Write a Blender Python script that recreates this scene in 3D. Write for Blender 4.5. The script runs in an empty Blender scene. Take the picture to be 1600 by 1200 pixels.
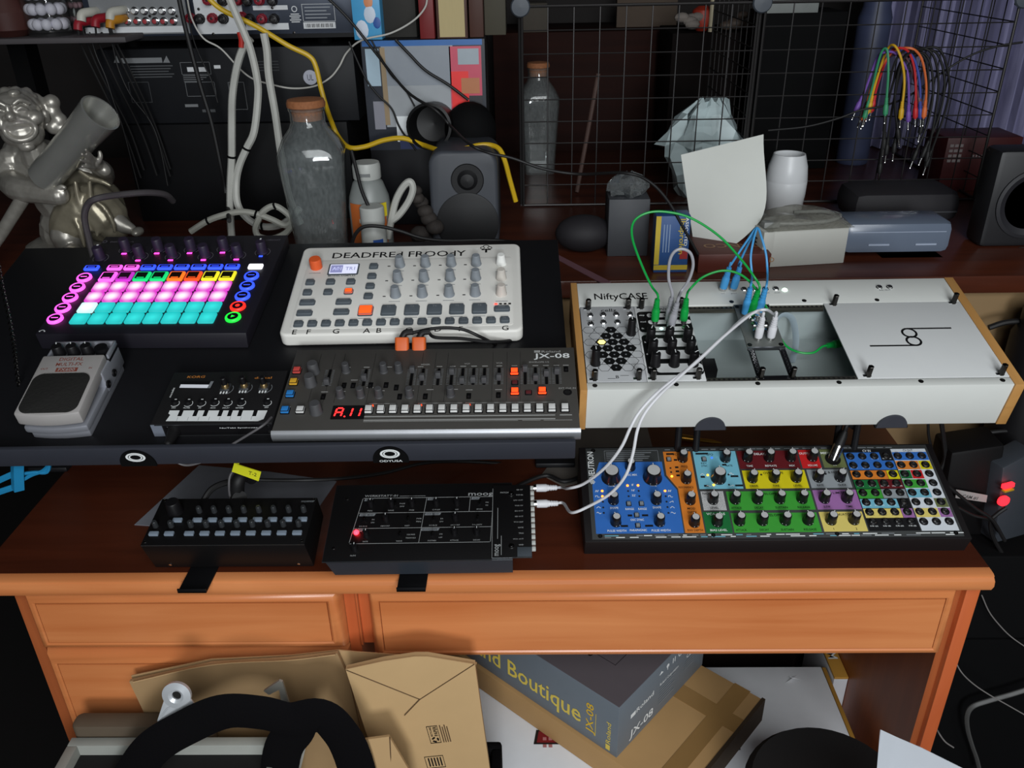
import bpy, bmesh, math, random
from mathutils import Vector, Matrix, Euler, noise
random.seed(7)
SC=bpy.context.scene; COL=SC.collection
PI=math.pi
# ---------------------------------------------------------------- camera, world, light, exposure
CAM=(1322.864,0.481882,-0.019509,0.019971)
cd=bpy.data.cameras.new('camera'); cam=bpy.data.objects.new('camera',cd); COL.objects.link(cam)
cd.sensor_fit='HORIZONTAL'; cd.sensor_width=36.0; cd.lens=36.0*CAM[0]/1600.0; cd.clip_start=.01
cam.location=(0,0,1.362)
cam.rotation_euler=(Matrix.Rotation(CAM[3],3,'Z')@Matrix.Rotation(PI/2-CAM[1],3,'X')@Matrix.Rotation(CAM[2],3,'Z')).to_euler()
SC.camera=cam
w=bpy.data.worlds.new('world'); SC.world=w; w.use_nodes=True
w.node_tree.nodes['Background'].inputs[0].default_value=(.75,.85,1,1)
w.node_tree.nodes['Background'].inputs[1].default_value=.02
def area(name,loc,target,sx,sy,power,col,spread=180):
    l=bpy.data.lights.new(name,'AREA'); l.shape='RECTANGLE'; l.size=sx; l.size_y=sy; l.energy=power; l.color=col; l.spread=math.radians(spread)
    o=bpy.data.objects.new(name,l); COL.objects.link(o); o.location=loc
    o.rotation_euler=(Vector(target)-Vector(loc)).to_track_quat('-Z','Y').to_euler(); return o
area('window_daylight',(.28,-2.0,1.50),(.15,.8,.85),.55,.6,39,(.92,.965,1))
area('ceiling_bounce',(.45,-.95,2.05),(.2,.9,.6),1.5,1.0,31,(.96,.99,1))
SC.cycles.transparent_max_bounces=24
vs=SC.view_settings; vs.view_transform='Standard'; vs.look='None'; vs.gamma=1; vs.exposure=0; vs.use_curve_mapping=False
# ---------------------------------------------------------------- helpers
def lin(c):
    c=c/255.0; return c/12.92 if c<=.04045 else ((c+.055)/1.055)**2.4
def rgb(c): return (lin(c[0]),lin(c[1]),lin(c[2]),1)
MATS={}
def M(name,c,rough=.5,metal=0.0,var=.07,scale=60,emit=0,spec=.5,alpha=1,trans=0,bump=0,stretch=(1,1,1),c2=None,ior=1.45):
    if name in MATS: return MATS[name]
    m=bpy.data.materials.new(name); m.use_nodes=True; nt=m.node_tree; b=nt.nodes['Principled BSDF']
    tc=nt.nodes.new('ShaderNodeTexCoord'); mp=nt.nodes.new('ShaderNodeMapping'); nz=nt.nodes.new('ShaderNodeTexNoise'); mx=nt.nodes.new('ShaderNodeMix'); mx.data_type='RGBA'
    nt.links.new(tc.outputs['Object'],mp.inputs[0]); nt.links.new(mp.outputs[0],nz.inputs['Vector'])
    mp.inputs['Scale'].default_value=stretch; nz.inputs['Scale'].default_value=scale; nz.inputs['Detail'].default_value=3
    a=rgb(c); e=rgb(c2) if c2 else tuple(min(1,v*(1+var)) for v in a[:3])+(1,); d=a if c2 else tuple(v*(1-var) for v in a[:3])+(1,)
    mx.inputs[6].default_value=d; mx.inputs[7].default_value=e
    nt.links.new(nz.outputs[0],mx.inputs[0]); nt.links.new(mx.outputs[2],b.inputs['Base Color'])
    b.inputs['Roughness'].default_value=rough; b.inputs['Metallic'].default_value=metal; b.inputs['Specular IOR Level'].default_value=spec
    b.inputs['IOR'].default_value=ior; b.inputs['Alpha'].default_value=alpha; b.inputs['Transmission Weight'].default_value=trans
    if emit:
        b.inputs['Emission Color'].default_value=a; b.inputs['Emission Strength'].default_value=emit
    if bump:
        bp=nt.nodes.new('ShaderNodeBump'); bp.inputs['Strength'].default_value=bump; bp.inputs['Distance'].default_value=.002
        nt.links.new(nz.outputs[0],bp.inputs['Height']); nt.links.new(bp.outputs[0],b.inputs['Normal'])
    MATS[name]=m; return m
def glow(name,core,edge,strength,r0=.1,r1=.6):
    """a translucent pad with a lamp under its middle: hot in the centre, coloured towards the rim"""
    m=bpy.data.materials.new(name); m.use_nodes=True; nt=m.node_tree; b=nt.nodes['Principled BSDF']
    tc=nt.nodes.new('ShaderNodeTexCoord'); vm=nt.nodes.new('ShaderNodeVectorMath'); vm.operation='DISTANCE'; rp=nt.nodes.new('ShaderNodeValToRGB')
    mp=nt.nodes.new('ShaderNodeMapping'); mp.inputs['Scale'].default_value=(1,1,0)
    nt.links.new(tc.outputs['Generated'],mp.inputs[0]); nt.links.new(mp.outputs[0],vm.inputs[0]); vm.inputs[1].default_value=(.5,.5,0)
    nt.links.new(vm.outputs['Value'],rp.inputs[0])
    rp.color_ramp.elements[0].position=r0; rp.color_ramp.elements[0].color=rgb(core)
    rp.color_ramp.elements[1].position=r1; rp.color_ramp.elements[1].color=rgb(edge)
    nt.links.new(rp.outputs[0],b.inputs['Emission Color']); b.inputs['Emission Strength'].default_value=strength
    b.inputs['Base Color'].default_value=(.04,.04,.04,1); b.inputs['Roughness'].default_value=.4
    MATS[name]=m; return m
def wood(name,c,c2,rough=.35,axis='X',scale=3.0,spec=.5):
    m=bpy.data.materials.new(name); m.use_nodes=True; nt=m.node_tree; b=nt.nodes['Principled BSDF']
    tc=nt.nodes.new('ShaderNodeTexCoord'); mp=nt.nodes.new('ShaderNodeMapping'); n1=nt.nodes.new('ShaderNodeTexNoise'); n2=nt.nodes.new('ShaderNodeTexNoise')
    s={'X':(1,14,14),'Y':(14,1,14),'Z':(14,14,1)}[axis]; mp.inputs['Scale'].default_value=s
    nt.links.new(tc.outputs['Object'],mp.inputs[0]); nt.links.new(mp.outputs[0],n1.inputs['Vector']); nt.links.new(tc.outputs['Object'],n2.inputs['Vector'])
    n1.inputs['Scale'].default_value=scale; n1.inputs['Detail'].default_value=6; n1.inputs['Distortion'].default_value=.6; n2.inputs['Scale'].default_value=5
    ad=nt.nodes.new('ShaderNodeMath'); ad.operation='MULTIPLY_ADD'; ad.inputs[1].default_value=.65; nt.links.new(n1.outputs[0],ad.inputs[0])
    mu=nt.nodes.new('ShaderNodeMath'); mu.operation='MULTIPLY'; mu.inputs[1].default_value=.35; nt.links.new(n2.outputs[0],mu.inputs[0]); nt.links.new(mu.outputs[0],ad.inputs[2])
    rp=nt.nodes.new('ShaderNodeValToRGB'); rp.color_ramp.elements[0].position=.3; rp.color_ramp.elements[1].position=.7
    rp.color_ramp.elements[0].color=rgb(c2); rp.color_ramp.elements[1].color=rgb(c)
    nt.links.new(ad.outputs[0],rp.inputs[0]); nt.links.new(rp.outputs[0],b.inputs['Base Color']); b.inputs['Roughness'].default_value=rough; b.inputs['Specular IOR Level'].default_value=spec
    MATS[name]=m; return m
TXT={}
def text_mesh(s,res):
    if (s,res) in TXT: return TXT[(s,res)]
    cu=bpy.data.curves.new('t','FONT'); cu.body=s; cu.resolution_u=res; cu.offset=.010; ob=bpy.data.objects.new('t',cu)
    me=ob.to_mesh(); vs=[tuple(v.co) for v in me.vertices]; fs=[tuple(f.vertices) for f in me.polygons]
    ob.to_mesh_clear(); bpy.data.objects.remove(ob); bpy.data.curves.remove(cu)
    if not vs: vs=[(0,0,0),(1,0,0),(1,1,0)]; fs=[(0,1,2)]
    TXT[(s,res)]=(vs,fs); return vs,fs
def spline(pts,n=8,closed=False):
    P=[Vector(p) for p in pts]; out=[]; N=len(P)
    for i in range(N if closed else N-1):
        if closed: a,b,c,d=P[i-1],P[i],P[(i+1)%N],P[(i+2)%N]
        else: b,c=P[i],P[i+1]; a=P[i-1] if i else b*2-c; d=P[i+2] if i+2<N else c*2-b
        for k in range(n):
            t=k/n; out.append((b*2+(c-a)*t+(a*2-b*5+c*4-d)*(t*t)+(b*3-a-c*3+d)*t**3)*.5)
    if not closed: out.append(P[-1])
    return out
class MB:
    def __init__(s,k=.001,off=(0,0,0)):
        s.bm=bmesh.new(); s.mats=[]; s.k=k; s.off=Vector(off)
    def mi(s,m):
        if m not in s.mats: s.mats.append(m)
        return s.mats.index(m)
    def add(s,vs,fs,mat,T=None,bev=0,seg=2):
        i=s.mi(mat); bv=[]
        for v in vs:
            v=Vector(v)
            if T is not None: v=T@v
            bv.append(s.bm.verts.new((v+s.off)*s.k))
        fl=[]
        for f in fs:
            try: q=s.bm.faces.new([bv[j] for j in f]); q.material_index=i; fl.append(q)
            except ValueError: pass
        if bev:
            for f in fl: f.normal_update()
            es=[e for e in {e for f in fl for e in f.edges} if len(e.link_faces)==2 and e.calc_face_angle(0)>.5]
            bmesh.ops.bevel(s.bm,geom=es,offset=bev*s.k,segments=seg,profile=.5,affect='EDGES',clamp_overlap=True)
        return s
    def box(s,x0,x1,y0,y1,z0,z1,mat,bev=0,T=None,seg=2):
        v=[(x,y,z) for z in (z0,z1) for y in (y0,y1) for x in (x0,x1)]
        return s.add(v,[(0,2,3,1),(4,5,7,6),(0,1,5,4),(2,6,7,3),(0,4,6,2),(1,3,7,5)],mat,T,bev,seg)
    def hexa(s,b,t,mat,bev=0): # two quads (bottom, top), same winding
        n=len(b); v=list(b)+list(t); f=[tuple(range(n))[::-1],tuple(range(n,2*n))]+[(i,(i+1)%n,n+(i+1)%n,n+i) for i in range(n)]
        return s.add(v,f,mat,None,bev)
    def prism(s,pts,z0,z1,mat,bev=0,T=None,seg=2):
        n=len(pts); v=[(x,y,z0) for x,y in pts]+[(x,y,z1) for x,y in pts]
        return s.add(v,[tuple(range(n))[::-1],tuple(range(n,2*n))]+[(i,(i+1)%n,n+(i+1)%n,n+i) for i in range(n)],mat,T,bev,seg)
    def flat(s,pts,z,mat,T=None,t=.15): return s.prism(pts,z,z+t,mat,0,T)
    def rect(s,x0,x1,y0,y1,z,mat,T=None,t=.15): return s.box(x0,x1,y0,y1,z,z+t,mat,0,T)
    def rrect(s,x0,x1,y0,y1,z0,z1,r,mat,bev=0,n=5,T=None): return s.prism(rr(x0,x1,y0,y1,r,n),z0,z1,mat,bev,T)
    def ring(s,cx,cy,r0,r1,z,mat,a0=0,a1=2*PI,n=28,t=.15,T=None):
        full=abs(a1-a0)>6.2; k=n if full else n+1; v=[]
        for i in range(k):
            a=a0+(a1-a0)*i/n
            for z2 in (z,z+t):
                for r in (r0,r1): v.append((cx+r*math.cos(a),cy+r*math.sin(a),z2))
        f=[]
        for i in range(n):
            a=4*i; b=4*((i+1)%k)
            f+=[(a+2,a+3,b+3,b+2),(a,b,b+1,a+1),(a+1,b+1,b+3,a+3),(a,a+2,b+2,b)]
        return s.add(v,f,mat,T)
    def lathe(s,prof,mat,c=(0,0,0),n=24,T=None,a0=0,sx=1,sy=1):
        v=[];f=[]
        for r,z in prof:
            for i in range(n):
                a=a0+2*PI*i/n; v.append((c[0]+sx*r*math.cos(a),c[1]+sy*r*math.sin(a),c[2]+z))
        for j in range(len(prof)-1):
            for i in range(n):
                q=(i+1)%n; f.append((j*n+i,j*n+q,(j+1)*n+q,(j+1)*n+i))
        if prof[0][0]>1e-6: f.append(tuple(range(n))[::-1])
        if prof[-1][0]>1e-6: f.append(tuple(range((len(prof)-1)*n,len(prof)*n)))
        return s.add(v,f,mat,T)
    def cyl(s,cx,cy,z0,z1,r,mat,r1=None,n=20,T=None): return s.lathe([(r,z0),(r if r1 is None else r1,z1)],mat,(cx,cy,0),n,T)
    def sph(s,c,r,mat,sx=1,sy=1,sz=1,n=16,m=10,T=None):
        pr=[(max(1e-5,r*math.sin(PI*i/m)),-r*sz*math.cos(PI*i/m)) for i in range(m+1)]
        return s.lathe(pr,mat,c,n,T,0,sx,sy)
    def rod(s,a,b,r0,mat,r1=None,n=10):
        a,b=Vector(a),Vector(b); T=Matrix.Translation(a)@(b-a).to_track_quat('Z','Y').to_matrix().to_4x4()
        return s.lathe([(r0,0),(r0 if r1 is None else r1,(b-a).length)],mat,(0,0,0),n,T)
    def tube(s,pts,r,mat,n=8,sm=6,closed=False,flat=1.0,up=None):
        P=spline(pts,sm,closed) if sm else [Vector(p) for p in pts]; N=len(P); v=[];f=[]
        rs=r if callable(r) else (lambda t:r); prev=None
        for i,p in enumerate(P):
            t=((P[(i+1)%N]-P[i-1]) if closed or 0<i<N-1 else (P[1]-P[0] if i==0 else P[-1]-P[-2])).normalized()
            if up is not None:
                x=Vector(up).cross(t)
            elif prev is None: x=t.orthogonal()
            else: x=prev-t*prev.dot(t)
            if x.length<1e-6: x=t.orthogonal()
            x.normalize(); prev=x; y=t.cross(x); rad=rs(i/max(1,N-1))
            for k in range(n):
                a=2*PI*k/n; v.append(p+x*rad*math.cos(a)+y*rad*flat*math.sin(a))
        R=N if closed else N-1
        for i in range(R):
            for k in range(n):
                q=(k+1)%n; j=(i+1)%N; f.append((i*n+k,i*n+q,j*n+q,j*n+k))
        if not closed: f+=[tuple(range(n))[::-1],tuple(range((N-1)*n,N*n))]
        return s.add(v,f,mat)
    def text(s,st,x,y,z,h,mat,w=None,al='L',rot=0,T=None,res=2,shear=0):
        vs,fs=text_mesh(st,res); xs=[v[0] for v in vs]; ys=[v[1] for v in vs]
        cap=.685 if any(ch.isupper() or ch.isdigit() or ch in 'bdfhklt' for ch in st) else .5
        k=h/cap; kx=k if w is None else w/(max(xs)-min(xs)); W=(max(xs)-min(xs))*kx
        ox={'L':0,'C':-W/2,'R':-W}[al]; c,n=math.cos(rot),math.sin(rot); out=[]
        for v in vs:
            a=(v[0]-min(xs))*kx+ox+shear*v[1]*k; b=v[1]*k; out.append((x+a*c-b*n,y+a*n+b*c,z))
        return s.add(out,fs,mat,T)
    def obj(s,name,parent=None,loc=(0,0,0),rot=(0,0,0),sharp=.6,link=True):
        bm=s.bm; bmesh.ops.recalc_face_normals(bm,faces=[f for f in bm.faces if len(f.edges)>2 and any(len(e.link_faces)==2 for e in f.edges)])
        for f in bm.faces: f.smooth=True
        for e in bm.edges: e.smooth=len(e.link_faces)==2 and e.calc_face_angle(0)<sharp
        me=bpy.data.meshes.new(name); bm.to_mesh(me); bm.free()
        for m in s.mats: me.materials.append(m)
        o=bpy.data.objects.new(name,me); o.location=loc; o.rotation_euler=rot
        if parent: o.parent=parent
        if link: COL.objects.link(o)
        return o
def rr(x0,x1,y0,y1,r,n=5):
    out=[]
    for cx,cy,a in ((x1-r,y0+r,-PI/2),(x1-r,y1-r,0),(x0+r,y1-r,PI/2),(x0+r,y0+r,PI)):
        for i in range(n+1):
            t=a+PI/2*i/n; out.append((cx+r*math.cos(t),cy+r*math.sin(t)))
    return out
def thing(name,label,cat,loc=(0,0,0),rot=(0,0,0),group=None):
    o=bpy.data.objects.new(name,None); COL.objects.link(o); o.location=loc; o.rotation_euler=rot; o.empty_display_size=.02
    return tag(o,label,cat,group)
def tag(o,label,cat,group=None,kind=None):
    o['label']=label; o['category']=cat
    if group: o['group']=group
    if kind: o['kind']=kind
    return o
def struct(mb,name,**k):
    o=mb.obj(name,**k); o['kind']='structure'; return o
def copy(src,parent,loc,rz=0,label=None,mats=None):
    o=src.copy(); COL.objects.link(o); o.parent=parent; o.location=loc; o.rotation_euler=(0,0,rz)
    if label: o['label']=label
    return o
class Kit:   # first call places the part itself, later calls place copies
    def __init__(s,mb,name,sub=None): s.o=mb.obj(name,link=False); s.sub=sub; s.first=True
    def put(s,parent,loc,rz=0,label=None):
        o=s.o.copy(); COL.objects.link(o); o.parent=parent; o.location=loc; o.rotation_euler=(0,0,rz)
        if label: o['label']=label
        if s.sub: 
            c=s.sub.o.copy(); COL.objects.link(c); c.parent=o
        return o
class Dev:
    """a slanted box: F=(x,y,z,yaw,tilt) is the front corner of its top panel, h mm its height; panel coordinates in mm, z=0 on the panel"""
    def __init__(s,name,label,cat,F,h,group=None):
        x,y,z,a,t=F; s.h=h; n=Vector((math.sin(a)*math.sin(t),-math.cos(a)*math.sin(t),math.cos(t)))
        s.root=thing(name,label,cat,Vector((x,y,z))-n*h*.001,(t,0,a),group)
    def mb(s): return MB(.001,(0,0,s.h))
    def part(s,mb,name,parent=None,label=None):
        o=mb.obj(name,parent or s.root)
        if label: o['label']=label
        return o
    def put(s,kit,x,y,z=0,rz=0,parent=None,label=None): return kit.put(parent or s.root,Vector((x,y,z+s.h))*.001,rz,label)
def W(root): return MB(1,-Vector(root.location))
# ---------------------------------------------------------------- shared materials
white=M('white_print',(225,228,228),.6); ink=M('black_print',(12,12,13),.5); greyp=M('grey_print',(120,124,128),.6)
blk=M('black_plastic',(16,15,17),.45,spec=.35); blkm=M('black_metal',(20,20,22),.4,.3,spec=.35); blk2=M('matte_black',(8,8,9),.8,spec=.12)
gun=M('dark_steel',(70,68,66),.3,1); chrome=M('chrome',(205,205,205),.18,1); alu=M('aluminium',(165,168,172),.38,1); brass=M('brass',(190,140,60),.3,1)
rubber=M('black_rubber',(14,13,14),.6)
hole=M('socket_hole',(3,3,3),.8)

# ---------------------------------------------------------------- the room
flm=M('floor_boards',(16,13,13),.7,stretch=(1,.2,1)); wm=M('back_wall_paint',(26,22,21),.85); wl=M('side_wall_paint',(20,17,17),.85)
struct(MB(1).box(-1.8,2.2,-2.6,2.62,-.05,0,flm),'floor')
struct(MB(1).box(-1.8,2.2,2.5,2.62,0,2.6,wm),'wall_back')
struct(MB(1).box(-1.92,-1.8,-2.6,2.62,0,2.6,wl),'wall_left')
struct(MB(1).box(2.2,2.32,-2.6,2.62,0,2.6,wl),'wall_right')
# ---------------------------------------------------------------- the desk
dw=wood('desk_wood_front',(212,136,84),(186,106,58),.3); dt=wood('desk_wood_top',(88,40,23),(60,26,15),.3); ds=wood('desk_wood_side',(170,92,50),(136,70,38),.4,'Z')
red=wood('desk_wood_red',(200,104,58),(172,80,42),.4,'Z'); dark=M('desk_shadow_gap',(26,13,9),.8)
desk=thing('desk','reddish brown wooden desk carrying the synthesizers, with two drawers in front','desk',(-.04,.9,0))
def d(mb,n,lab=None):
    o=mb.obj(n,desk)
    if lab: o['label']=lab
    return o
X0,X1=-.600,.500; YF=.712
m=W(desk)
prof=[(0.016,.7505),(.006,.750),(.0035,.7485),(.0035,.747),(0,.744),(-.001,.738),(.002,.731),(.009,.728)]
n=len(prof)
v=[(X0-.012,YF+y,z) for y,z in prof]+[(X0-.012,1.10,.728),(X0-.012,1.10,.7505)]; v2=[(X1,y,z) for _,y,z in v]
k=len(v)
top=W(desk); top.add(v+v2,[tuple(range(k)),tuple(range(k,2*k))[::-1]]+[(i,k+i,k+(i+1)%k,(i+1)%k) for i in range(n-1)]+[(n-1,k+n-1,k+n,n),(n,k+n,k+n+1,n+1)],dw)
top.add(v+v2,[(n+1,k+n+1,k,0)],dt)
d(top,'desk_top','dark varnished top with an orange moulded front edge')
def raised(name,x0,x1,z0,z1,y,b,mat,dep=.021):
    mb=W(desk); mb.box(x0,x1,y+dep,y+dep+.012,z0,z1,mat)
    # cove moulding: three nested rings rising to the flat field
    L=[(0,dep),(b*.08,dep*.62),(b*.25,dep*.3),(b*.55,dep*.06),(b*.85,0),(b*.97,dep*.06),(b*.99,dep*.2),(b*1.03,dep*.2),(b*1.05,dep*.04)]
    V=[];Fc=[]
    for i,(q,yy) in enumerate(L): V+=[(x0+q,y+yy,z0+q),(x1-q,y+yy,z0+q),(x1-q,y+yy,z1-q),(x0+q,y+yy,z1-q)]
    for i in range(len(L)-1):
        for j in range(4): Fc.append((4*i+j,4*i+(j+1)%4,4*i+4+(j+1)%4,4*i+4+j))
    Fc.append((32,33,34,35)); mb.add(V,Fc,mat); return d(mb,name)
ZB=((0.0536,0.7225,0.6221)[2],(-0.3921,0.7225,0.637)[2],(-0.3928,0.7225,0.633)[2])
raised('drawer',-.571,-.2105,ZB[1],.7265,.7215,.0155,dw)
raised('drawer',-.183,.4755,ZB[0],.7265,.7215,.0155,dw)
raised('cabinet_door',-.571,-.2105,.08,ZB[2],.7225,.0155,dw)
m=W(desk); m.box(-.585,-.571,.735,1.09,0,.728,ds); m.box(-.2105,-.1975,.738,1.09,.0,.728,red); m.box(-.1975,-.194,.7345,.75,ZB[0]+.012,.728,red,.001); m.box(-.194,-.183,.7395,1.0,ZB[0]+.012,.728,red)
m.box(-.585,-.19,1.08,1.095,0,.728,dark); m.box(-.57,-.21,.745,1.08,.06,.08,dark); m.box(-.57,-.2105,.752,1.08,.08,.72,dark); d(m,'cabinet_carcass')
m=W(desk); m.box(.4865,.502,.733,1.09,0,.728,red,.001); m.box(.478,.4865,.742,1.09,.0,.728,ds); d(m,'leg_panel')
m=W(desk); m.box(-.183,.478,.752,1.08,.70,.722,dark); m.box(-.17,.465,.7405,1.05,ZB[0]+.004,.70,dark); m.box(-.19,.478,1.075,1.09,.0,.72,dark); d(m,'modesty_panel')
# ---------------------------------------------------------------- the shelf table behind
tw=wood('rear_table_wood',(84,40,24),(52,24,16),.3,'X',2.5); tan=M('tan_board',(128,104,72),.75,scale=14)
rt=thing('rear_table','brown wooden table behind the desk holding bottles, boxes and the white bag','table',(0,1.5,0))
m=W(rt); m.box(-1.15,1.30,1.12,1.95,.912,.938,tw,.002); m.obj('table_top',rt)
m=W(rt); m.box(-.60,1.30,1.135,1.15,.44,.912,tan); m.obj('front_board',rt)['label']='tan board closing the front of the table'
for x in (-1.13,1.23): W(rt).box(x,x+.06,1.88,1.94,0,.912,tw).obj('leg',rt)
# ---------------------------------------------------------------- black two-armed stand under the left instruments
sh=M('stand_black',(17,17,20),.5,.1); bar=M('stand_bar_grey',(44,46,54),.55)
SF=(0,0.703,0.925,0.01,0.2356)
st=thing('instrument_stand','wide sloping black stand over the desk, two round emblems on its front lip','stand',(SF[0],SF[1],.7505))
T=Matrix.Translation((SF[0],SF[1],SF[2]))@Matrix.Rotation(SF[3],4,'Z')@Matrix.Rotation(SF[4],4,'X')
m=W(st); m.off=-Vector(st.location)
m.box(-.66,.046,-.0025,.385,-.012,-.0025,sh,.001,T); m.obj('shelf_plate',st)
m=W(st); m.box(-.66,.046,-.008,-.0025,-.0095,.0135,bar,.0012,T); m.obj('front_lip',st)
for x in (-.64,.03):
    m=W(st); m.box(x-.02,x+.032,.93,1.07,.7505,.758,sh,.002); m.add([(x,.985,.758),(x+.012,.985,.758),(x+.012,1.02,.758),(x,1.02,.758),(x,.985,.978),(x+.012,.985,.978),(x+.012,1.02,.986),(x,1.02,.986)],[(0,3,2,1),(4,5,6,7),(0,1,5,4),(1,2,6,5),(2,3,7,6),(3,0,4,7)],sh); m.obj('bracket',st)
ls=Vector((SF[0],SF[1],SF[2]))
def emblem(cx,word,half):
    # round tab standing on the lip; drawn in the lip's front plane
    E=T@Matrix.Translation((cx,-.0085,.002))@Matrix.Rotation(PI/2,4,'X')
    m=W(st); a=[(.0175*math.cos(t),.0175*math.sin(t)-.0075) for t in [PI*i/18 for i in range(19)]]+[(-.0175,-.0115),(.0175,-.0115)]
    a=[(.0175*math.cos(PI*i/18),-.0085+.0185*math.sin(PI*i/18)) for i in range(19)]+[(-.0175,-.0115),(.0175,-.0115)]
    m.prism(a,0,.0012,blk2,0,E)
    for r0,r1 in ((.0052,.0066),(.0074,.0096)): 
        m.ring(0,.0,r0,r1,.0013,white,t=.0002,T=E@Matrix.Translation((0,.001,0))@Matrix.Diagonal((1,.62,1,1)))
    if word: m.text('ODYUSA',0,-.0102,.0014,.0026,white,.0225,'C',T=E)
    m.obj('emblem_tab',st)
s1=T.inverted()@Vector((-0.3796,0.698,0.9211)); s2=T.inverted()@Vector((-0.1331,0.698,0.9215))
emblem(s1.x,False,0); emblem(s2.x,True,0)

# ================================================================= groovebox with lit pads
D=Dev('groovebox','black groovebox with glowing magenta and turquoise pads','groovebox',(-0.5504,0.8578,0.9809,-0.0147,0.2374),19.5)
cb=M('groovebox_case',(24,22,30),.5); ck=M('groovebox_knob',(38,30,48),.5); grey_ring=M('grey_ring',(88,84,92),.6)
m=D.mb(); m.hexa([(2,-1,-19),(238,-1,-19),(239,207,-19),(1,207,-19)],[(0,2,0),(239,2,0),(240,209,0),(0,209,0)],cb,1.2)
m.text('novation',12,194,.05,4.2,grey_ring,30); m.ring(4.5,196,2,3,.05,grey_ring,n=16); m.text('CIRCUIT',214,195,.05,3.6,grey_ring,19,shear=.15)
kn=[(40.4,176),(82.3,176),(124.2,176),(166.1,176.5),(63.9,160),(105,160),(146.6,160),(187.9,160.5),(14.3,157),(217,168)]
for i,(x,y) in enumerate(kn): m.ring(x,y,9,9.7,.05,grey_ring,-.25*PI,1.25*PI,20)
m.ring(6,7,2.2,2.8,.05,white,0,PI,10); m.cyl(3.2,7.2,.05,.2,.9,white,n=8); m.cyl(8.8,7.2,.05,.2,.9,white,n=8)
D.part(m,'case')
m=MB(); m.lathe([(7.2,0),(7.4,.8),(6.6,1.5),(6.2,15),(5.4,16.5),(.01,16.6)],ck,n=24); KN=Kit(m,'knob')
mp=M('led_pink',(255,60,190),.4,emit=3.2); lb=M('led_blue',(40,70,255),.4,emit=2.6)
m=MB(); m.box(-3.2,3.2,-1.4,1.4,0,.7,mp,.3); LD=Kit(m,'status_light')
m=MB(); m.box(-2.4,2.4,-1.3,1.3,0,.7,lb,.3); LB=Kit(m,'status_light')
for i,(x,y) in enumerate(kn):
    D.put(KN,x,y)
    if i<8: D.put(LD,x,y-9.2)
    elif i==9: D.put(LB,x,y-9.6)
for b in ((13,15.5,160.5,162.8),(216,218,171,174)): m=D.mb(); m.box(*b,16.55,16.7,white); D.part(m,'knob_mark')
glow('pad_magenta',(255,242,255),(218,56,198),1.12,.13,.56); glow('pad_cyan',(40,235,232),(0,196,196),.95,.08,.6); glow('pad_white',(255,255,255),(190,250,248),1.05,.2,.7)
def padkit(mat): m=MB(); m.prism(rr(-9.3,9.3,-9.3,9.3,2),0,3,mat,.9); return Kit(m,'pad')
PM,PC,PW=padkit(MATS['pad_magenta']),padkit(MATS['pad_cyan']),padkit(MATS['pad_white'])
for r in range(4):
    for c in range(8): D.put(PW if (r,c)==(1,0) else (PC if r<2 else PM),41+21*c,28.4+21.1*r)
dk=M('button_screen',(20,10,26),.3)
def lit(name,col,st): return M(name,col,.4,emit=st)
EM={'pink':lit('lit_pink',(255,90,225),1.3),'plum':lit('lit_plum',(190,50,190),.7),'green':lit('lit_green',(20,200,110),.9),'orange':lit('lit_orange',(255,110,30),1.0),'rust':lit('lit_rust',(235,80,30),.8),'yellow':lit('lit_yellow',(225,215,40),.8),'blue':lit('lit_blue',(50,80,255),1.2),'white':lit('lit_white',(245,245,255),1.2),'red':lit('lit_red',(255,40,30),1.3),'play':lit('lit_play_green',(30,230,60),1.1)}
def modekit(c,scr): 
    m=MB(); m.prism(rr(-9.3,9.3,-9.3,9.3,2),0,3,EM[c],.9); m.rrect(-7.4,6.0,-5.6,7.4,2.9,3.15,1,scr); m.rrect(-5,4,-4.6,-3.2,3.1,3.25,.3,EM[c]); return Kit(m,'mode_pad')
for c,k in enumerate(('pink','plum','green','green','orange','rust','yellow','yellow')):
    s2=M('screen_'+k,tuple(int(v*.16) for v in {'pink':(255,90,225),'plum':(255,80,220),'green':(20,150,90),'orange':(200,80,20),'rust':(220,90,30),'yellow':(160,150,30)}[k]),.3)
    D.put(modekit(k,s2),41+21*c,113)
def barkit(c): 
    m=MB(); m.prism(rr(-9,9,-5,5,2),0,2.6,EM[c],.8); m.rrect(-6.6,6.2,-1.6,3.4,2.5,2.75,.8,dk if c!='white' else EM['white']); m.rrect(-4.5,4.5,-.2,.9,2.7,2.85,.2,EM[c]); return Kit(m,'track_button')
BP,BB,BW=barkit('pink'),barkit('blue'),barkit('white')
D.put(BB,12.8,133)
for c in range(8): D.put(BP if c<2 else BB,41.5+20.95*c,133.4)
D.put(BW,217,133.4)
def roundkit(c,icon=None):
    m=MB(); m.lathe([(9,0),(9,2),(8.2,3),(6.6,3.1),(6.4,2.7),(.01,2.7)],EM[c],n=28); m.cyl(0,0,2.7,2.85,6.2,dk,n=28)
    if icon=='rec': m.cyl(0,0,2.85,3,2.6,EM[c],n=16)
    elif icon=='play': m.prism([(-1.8,-2.2),(2.6,0),(-1.8,2.2)],2.85,3,EM[c])
    else: m.rrect(-4,4,-.7,.7,2.85,3,.3,EM[c])
    return Kit(m,'round_button')
RP,RB,RR,RG=roundkit('pink'),roundkit('blue'),roundkit('red','rec'),roundkit('play','play')
for i in range(5): D.put(RP,11.9,29+20.8*i); D.put((RG,RR,RB,RB,RB)[i],217,30+20.8*i)
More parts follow.
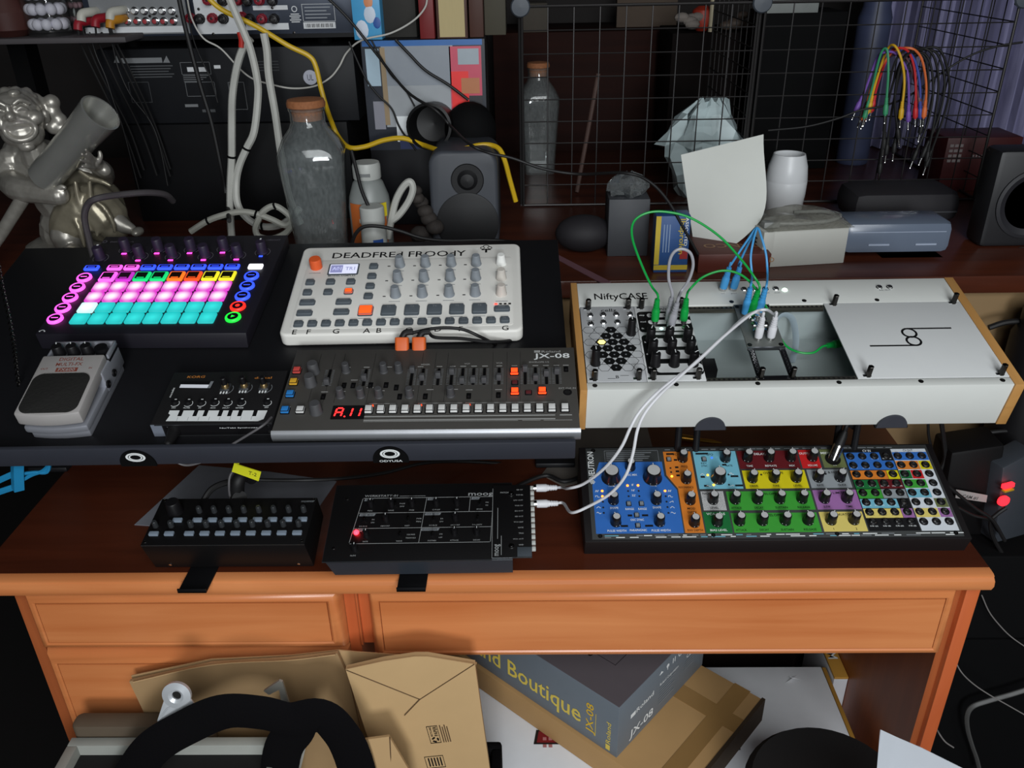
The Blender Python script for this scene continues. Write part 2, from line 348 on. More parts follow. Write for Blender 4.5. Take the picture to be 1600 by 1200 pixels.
# ================================================================= white sampler with grey knobs
D=Dev('drum_sampler','off-white sampler box with grey knobs and black stuck-on letters','drum machine',(-0.2754,0.8608,0.9791,0.0203,0.2678),17)
ms=M('sampler_shell',(224,222,216),.5,var=.03); kg=M('sampler_grey',(124,130,136),.5); kg2=M('sampler_key',(86,93,99),.45); ora=M('orange_rubber',(222,92,42),.5); oral=M('orange_lit',(255,88,32),.4,emit=.9)
m=D.mb(); m.prism(rr(-1,271.5,-4,170,9,8),-17,0,ms,3.2,seg=4)
m.rrect(9.5,261.5,5.5,139.5,-.3,.35,5,ms,.3)
m.text('DEADFREd FROOdY',38,144,.05,11.5,ink,166)
for x,ch in zip((17,33,62,96,111,143,176,203,251),'EFGABCDFG'): m.text(ch,x-3,-3,.05,8,ink)
# little tree emblem
m.rect(227.8,230.4,150,158,.05,ink); m.rect(223.5,235,155.5,157.3,.05,ink); m.ring(224.6,160.2,2,3,.05,ink,n=14); m.ring(233.6,160.2,2,3,.05,ink,n=14); m.ring(229.1,163,3,4,.05,ink,0,PI,12)
for x in (205,238): m.text('model' if x<210 else 'samples',x,158,.05,2.6,white,14)
for x in (123.9,155.2,186.7,217.3):
    for y in (122,91.9,61.1):
        m.rect(x-15,x-11.6,y+1.2,y+2.8,.4,ink); m.rect(x-7,x+6,y-8.6,y-7.9,.4,greyp)
for x in (92,118.3,145,170.9,196.6,222.5): m.rect(x-7,x+7,22.2,22.9,.4,greyp)
for x,y in ((21.7,112),(248,118-10),(248,80),(248,49)): m.rect(x-7,x+7,y,y+.8,.4,greyp)
m.text('MODEL:SAMPLES',38.6,105,.4,2.4,ink,33)
D.part(m,'case')
m=MB(); m.lathe([(6.6,0),(6.6,1.2),(6.1,2),(4.6,13.2),(4,13.8),(.01,13.8)],kg,n=24); KG=Kit(m,'knob')
for x in (123.9,155.2,186.7,217.3):
    for y in (125,94.9,64.1): D.put(KG,x,y)
for y,c in ((125,(232,232,228)),(94.5,(196,190,182)),(63.7,(196,188,180))):
    mm=M('knob_%d'%c[1],c,.5); m=MB(); m.lathe([(6.6,0),(6.6,1.2),(6.1,2),(4.6,13.2),(4,13.8),(.01,13.8)],mm,n=24); D.put(Kit(m,'knob'),247.8,y,label='pale knob')
m=MB(); m.lathe([(7.4,0),(7.4,11),(6.6,13),(.01,13.2)],ora,n=24); D.put(Kit(m,'knob'),21.7,125,label='orange knob')
scb=M('screen_backlight',(215,218,240),.3,emit=.62); scd=M('screen_digits',(150,152,200),.3,emit=.35)
m=D.mb(); m.rrect(37,74.5,107.5,131,.2,.8,2,kg2); m.rrect(39,72.5,110,129.3,.8,1,1,scb); m.rect(40,54.5,112,127.5,1,scd,t=.1); m.text('A01',42,117,1.1,6.5,scb,11); m.text('TR1',58,117,1.05,6.5,scd,11.5); D.part(m,'display')
def keykit(w,h,mat=kg2,hh=3.2):
    m=MB(); m.prism(rr(-w/2-.8,w/2+.8,-h/2-.8,h/2+.8,2.4),0,1,kg2,.3); m.prism(rr(-w/2,w/2,-h/2+.8,h/2,2),1,hh,mat,.7); return m
K1=Kit(keykit(9.6,9.2),'key')
for x,y in ((92,123.5),(92,103),(92,83),(92,63.3),(19.2,93),(19.2,72.8),(43.5,93),(43.5,72.8),(67.8,92.5)): D.put(K1,x,y)
D.put(Kit(keykit(9.6,9.2,oral),'key'),67.8,73,label='lit orange key')
for i in range(16): D.put(K1,18.7+15.51*i,14)
K2=Kit(keykit(17,8.6),'wide_key')
for x,y in ((22.3,53.3),(22.2,33.5),(64.4,53.3),(64.3,34.2),(248.3,34.5)): D.put(K2,x,y)
K3=Kit(keykit(16,17),'track_key')
for x in (118.3,145,170.9,196.6,222.5): D.put(K3,x,35.5)
D.put(Kit(keykit(16,17,oral),'track_key'),92,35.5,label='lit orange key')
def keytext(tx,x,y,h): m=D.mb(); m.text(tx,x,y,3.22,h,greyp,al='C'); D.part(m,'key_lettering')
for i in range(16): keytext(str(i+1),18.7+15.51*i,14.4,2.6)
for i in range(5): keytext('T%d'%(i+2),(118.3,145,170.9,196.6,222.5)[i],38.5,3)
for (x,y,tx) in ((22.3,53.3,'FUNC'),(22.2,33.5,'PATTERN'),(64.4,53.3,'RETRIG'),(64.3,34.2,'TRACK'),(248.3,34.5,'PAGE')): keytext(tx,x,y+.6,2.1)
m=D.mb(); ledr=M('led_red',(255,40,30),.4,emit=5); 
for i in range(4): m=D.mb(); m.box(240+5.3*i,243+5.3*i,43.2,45.4,.3,.9,ledr if i==0 else blk); D.part(m,'page_light')
# ================================================================= charcoal module with sliders
D=Dev('synth_module','charcoal synthesizer module with sliders, red digits and a row of white keys','synthesizer',(-0.2491,0.7062,0.9437,-0.0011,0.2377),19)
jc=M('module_top',(66,64,61),.55); js=M('module_lip',(150,152,156),.38,.6); jk=M('module_knob',(66,66,68),.6); jt=M('module_text',(150,150,148),.6)
m=D.mb(); m.hexa([(0,3,-19),(300,3,-19),(300,128,-19),(0,128,-19)],[(0,0,0),(300,0,0),(300,125,0),(0,125,0)],jc,.8)
L=[(0.2,.15),(-2.2,-1.5),(-3.5,-4.5),(-3.2,-10),(-1.2,-14),(3,-17)]
V=[(-.6,y,z) for y,z in L]+[(300.8,y,z) for y,z in L]; k=len(L); m.add(V,[(i,i+1,k+i+1,k+i) for i in range(k-1)]+[tuple(range(k)),tuple(range(k,2*k))[::-1]],js)
m.text('Roland',265,116.5,.05,3.3,jt,20); m.rect(257,263.5,116.5,120,.05,jt); m.text('JX-08',256.6,107.2,.05,7.6,white,38)
for tx,x,y in (('MIXER',142,97.3),('VCF',186,98),('VCA',220,98.6),('ENVELOPE-1/2',262,99.5),('EXT CLK IN',290,57.5)): m.text(tx,x,y,.05,2.3,jt,al='C')
for x in (8,60,80,104,137,157,171,182,193.5,205,220,236,247,258,269,280,290): m.rect(x-3,x+3,94.5,95.4,.05,jt)
for x,y in ((42,56),(60,56.5),(70,74),(88,62),(100,57),(130,57),(150,58),(175,58),(190,57),(220,57),(8,76),(8,58),(23,34),(8,34)): m.rect(x-3.5,x+3.5,y,y+.8,.05,jt)
for x in (28,43,54,87,138,152,165,213,228,242): m.rect(x,x+.25,40,118,.02,blk)
m.rect(88,276.5,13,14.5,.05,jt); m.rect(88,276.5,18.3,19.6,.05,jt); m.rect(281,293,18.3,19.6,.05,jt)
for a,b in ((88,240),(244,262),(265,293)): 
    m.rect(a,b,11.6,12,.05,jt)
for a,b in ((90,117),(140,184),(187,276)): m.rect(a,b,37.6,38,.05,jt)
m.rrect(54.5,88,15.5,35.5,-.1,.2,1,blk)
for (x,y) in ((42.5,77),(80.4,76.5)): 
    pass
D.part(m,'case')
slx=[(42.5,.1),(80.4,.35),(129.2,.9),(140.5,.35),(157,.5),(170.8,.75),(182.1,.1),(193.5,.15),(204.8,.12),(220.1,.3),(247.2,.9),(258,.25),(269.2,.55),(280.2,.7)]
m=MB(); m.rrect(-1.5,1.5,-13.5,13.5,0,.15,1,blk2); 
for i in range(11): m.rect(-5.2,-2.4,-12.2+2.4*i,-11.9+2.4*i,.02,greyp,t=.1); m.rect(2.4,4.6,-12.2+2.4*i,-11.9+2.4*i,.02,greyp,t=.1)
m2=MB(); m2.hexa([(-2.9,-3.4,0),(2.9,-3.4,0),(2.9,3.4,0),(-2.9,3.4,0)],[(-2.6,-2.2,6.5),(2.6,-2.2,6.5),(2.6,2.2,6.5),(-2.6,2.2,6.5)],jk,.5)
SL=Kit(m,'slider_track'); SC_=Kit(m2,'slider_cap')
for x,t in slx:
    o=D.put(SL,x,78.5); c=SC_.put(o,(0,(-11+22*t)*.001,.0002))
m=MB(); m.lathe([(4.6,0),(4.6,1),(4.1,1.6),(3.7,11),(3.2,11.6),(.01,11.6)],jk,n=20); KJ=Kit(m,'knob')
for x,y in ((59.5,88),(99.1,87.5),(114.8,87.5),(59.8,49),(80.4,49),(99,48.6),(130,48.4),(171.7,49)): D.put(KJ,x,y)
m=MB(); m.lathe([(6.6,0),(6.6,1),(6,2),(5.4,12),(4.8,12.8),(.01,12.8)],jk,n=22); KJ2=Kit(m,'knob')
for x,y in ((25.3,88),(25.8,68),(39.3,26)): D.put(KJ2,x,y)
def btn(w,h,mat,hh=4): m=MB(); m.rrect(-w/2-.6,w/2+.6,-h/2-.6,h/2+.6,0,.5,.8,blk); m.prism(rr(-w/2,w/2,-h/2,h/2,.8),.4,hh,mat,.6); return m
cr=M('button_red',(196,74,68),.45); cy=M('button_yellow',(214,164,48),.45); cbl=M('button_blue',(44,124,196),.45); cw=M('button_white',(206,206,204),.45); cl=M('button_lit_red',(255,66,24),.4,emit=1.9)
for x,y,c,l in ((7.5,89,cr,'red'),(7.7,70.6,cy,'yellow'),(8,52,cbl,'blue'),(7.8,28,cbl,'blue'),(23,28,cw,'white')): D.put(Kit(btn(8,8,c),'button'),x,y,label=l+' button')
BR=Kit(btn(8,8,cl),'button'); BN=Kit(btn(6,6,M('button_dim_red',(92,36,40),.5),1.2),'button')
for x,y in ((236,83.5),(236.6,52.5),(264.4,53)): D.put(BR,x,y,label='lit red button')
for x,y in ((236.5,67.5),(250.5,52)): D.put(BN,x,y)
m=MB(); m.rrect(-4.6,4.6,-4.9,5.2,0,.6,1,blk); m.hexa([(-4,-4.2,.5),(4,-4.2,.5),(4,4.6,.5),(-4,4.6,.5)],[(-3.7,-3.4,3.6),(3.7,-3.4,3.6),(3.7,4.4,4.6),(-3.7,4.4,4.6)],cw,.5); KW=Kit(m,'key')
xs=[91.3+12.15*i for i in range(16)]
for x in xs+[286.4]: D.put(KW,x,27.2)
m=MB(); m.box(-3,3,-1,1,0,.9,M('key_lamp',(255,62,22),.4,emit=4),.3); KL=Kit(m,'key_lamp')
for i in (0,4,8): D.put(KL,xs[i]+.8,34.5)
# seven-segment digits  A.11
seg=M('digit_red',(255,40,40),.4,emit=3.0)
m=D.mb()
def sg(x,y,w,h,c):
    S={'a':((0,h),(w,h)),'b':((w,h/2),(w,h)),'c':((w,0),(w,h/2)),'d':((0,0),(w,0)),'e':((0,0),(0,h/2)),'f':((0,h/2),(0,h)),'g':((0,h/2),(w,h/2))}
    for s in c:
        (ax,ay),(bx,by)=S[s]; q=.75
        if ay==by: m.prism([(x+ax+.1*ay+.8,y+ay-q),(x+bx+.1*ay-.8,y+ay-q),(x+bx+.1*ay-.8,y+ay+q),(x+ax+.1*ay+.8,y+ay+q)],.2,.5,seg)
        else: m.prism([(x+ax+.1*ay-q,y+ay+.8),(x+ax+.1*ay+q,y+ay+.8),(x+bx+.1*by+q,y+by-.8),(x+bx+.1*by-q,y+by-.8)],.2,.5,seg)
sg(58,19.5,6.5,12,'abcefg'); m.cyl(68.3,19.3,.2,.5,.9,seg,n=10); sg(67.5,19.5,6.5,12,'bc'); sg(76,19.5,6.5,12,'bc')
D.part(m,'digit_display')
m=MB(); m.lathe([(4.4,0),(4.4,.6),(3.2,.8),(3.2,.3)],blk,n=20); m.cyl(0,0,.2,.35,3.2,hole); D.put(Kit(m,'jack_socket'),290.1,52)
m=MB(); m.rrect(-2.4,2.4,-4.4,4.4,0,.2,.5,blk2); m.box(-1.4,1.4,-3,-.5,.1,2.6,blk,.3); SW=Kit(m,'slide_switch')
for x,y in ((289.9,88.5),(42,49),(70,66),(60.5,66),(88,66),(104,66),(146,48),(120,48),(190,48),(220,49),(115,62)): D.put(SW,x,y)
# ================================================================= long white modular case
D=Dev('modular_case','long white modular synthesizer case with wooden ends, patched with cables','synthesizer case',(0.0629,0.7675,0.9619,0.0067,0.2452),55)
nc=M('case_white',(204,206,202),.5,var=.02); nw=wood('case_end_wood',(190,142,82),(170,122,66),.5,'Y',4); inn=M('case_interior',(150,160,160),.3,var=.15,scale=18); rail=M('case_rail',(120,118,108),.35,.9); silv=M('panel_silver',(186,188,190),.42,.15,var=.02); pw=M('panel_white',(206,208,208),.5,var=.02)
m=D.mb(); m.box(-2,427,-12,-1,-54.5,-.2,nc,.5); m.box(-2,427,129,175,-54.5,-.2,nc,.5); m.box(-2,427,-1,129,-54.5,-51,inn); m.box(-2,427,-1,-.4,-51,-3,inn); m.box(-2,427,128.6,129,-51,-3,inn)
m.text('NiftyCASE',16.5,142.2,0,11.5,ink,61)
for x,tx in ((164.5,'cv1'),(177,'gate1'),(190,'cv2'),(203,'gate2'),(215,'mod'),(227,'clock')): m.text(tx,x,149.5,0,2.2,greyp,al='C')
m.text('BAL OUT',351,151.5,0,2.2,greyp,al='C')
D.part(m,'case_body')
m=D.mb(); m.box(-9.5,-2.1,-13.5,175.5,-55,.6,nw,.8); D.part(m,'end_cheek',label='wooden end cheek')
m=D.mb(); m.box(427.1,437.5,-13.5,175.5,-55,.6,nw,.8); D.part(m,'end_cheek',label='wooden end cheek')
for y0 in (.2,122.4):
    m=D.mb(); m.box(121,273.5,y0,y0+5.6,-7,-1.6,rail,.2)
    for i in range(30): m.cyl(123.5+5.08*i,y0+2.8,-1.65,-1.5,1.5,hole,n=8)
    D.part(m,'mounting_rail')
m=MB(); m.cyl(0,0,0,.35,2.6,gun,n=14); m.cyl(0,0,.35,.5,1.3,hole,n=6); SCR=Kit(m,'screw')
for x,y in ((6,-5.5),(88.5,-5.5),(171,-5.5),(253,-5.5),(335.5,-5.5),(417.5,-5.5),(171.5,134.3),(253.8,134.4),(335.9,133.8)): D.put(SCR,x,y,-.2)
m=MB(); m.cyl(0,0,0,.6,3.6,chrome,n=18); m.lathe([(3,.6),(3,2.2),(2,2.4),(1.8,.8)],chrome,n=6); m.cyl(0,0,.6,.9,1.8,hole,n=12); JK=Kit(m,'jack_socket')
for x in (165.7,177.6,190.2,203,215,226.9,345.9,357.8): D.put(JK,x,157.5,-.2)
m=D.mb(); m.sph((236.7,155.5,.4),3.0,M('led_white_green',(225,255,235),.3,emit=3),1,1,.5); D.part(m,'power_light')
m=MB(); m.lathe([(3.1,0),(3.1,12.5),(2.5,13)],gun,n=6); m.cyl(0,0,12,12.6,1.6,hole,n=8); m.box(-5.2,3.2,-1.6,1.6,0,.5,chrome); STD=Kit(m,'thumb_screw')
# blank panel
m=D.mb(); m.box(274,427,.2,128.3,-1.6,0,pw,.2)
for y in (72.9,58.9): m.ring(351,y,6.1,8.5,.02,ink,n=32)
m.rect(302,351,50.5,52.7,.02,ink); m.rect(351,399,79.2,81.4,.02,ink)
bp=D.part(m,'blank_panel')
for x,y in ((285.1,126),(418.8,126),(285.1,3.6),(419.8,3.6)): D.put(STD,x,y,0,parent=bp)
# first module: hexagons
m=D.mb(); m.box(-1.2,59.6,.2,128.3,-1.6,0,silv,.2)
def hexa(mb,x,y,r,mat,z=.02): mb.prism([(x+r*math.cos(a),y+r*math.sin(a)*.93) for a in [PI/3*i for i in range(6)]],z,z+.15,mat)
def hexo(mb,x,y,r,mat):
    for i in range(6):
        a,b=PI/3*i,PI/3*(i+1); pts=[(x+q*math.cos(t),y+.93*q*math.sin(t)) for q,t in ((r,a),(r,b),(r-.5,b),(r-.5,a))]; m.prism(pts,.02,.12,mat)
HX=[]; r=6.9
for row in range(7):
    y=85.5-10.6*row
    for c in range(-2,4):
        x=30.2-12.2*0+12.2*c+(0 if row%2==0 else -6.1)
        if 2.5<x<57: HX.append((row,x,y))
blackhex=lambda row,x: abs(x-30)<{0:4,1:9,2:13,3:19.5,4:13,5:9,6:4}[row]+(.5)
for row,x,y in HX:
    if blackhex(row,x) : hexa(m,x,y,r-.35,ink); m.cyl(x,y,.15,.3,.9,greyp,n=8)
    else: hexo(m,x,y,r,ink)
m.text('cellz',22,118.5,.02,5.5,ink,17.5); m.text('tune1',4.5,101.8,.02,2,ink,8.5); m.text('tune2',48,101.8,.02,2,ink,8.5); m.text('B',28.5,5,.02,4.5,ink); m.rect(20,28,4.6,5,.02,ink); m.rect(33,42,9,9.4,.02,ink)
m1=D.part(m,'hexagon_module',label='silver module with black hexagons')
for x,y in ((9.3,112),(23.9,112.4),(38.5,112.6),(53.7,113),(9,96),(23.1,98.5),(38.6,98.5)): D.put(JK,x,y,0,parent=m1)
m=MB(); m.lathe([(5.4,0),(5.4,2),(4.6,4),(4.2,19),(3.6,20),(.01,20)],blk,n=20); m.box(-.4,.4,-.2,4.6,18,20.2,white); TK=Kit(m,'knob')
for x,y in ((51.6,78.5),(9,28.5)): D.put(TK,x,y,parent=m1)
m=D.mb(); hexa(m,18.4,64.3,4.4,M('lit_hexagon',(255,225,120),.4,emit=2.0),.2); D.part(m,'lit_hexagon',m1)
for x,y in ((7.9,124.6),(52.9,124.9),(6.4,3.6),(51.3,3.8)): D.put(STD,x,y,parent=m1)
# second module: striped panel with nine knobs
m=D.mb(); m.box(60,120.2,.2,128.3,-1.6,0,pw,.2)
m.rrect(61.5,120,80,117.5,.02,.17,5,ink); m.rrect(62,120,9,75.5,.02,.17,5,ink)
for y in (110.5,98.3,86): m.rrect(72.5,119.8,y-3.6,y+3.6,.17,.3,3.2,pw)
for y in (62,42,20): m.rrect(71.5,119.8,y-7,y+7,.17,.3,4,pw)
for y,t in ((110,'step'),(98,'mod'),(86,'fx')): m.text(t,64,y,.18,2.4,white)
for y,t in ((62,'a'),(42,'d'),(20,'lfo')): m.text(t,64,y,.18,2.4,white)
m.text('mixr',86,119.5,.02,5,ink,15)
m2=D.part(m,'striped_module',label='white module with black stripes')
m=MB(); m.lathe([(5.8,0),(5.8,1.5),(5,3),(4.7,16),(4,17),(.01,17)],blk,n=20); m.box(-.4,.4,0,4.8,15.5,17.2,white); K9=Kit(m,'knob')
for y in (66,46,25):
    for x in (70.8,90.6,110.4): D.put(K9,x,y,parent=m2,rz=random.uniform(-1,1))
for x,y in ((79.7,110.5),(95,110.5),(111,110.5),(79.7,98.3),(95,98.3),(111.2,98.3),(111.2,86)): D.put(JK,x,y,.2,parent=m2)
m=D.mb(); m.cyl(85.5,86,.3,.8,1.9,M('led_cyan_white',(190,255,235),.3,emit=3)); D.part(m,'status_light',m2)
for x,y in ((67.9,124.9),(112,124.9),(66.2,3.8),(112.1,3.8)): D.put(STD,x,y,parent=m2)
# small half-height grey module on its bracket
gm=M('panel_grey',(98,101,98),.42,.2); 
m=D.mb(); m.box(172.5,212.5,52,128.3,-1.4,.2,gm,.2); m3=D.part(m,'jack_module',label='grey half-height module')
for x,y in ((188,101),(200,101),(188,91),(200,91),(188,80),(200,80),(186,66),(200,66)): D.put(JK,x,y,.2,parent=m3)
for x,y in ((175.6,124),(209,124),(175.6,56),(209,56)): D.put(SCR,x,y,.2,parent=m3)
m=D.mb()
for x in (173,206): 
    m.box(x,x+6.4,3,52,-3,-1,blkm,.2)
    for i in range(9): m.ring(x+3.2,7+5*i,1.2,2.1,-1,chrome,n=10,t=.2)
m.box(173,212.4,1,7,-2.6,-.6,blkm,.2); m.box(172.5,212.5,50.8,52.6,-3.5,.25,alu); D.part(m,'module_bracket')
for x in (176,208): D.put(STD,x,4,-.6)
# loose bits lying in the open bay
m=D.mb(); m.tube([(215,108,-20),(226,118,-8),(238,116,-12),(242,100,-30),(236,80,-46)],4.6,M('ribbon_cable',(150,164,172),.35,var=.1),6,6,flat=.12); D.part(m,'ribbon_cable')
for b,mt,n in (((126,148,60,80,-50.8,-38),blk,'circuit_block'),((128,140,82,96,-50.8,-44),blkm,'circuit_block'),((252,266,16,34,-50.8,-50),M('faded_label',(70,76,74),.6),'faded_label')): m=D.mb(); m.box(*b,mt,.3); D.part(m,n)
# ================================================================= multicoloured patch-panel synth
D=Dev('patch_synth','synthesizer with a multicoloured panel full of knobs and jack sockets','synthesizer',(0.0703,0.7499,0.7747,0.0039,0.3345),25)
pnl=M('synth_panel_grey',(58,60,60),.5); cs=M('synth_case_black',(20,17,18),.5)
C={'blue':M('zone_blue',(48,104,182),.5),'orange':M('zone_orange',(206,120,42),.5),'sky':M('zone_sky',(112,176,196),.5),'maroon':M('zone_maroon',(92,20,26),.5),'red':M('zone_red',(190,30,32),.5),'olive':M('zone_olive',(98,106,66),.5),'yellow':M('zone_yellow',(206,192,22),.5),'grey':M('zone_grey',(138,144,148),.5),'violet':M('zone_violet',(150,102,158),.5),'cream':M('zone_cream',(212,194,106),.5),'green':M('zone_green',(58,150,52),.5),'dgreen':M('zone_dark_green',(24,104,52),.5),'white':M('zone_white',(204,210,216),.5),'black':M('zone_black',(18,18,20),.5),'speck':M('zone_speckled',(225,225,225),.5,scale=900,c2=(70,70,72))}
m=D.mb()
m.add([(-8,-3,-25),(416,-3,-25),(416,122,-66),(-8,122,-66),(-8,-3,-.5),(416,-3,-.5),(416,131,-.5),(-8,131,-.5)],[(0,3,2,1),(4,5,6,7),(0,1,5,4),(1,2,6,5),(2,3,7,6),(3,0,4,7)],cs,bev=.8)
D.part(m,'case')
m=D.mb(); m.box(0,408,0,128.5,-.5,.6,pnl,.2)
z=.61
def zone(c,*r):
    if len(r)==4: m.rect(r[0],r[1],r[2],r[3],z,C[c],t=.1)
    else: m.prism(list(zip(r[0::2],r[1::2])),z,z+.1,C[c])
zone('blue',4.8,7,102,7,102,65.6,90,86,89.5,107,15,107,4.8,73)
zone('orange',103.4,7,125.3,7,125.3,122,92.5,122,92.5,87,103.4,67.5)
zone('sky',128,178.8,66.5,122); zone('speck',128.5,154.5,36.8,63.2); zone('dgreen',126.8,156,6.5,34.6)
zone('maroon',180.3,251.5,95,122); zone('red',253.5,275.8,95,122.5); zone('olive',279,305.5,95.5,123)
zone('yellow',181.5,254.5,66.3,92.5); zone('grey',257,304,66.3,92.8); zone('violet',256.8,306.5,36.4,63.3); zone('cream',256.8,305,7,33.2)
zone('green',157.8,254.5,36.4,62.6); zone('green',157.8,254,6.8,32.6)
zone('black',306.5,363,7.2,122.6); zone('white',364,405,7,122.4); z=.72
for c,*r in (('blue',307.5,349,105,117.5),('blue',307.5,362.5,91.6,105),('orange',307.5,349,78,90.6),('yellow',349.4,362.5,78,90.6),('dgreen',307.5,335,64.6,77),('maroon',335.4,362.5,64.6,77),('green',307.5,335,51,63.6),('grey',335.4,362.5,51,63.6),('sky',307.5,349,37.6,50),('cream',307.5,349,24.4,36.8),('violet',349.4,362.5,24.4,36.8),
 ('blue',364.2,404.8,105.3,117.5),('orange',364.2,390.5,91.8,104.2),('yellow',391,404.8,91.8,104.2),('dgreen',364.2,377,78.4,90.6),('red',377.4,390.5,78.4,90.6),('green',364.2,390.5,65,77.2),('sky',364.2,390.5,51.6,63.8),('olive',391,404.8,38.2,50.4),('cream',364.2,390.5,24.8,37),('violet',391,404.8,24.8,37)): zone(c,*r)
z=.84
m.text('NEUTRON',8.6,83,z,7.0,white,40,rot=PI/2)
for a in range(3): 
    T2=Matrix.Translation((5.2,78,z))@Matrix.Rotation(PI/3*a,4,'Z')@Matrix.Diagonal((1,.4,1,1)); m.ring(0,0,2.5,3.2,0,white,n=16,T=T2)
m.ring(5.2,78,0.2,.7,z,white,n=8)
for tx,x,y,c in (('TUNE',27,71,white),('TUNE',75.5,71,white),('OSC MIX',51.5,86.5,white),('SHAPE',27.5,40,white),('SHAPE',76,40,white),('RANGE',45,38.3,white),('RANGE',59.5,38.3,white),('OSC SYNC',52,23.6,white),('PARAPHONIC',52,9.8,white),('PULSE WIDTH',28,9.3,white),('PULSE WIDTH',77,9.3,white),("8'",51.5,72,white),("16'",51.5,64.4,white),("32'",51.5,57,white),
 ('VCF',107,116,ink),('FREQ',115,98,ink),('RESONANCE',113,67.8,ink),('MOD',114.8,38.2,ink),('DEPTH',114.8,33.2,ink),('ENV DEPTH',115,9,ink),('LFO',148,115.5,ink),('RATE',168,98.5,ink),('KEY',139,102.5,ink),('SYNC',139,98.5,ink),('NOISE',137,58.5,ink),('LEVEL',141,38.8,ink),('VCA BIAS',141,30.3,white),('BIAS LEVEL',141,8.9,white),
 ('DELAY',207,115.5,white),('TIME',192,97.7,white),('REPEATS',217,97.7,white),('MIX',242,97.7,white),('OUTPUT',262,115.5,white),('VOLUME',266,97.7,white),('MIDI',285,115.8,white),('IN',292,98,white),
 ('OVERDRIVE',217.5,87,ink),('DRIVE',191.5,68.6,ink),('TONE',217,68.6,ink),('LEVEL',242,68.6,ink),('SAMPLE & HOLD',281,87,ink),('RATE',268,68.8,ink),('GLIDE',293,68.8,ink),('SLEW LIMITER',281,57.7,ink),('SLEW',268,38.8,ink),('TIME',293,38.8,ink),('ATTENUATORS',281,28,ink),('1',268,9,ink),('2',293,9,ink),
 ('ENVELOPE 1',205,57.3,ink),('ENVELOPE 2',205,28,ink),('CV IN',335,118.3,white),('CV OUT',384,118.3,ink)):
    big=tx in('LFO','VCF','NOISE','VCA BIAS','DELAY','OVERDRIVE','SAMPLE & HOLD','SLEW LIMITER','ATTENUATORS','ENVELOPE 1','ENVELOPE 2','OUTPUT','MIDI')
    h=3.0 if big else (3.3 if tx.startswith('CV') else 2.7)
    m.text(tx,x,y,z,h,c,(len(tx)*(2.6 if big else 1.9) if len(tx)>3 else None),'C')
for r0,a in ((39,'ATTACK'),(9.3,'ATTACK')):
    for i,tx in enumerate(('ATTACK','DECAY','SUSTAIN','RELEASE')): m.text(tx,166+25.3*i,r0-.6,z,2.7,ink,len(tx)*2,'C')
sm=lambda tx,x,y,c=white: m.text(tx,x,y,z,1.5,c,None,'C',res=1)
for i,rowt in enumerate((('OSC 1','OSC 2','OSC 1&2','INVERT IN'),('SHAPE 1','SHAPE 2','PW 1','PW 2'),('FREQ','RES','MOD','OD IN'),('VCA IN','VCA CV','DELAY IN','DELAY TIME'),('ENV 1','ENV 2','S&H','S&H CLK'),('LFO RATE','LFO SHAPE','LFO TRIG','MULT'),('ATT 1 IN','ATT 1 CV','ATT 2 IN','SLEW IN'),('SUM 1(A)','SUM 1(B)','SUM 2(A)','SUM 2(B)'))):
    for k,tx in enumerate(rowt): sm(tx,313.4+14.1*k,107.3-13.32*i-1.2*(i==7),white if i in(0,1,3,5,7) else ink)
for i,rowt in enumerate((('OSC 1','OSC 2','OSC MIX'),('VCF 1','VCF 2','OVERDRIVE'),('VCA','OUTPUT','NOISE'),('ENV 1','ENV 2','ASSIGN'),('LFO','LFO UNI','S&H'),('MULT 1','MULT 2','MIDI'),('ATT 1','ATT 2','SLEW'),('SUM 1','SUM 2','INVERT'))):
    for k,tx in enumerate(rowt): sm(tx,369.6+14.2*k,107.5-13.32*i,ink)
rnd=random.Random(3)
for y in (1.4,3.6):
    x=14
    while x<395:
        q=rnd.uniform(4,16); 
        if rnd.random()<.8: m.rect(x,x+q,y,y+1.1,.6,rnd.choice((white,white,greyp,C['sky'])),t=.12)
        x+=q+rnd.uniform(1,6)
for y in (124.5,): 
    for x in range(95,360,11): m.rect(x,x+rnd.uniform(6,10),y,y+1,.6,greyp,t=.12)
for i in range(5): m.rect(24,26+rnd.uniform(40,56),120.6-2.9*i,121.6-2.9*i,.6,greyp,t=.12)
m.rect(22,22.4,106.5,124,.6,greyp); m.rect(86,86.4,106.5,124,.6,greyp); m.rect(22,86,124,124.4,.6,greyp)
def wave(k,x,y):
    P={'t':[(-2.4,-1),(0,1.2),(2.4,-1)],'q':[(-2.4,-1),(-2.4,1),(0,1),(0,-1),(2.4,-1)],'s':[(-2.4,-1),(1.8,1.2),(1.8,-1)],'i':[(-2.6,0),(-1.4,1.2),(0,0),(1.4,-1.2),(2.6,0)],'p':[(-2.6,-1),(-1.6,-1),(-1.6,1),(-.4,1),(-.4,-1),(.8,-1),(.8,1),(2,1)]}[k]
    for a,b in zip(P,P[1:]):
        dx,dy=b[0]-a[0],b[1]-a[1]; l=math.hypot(dx,dy); nx,ny=-dy/l*.28,dx/l*.28
        m.prism([(x+a[0]-nx,y+a[1]-ny),(x+b[0]-nx,y+b[1]-ny),(x+b[0]+nx,y+b[1]+ny),(x+a[0]+nx,y+a[1]+ny)],z,z+.1,white)
for i,k in enumerate('pqsti'): wave(k,9.8,65-7.6*i); wave(k,93.5,64.2-7.6*i)
for x,y,k in ((134.5,87.5,'t'),(169,88,'q'),(139.5,70.5,'i'),(166,70.5,'s')): wave(k,x,y)
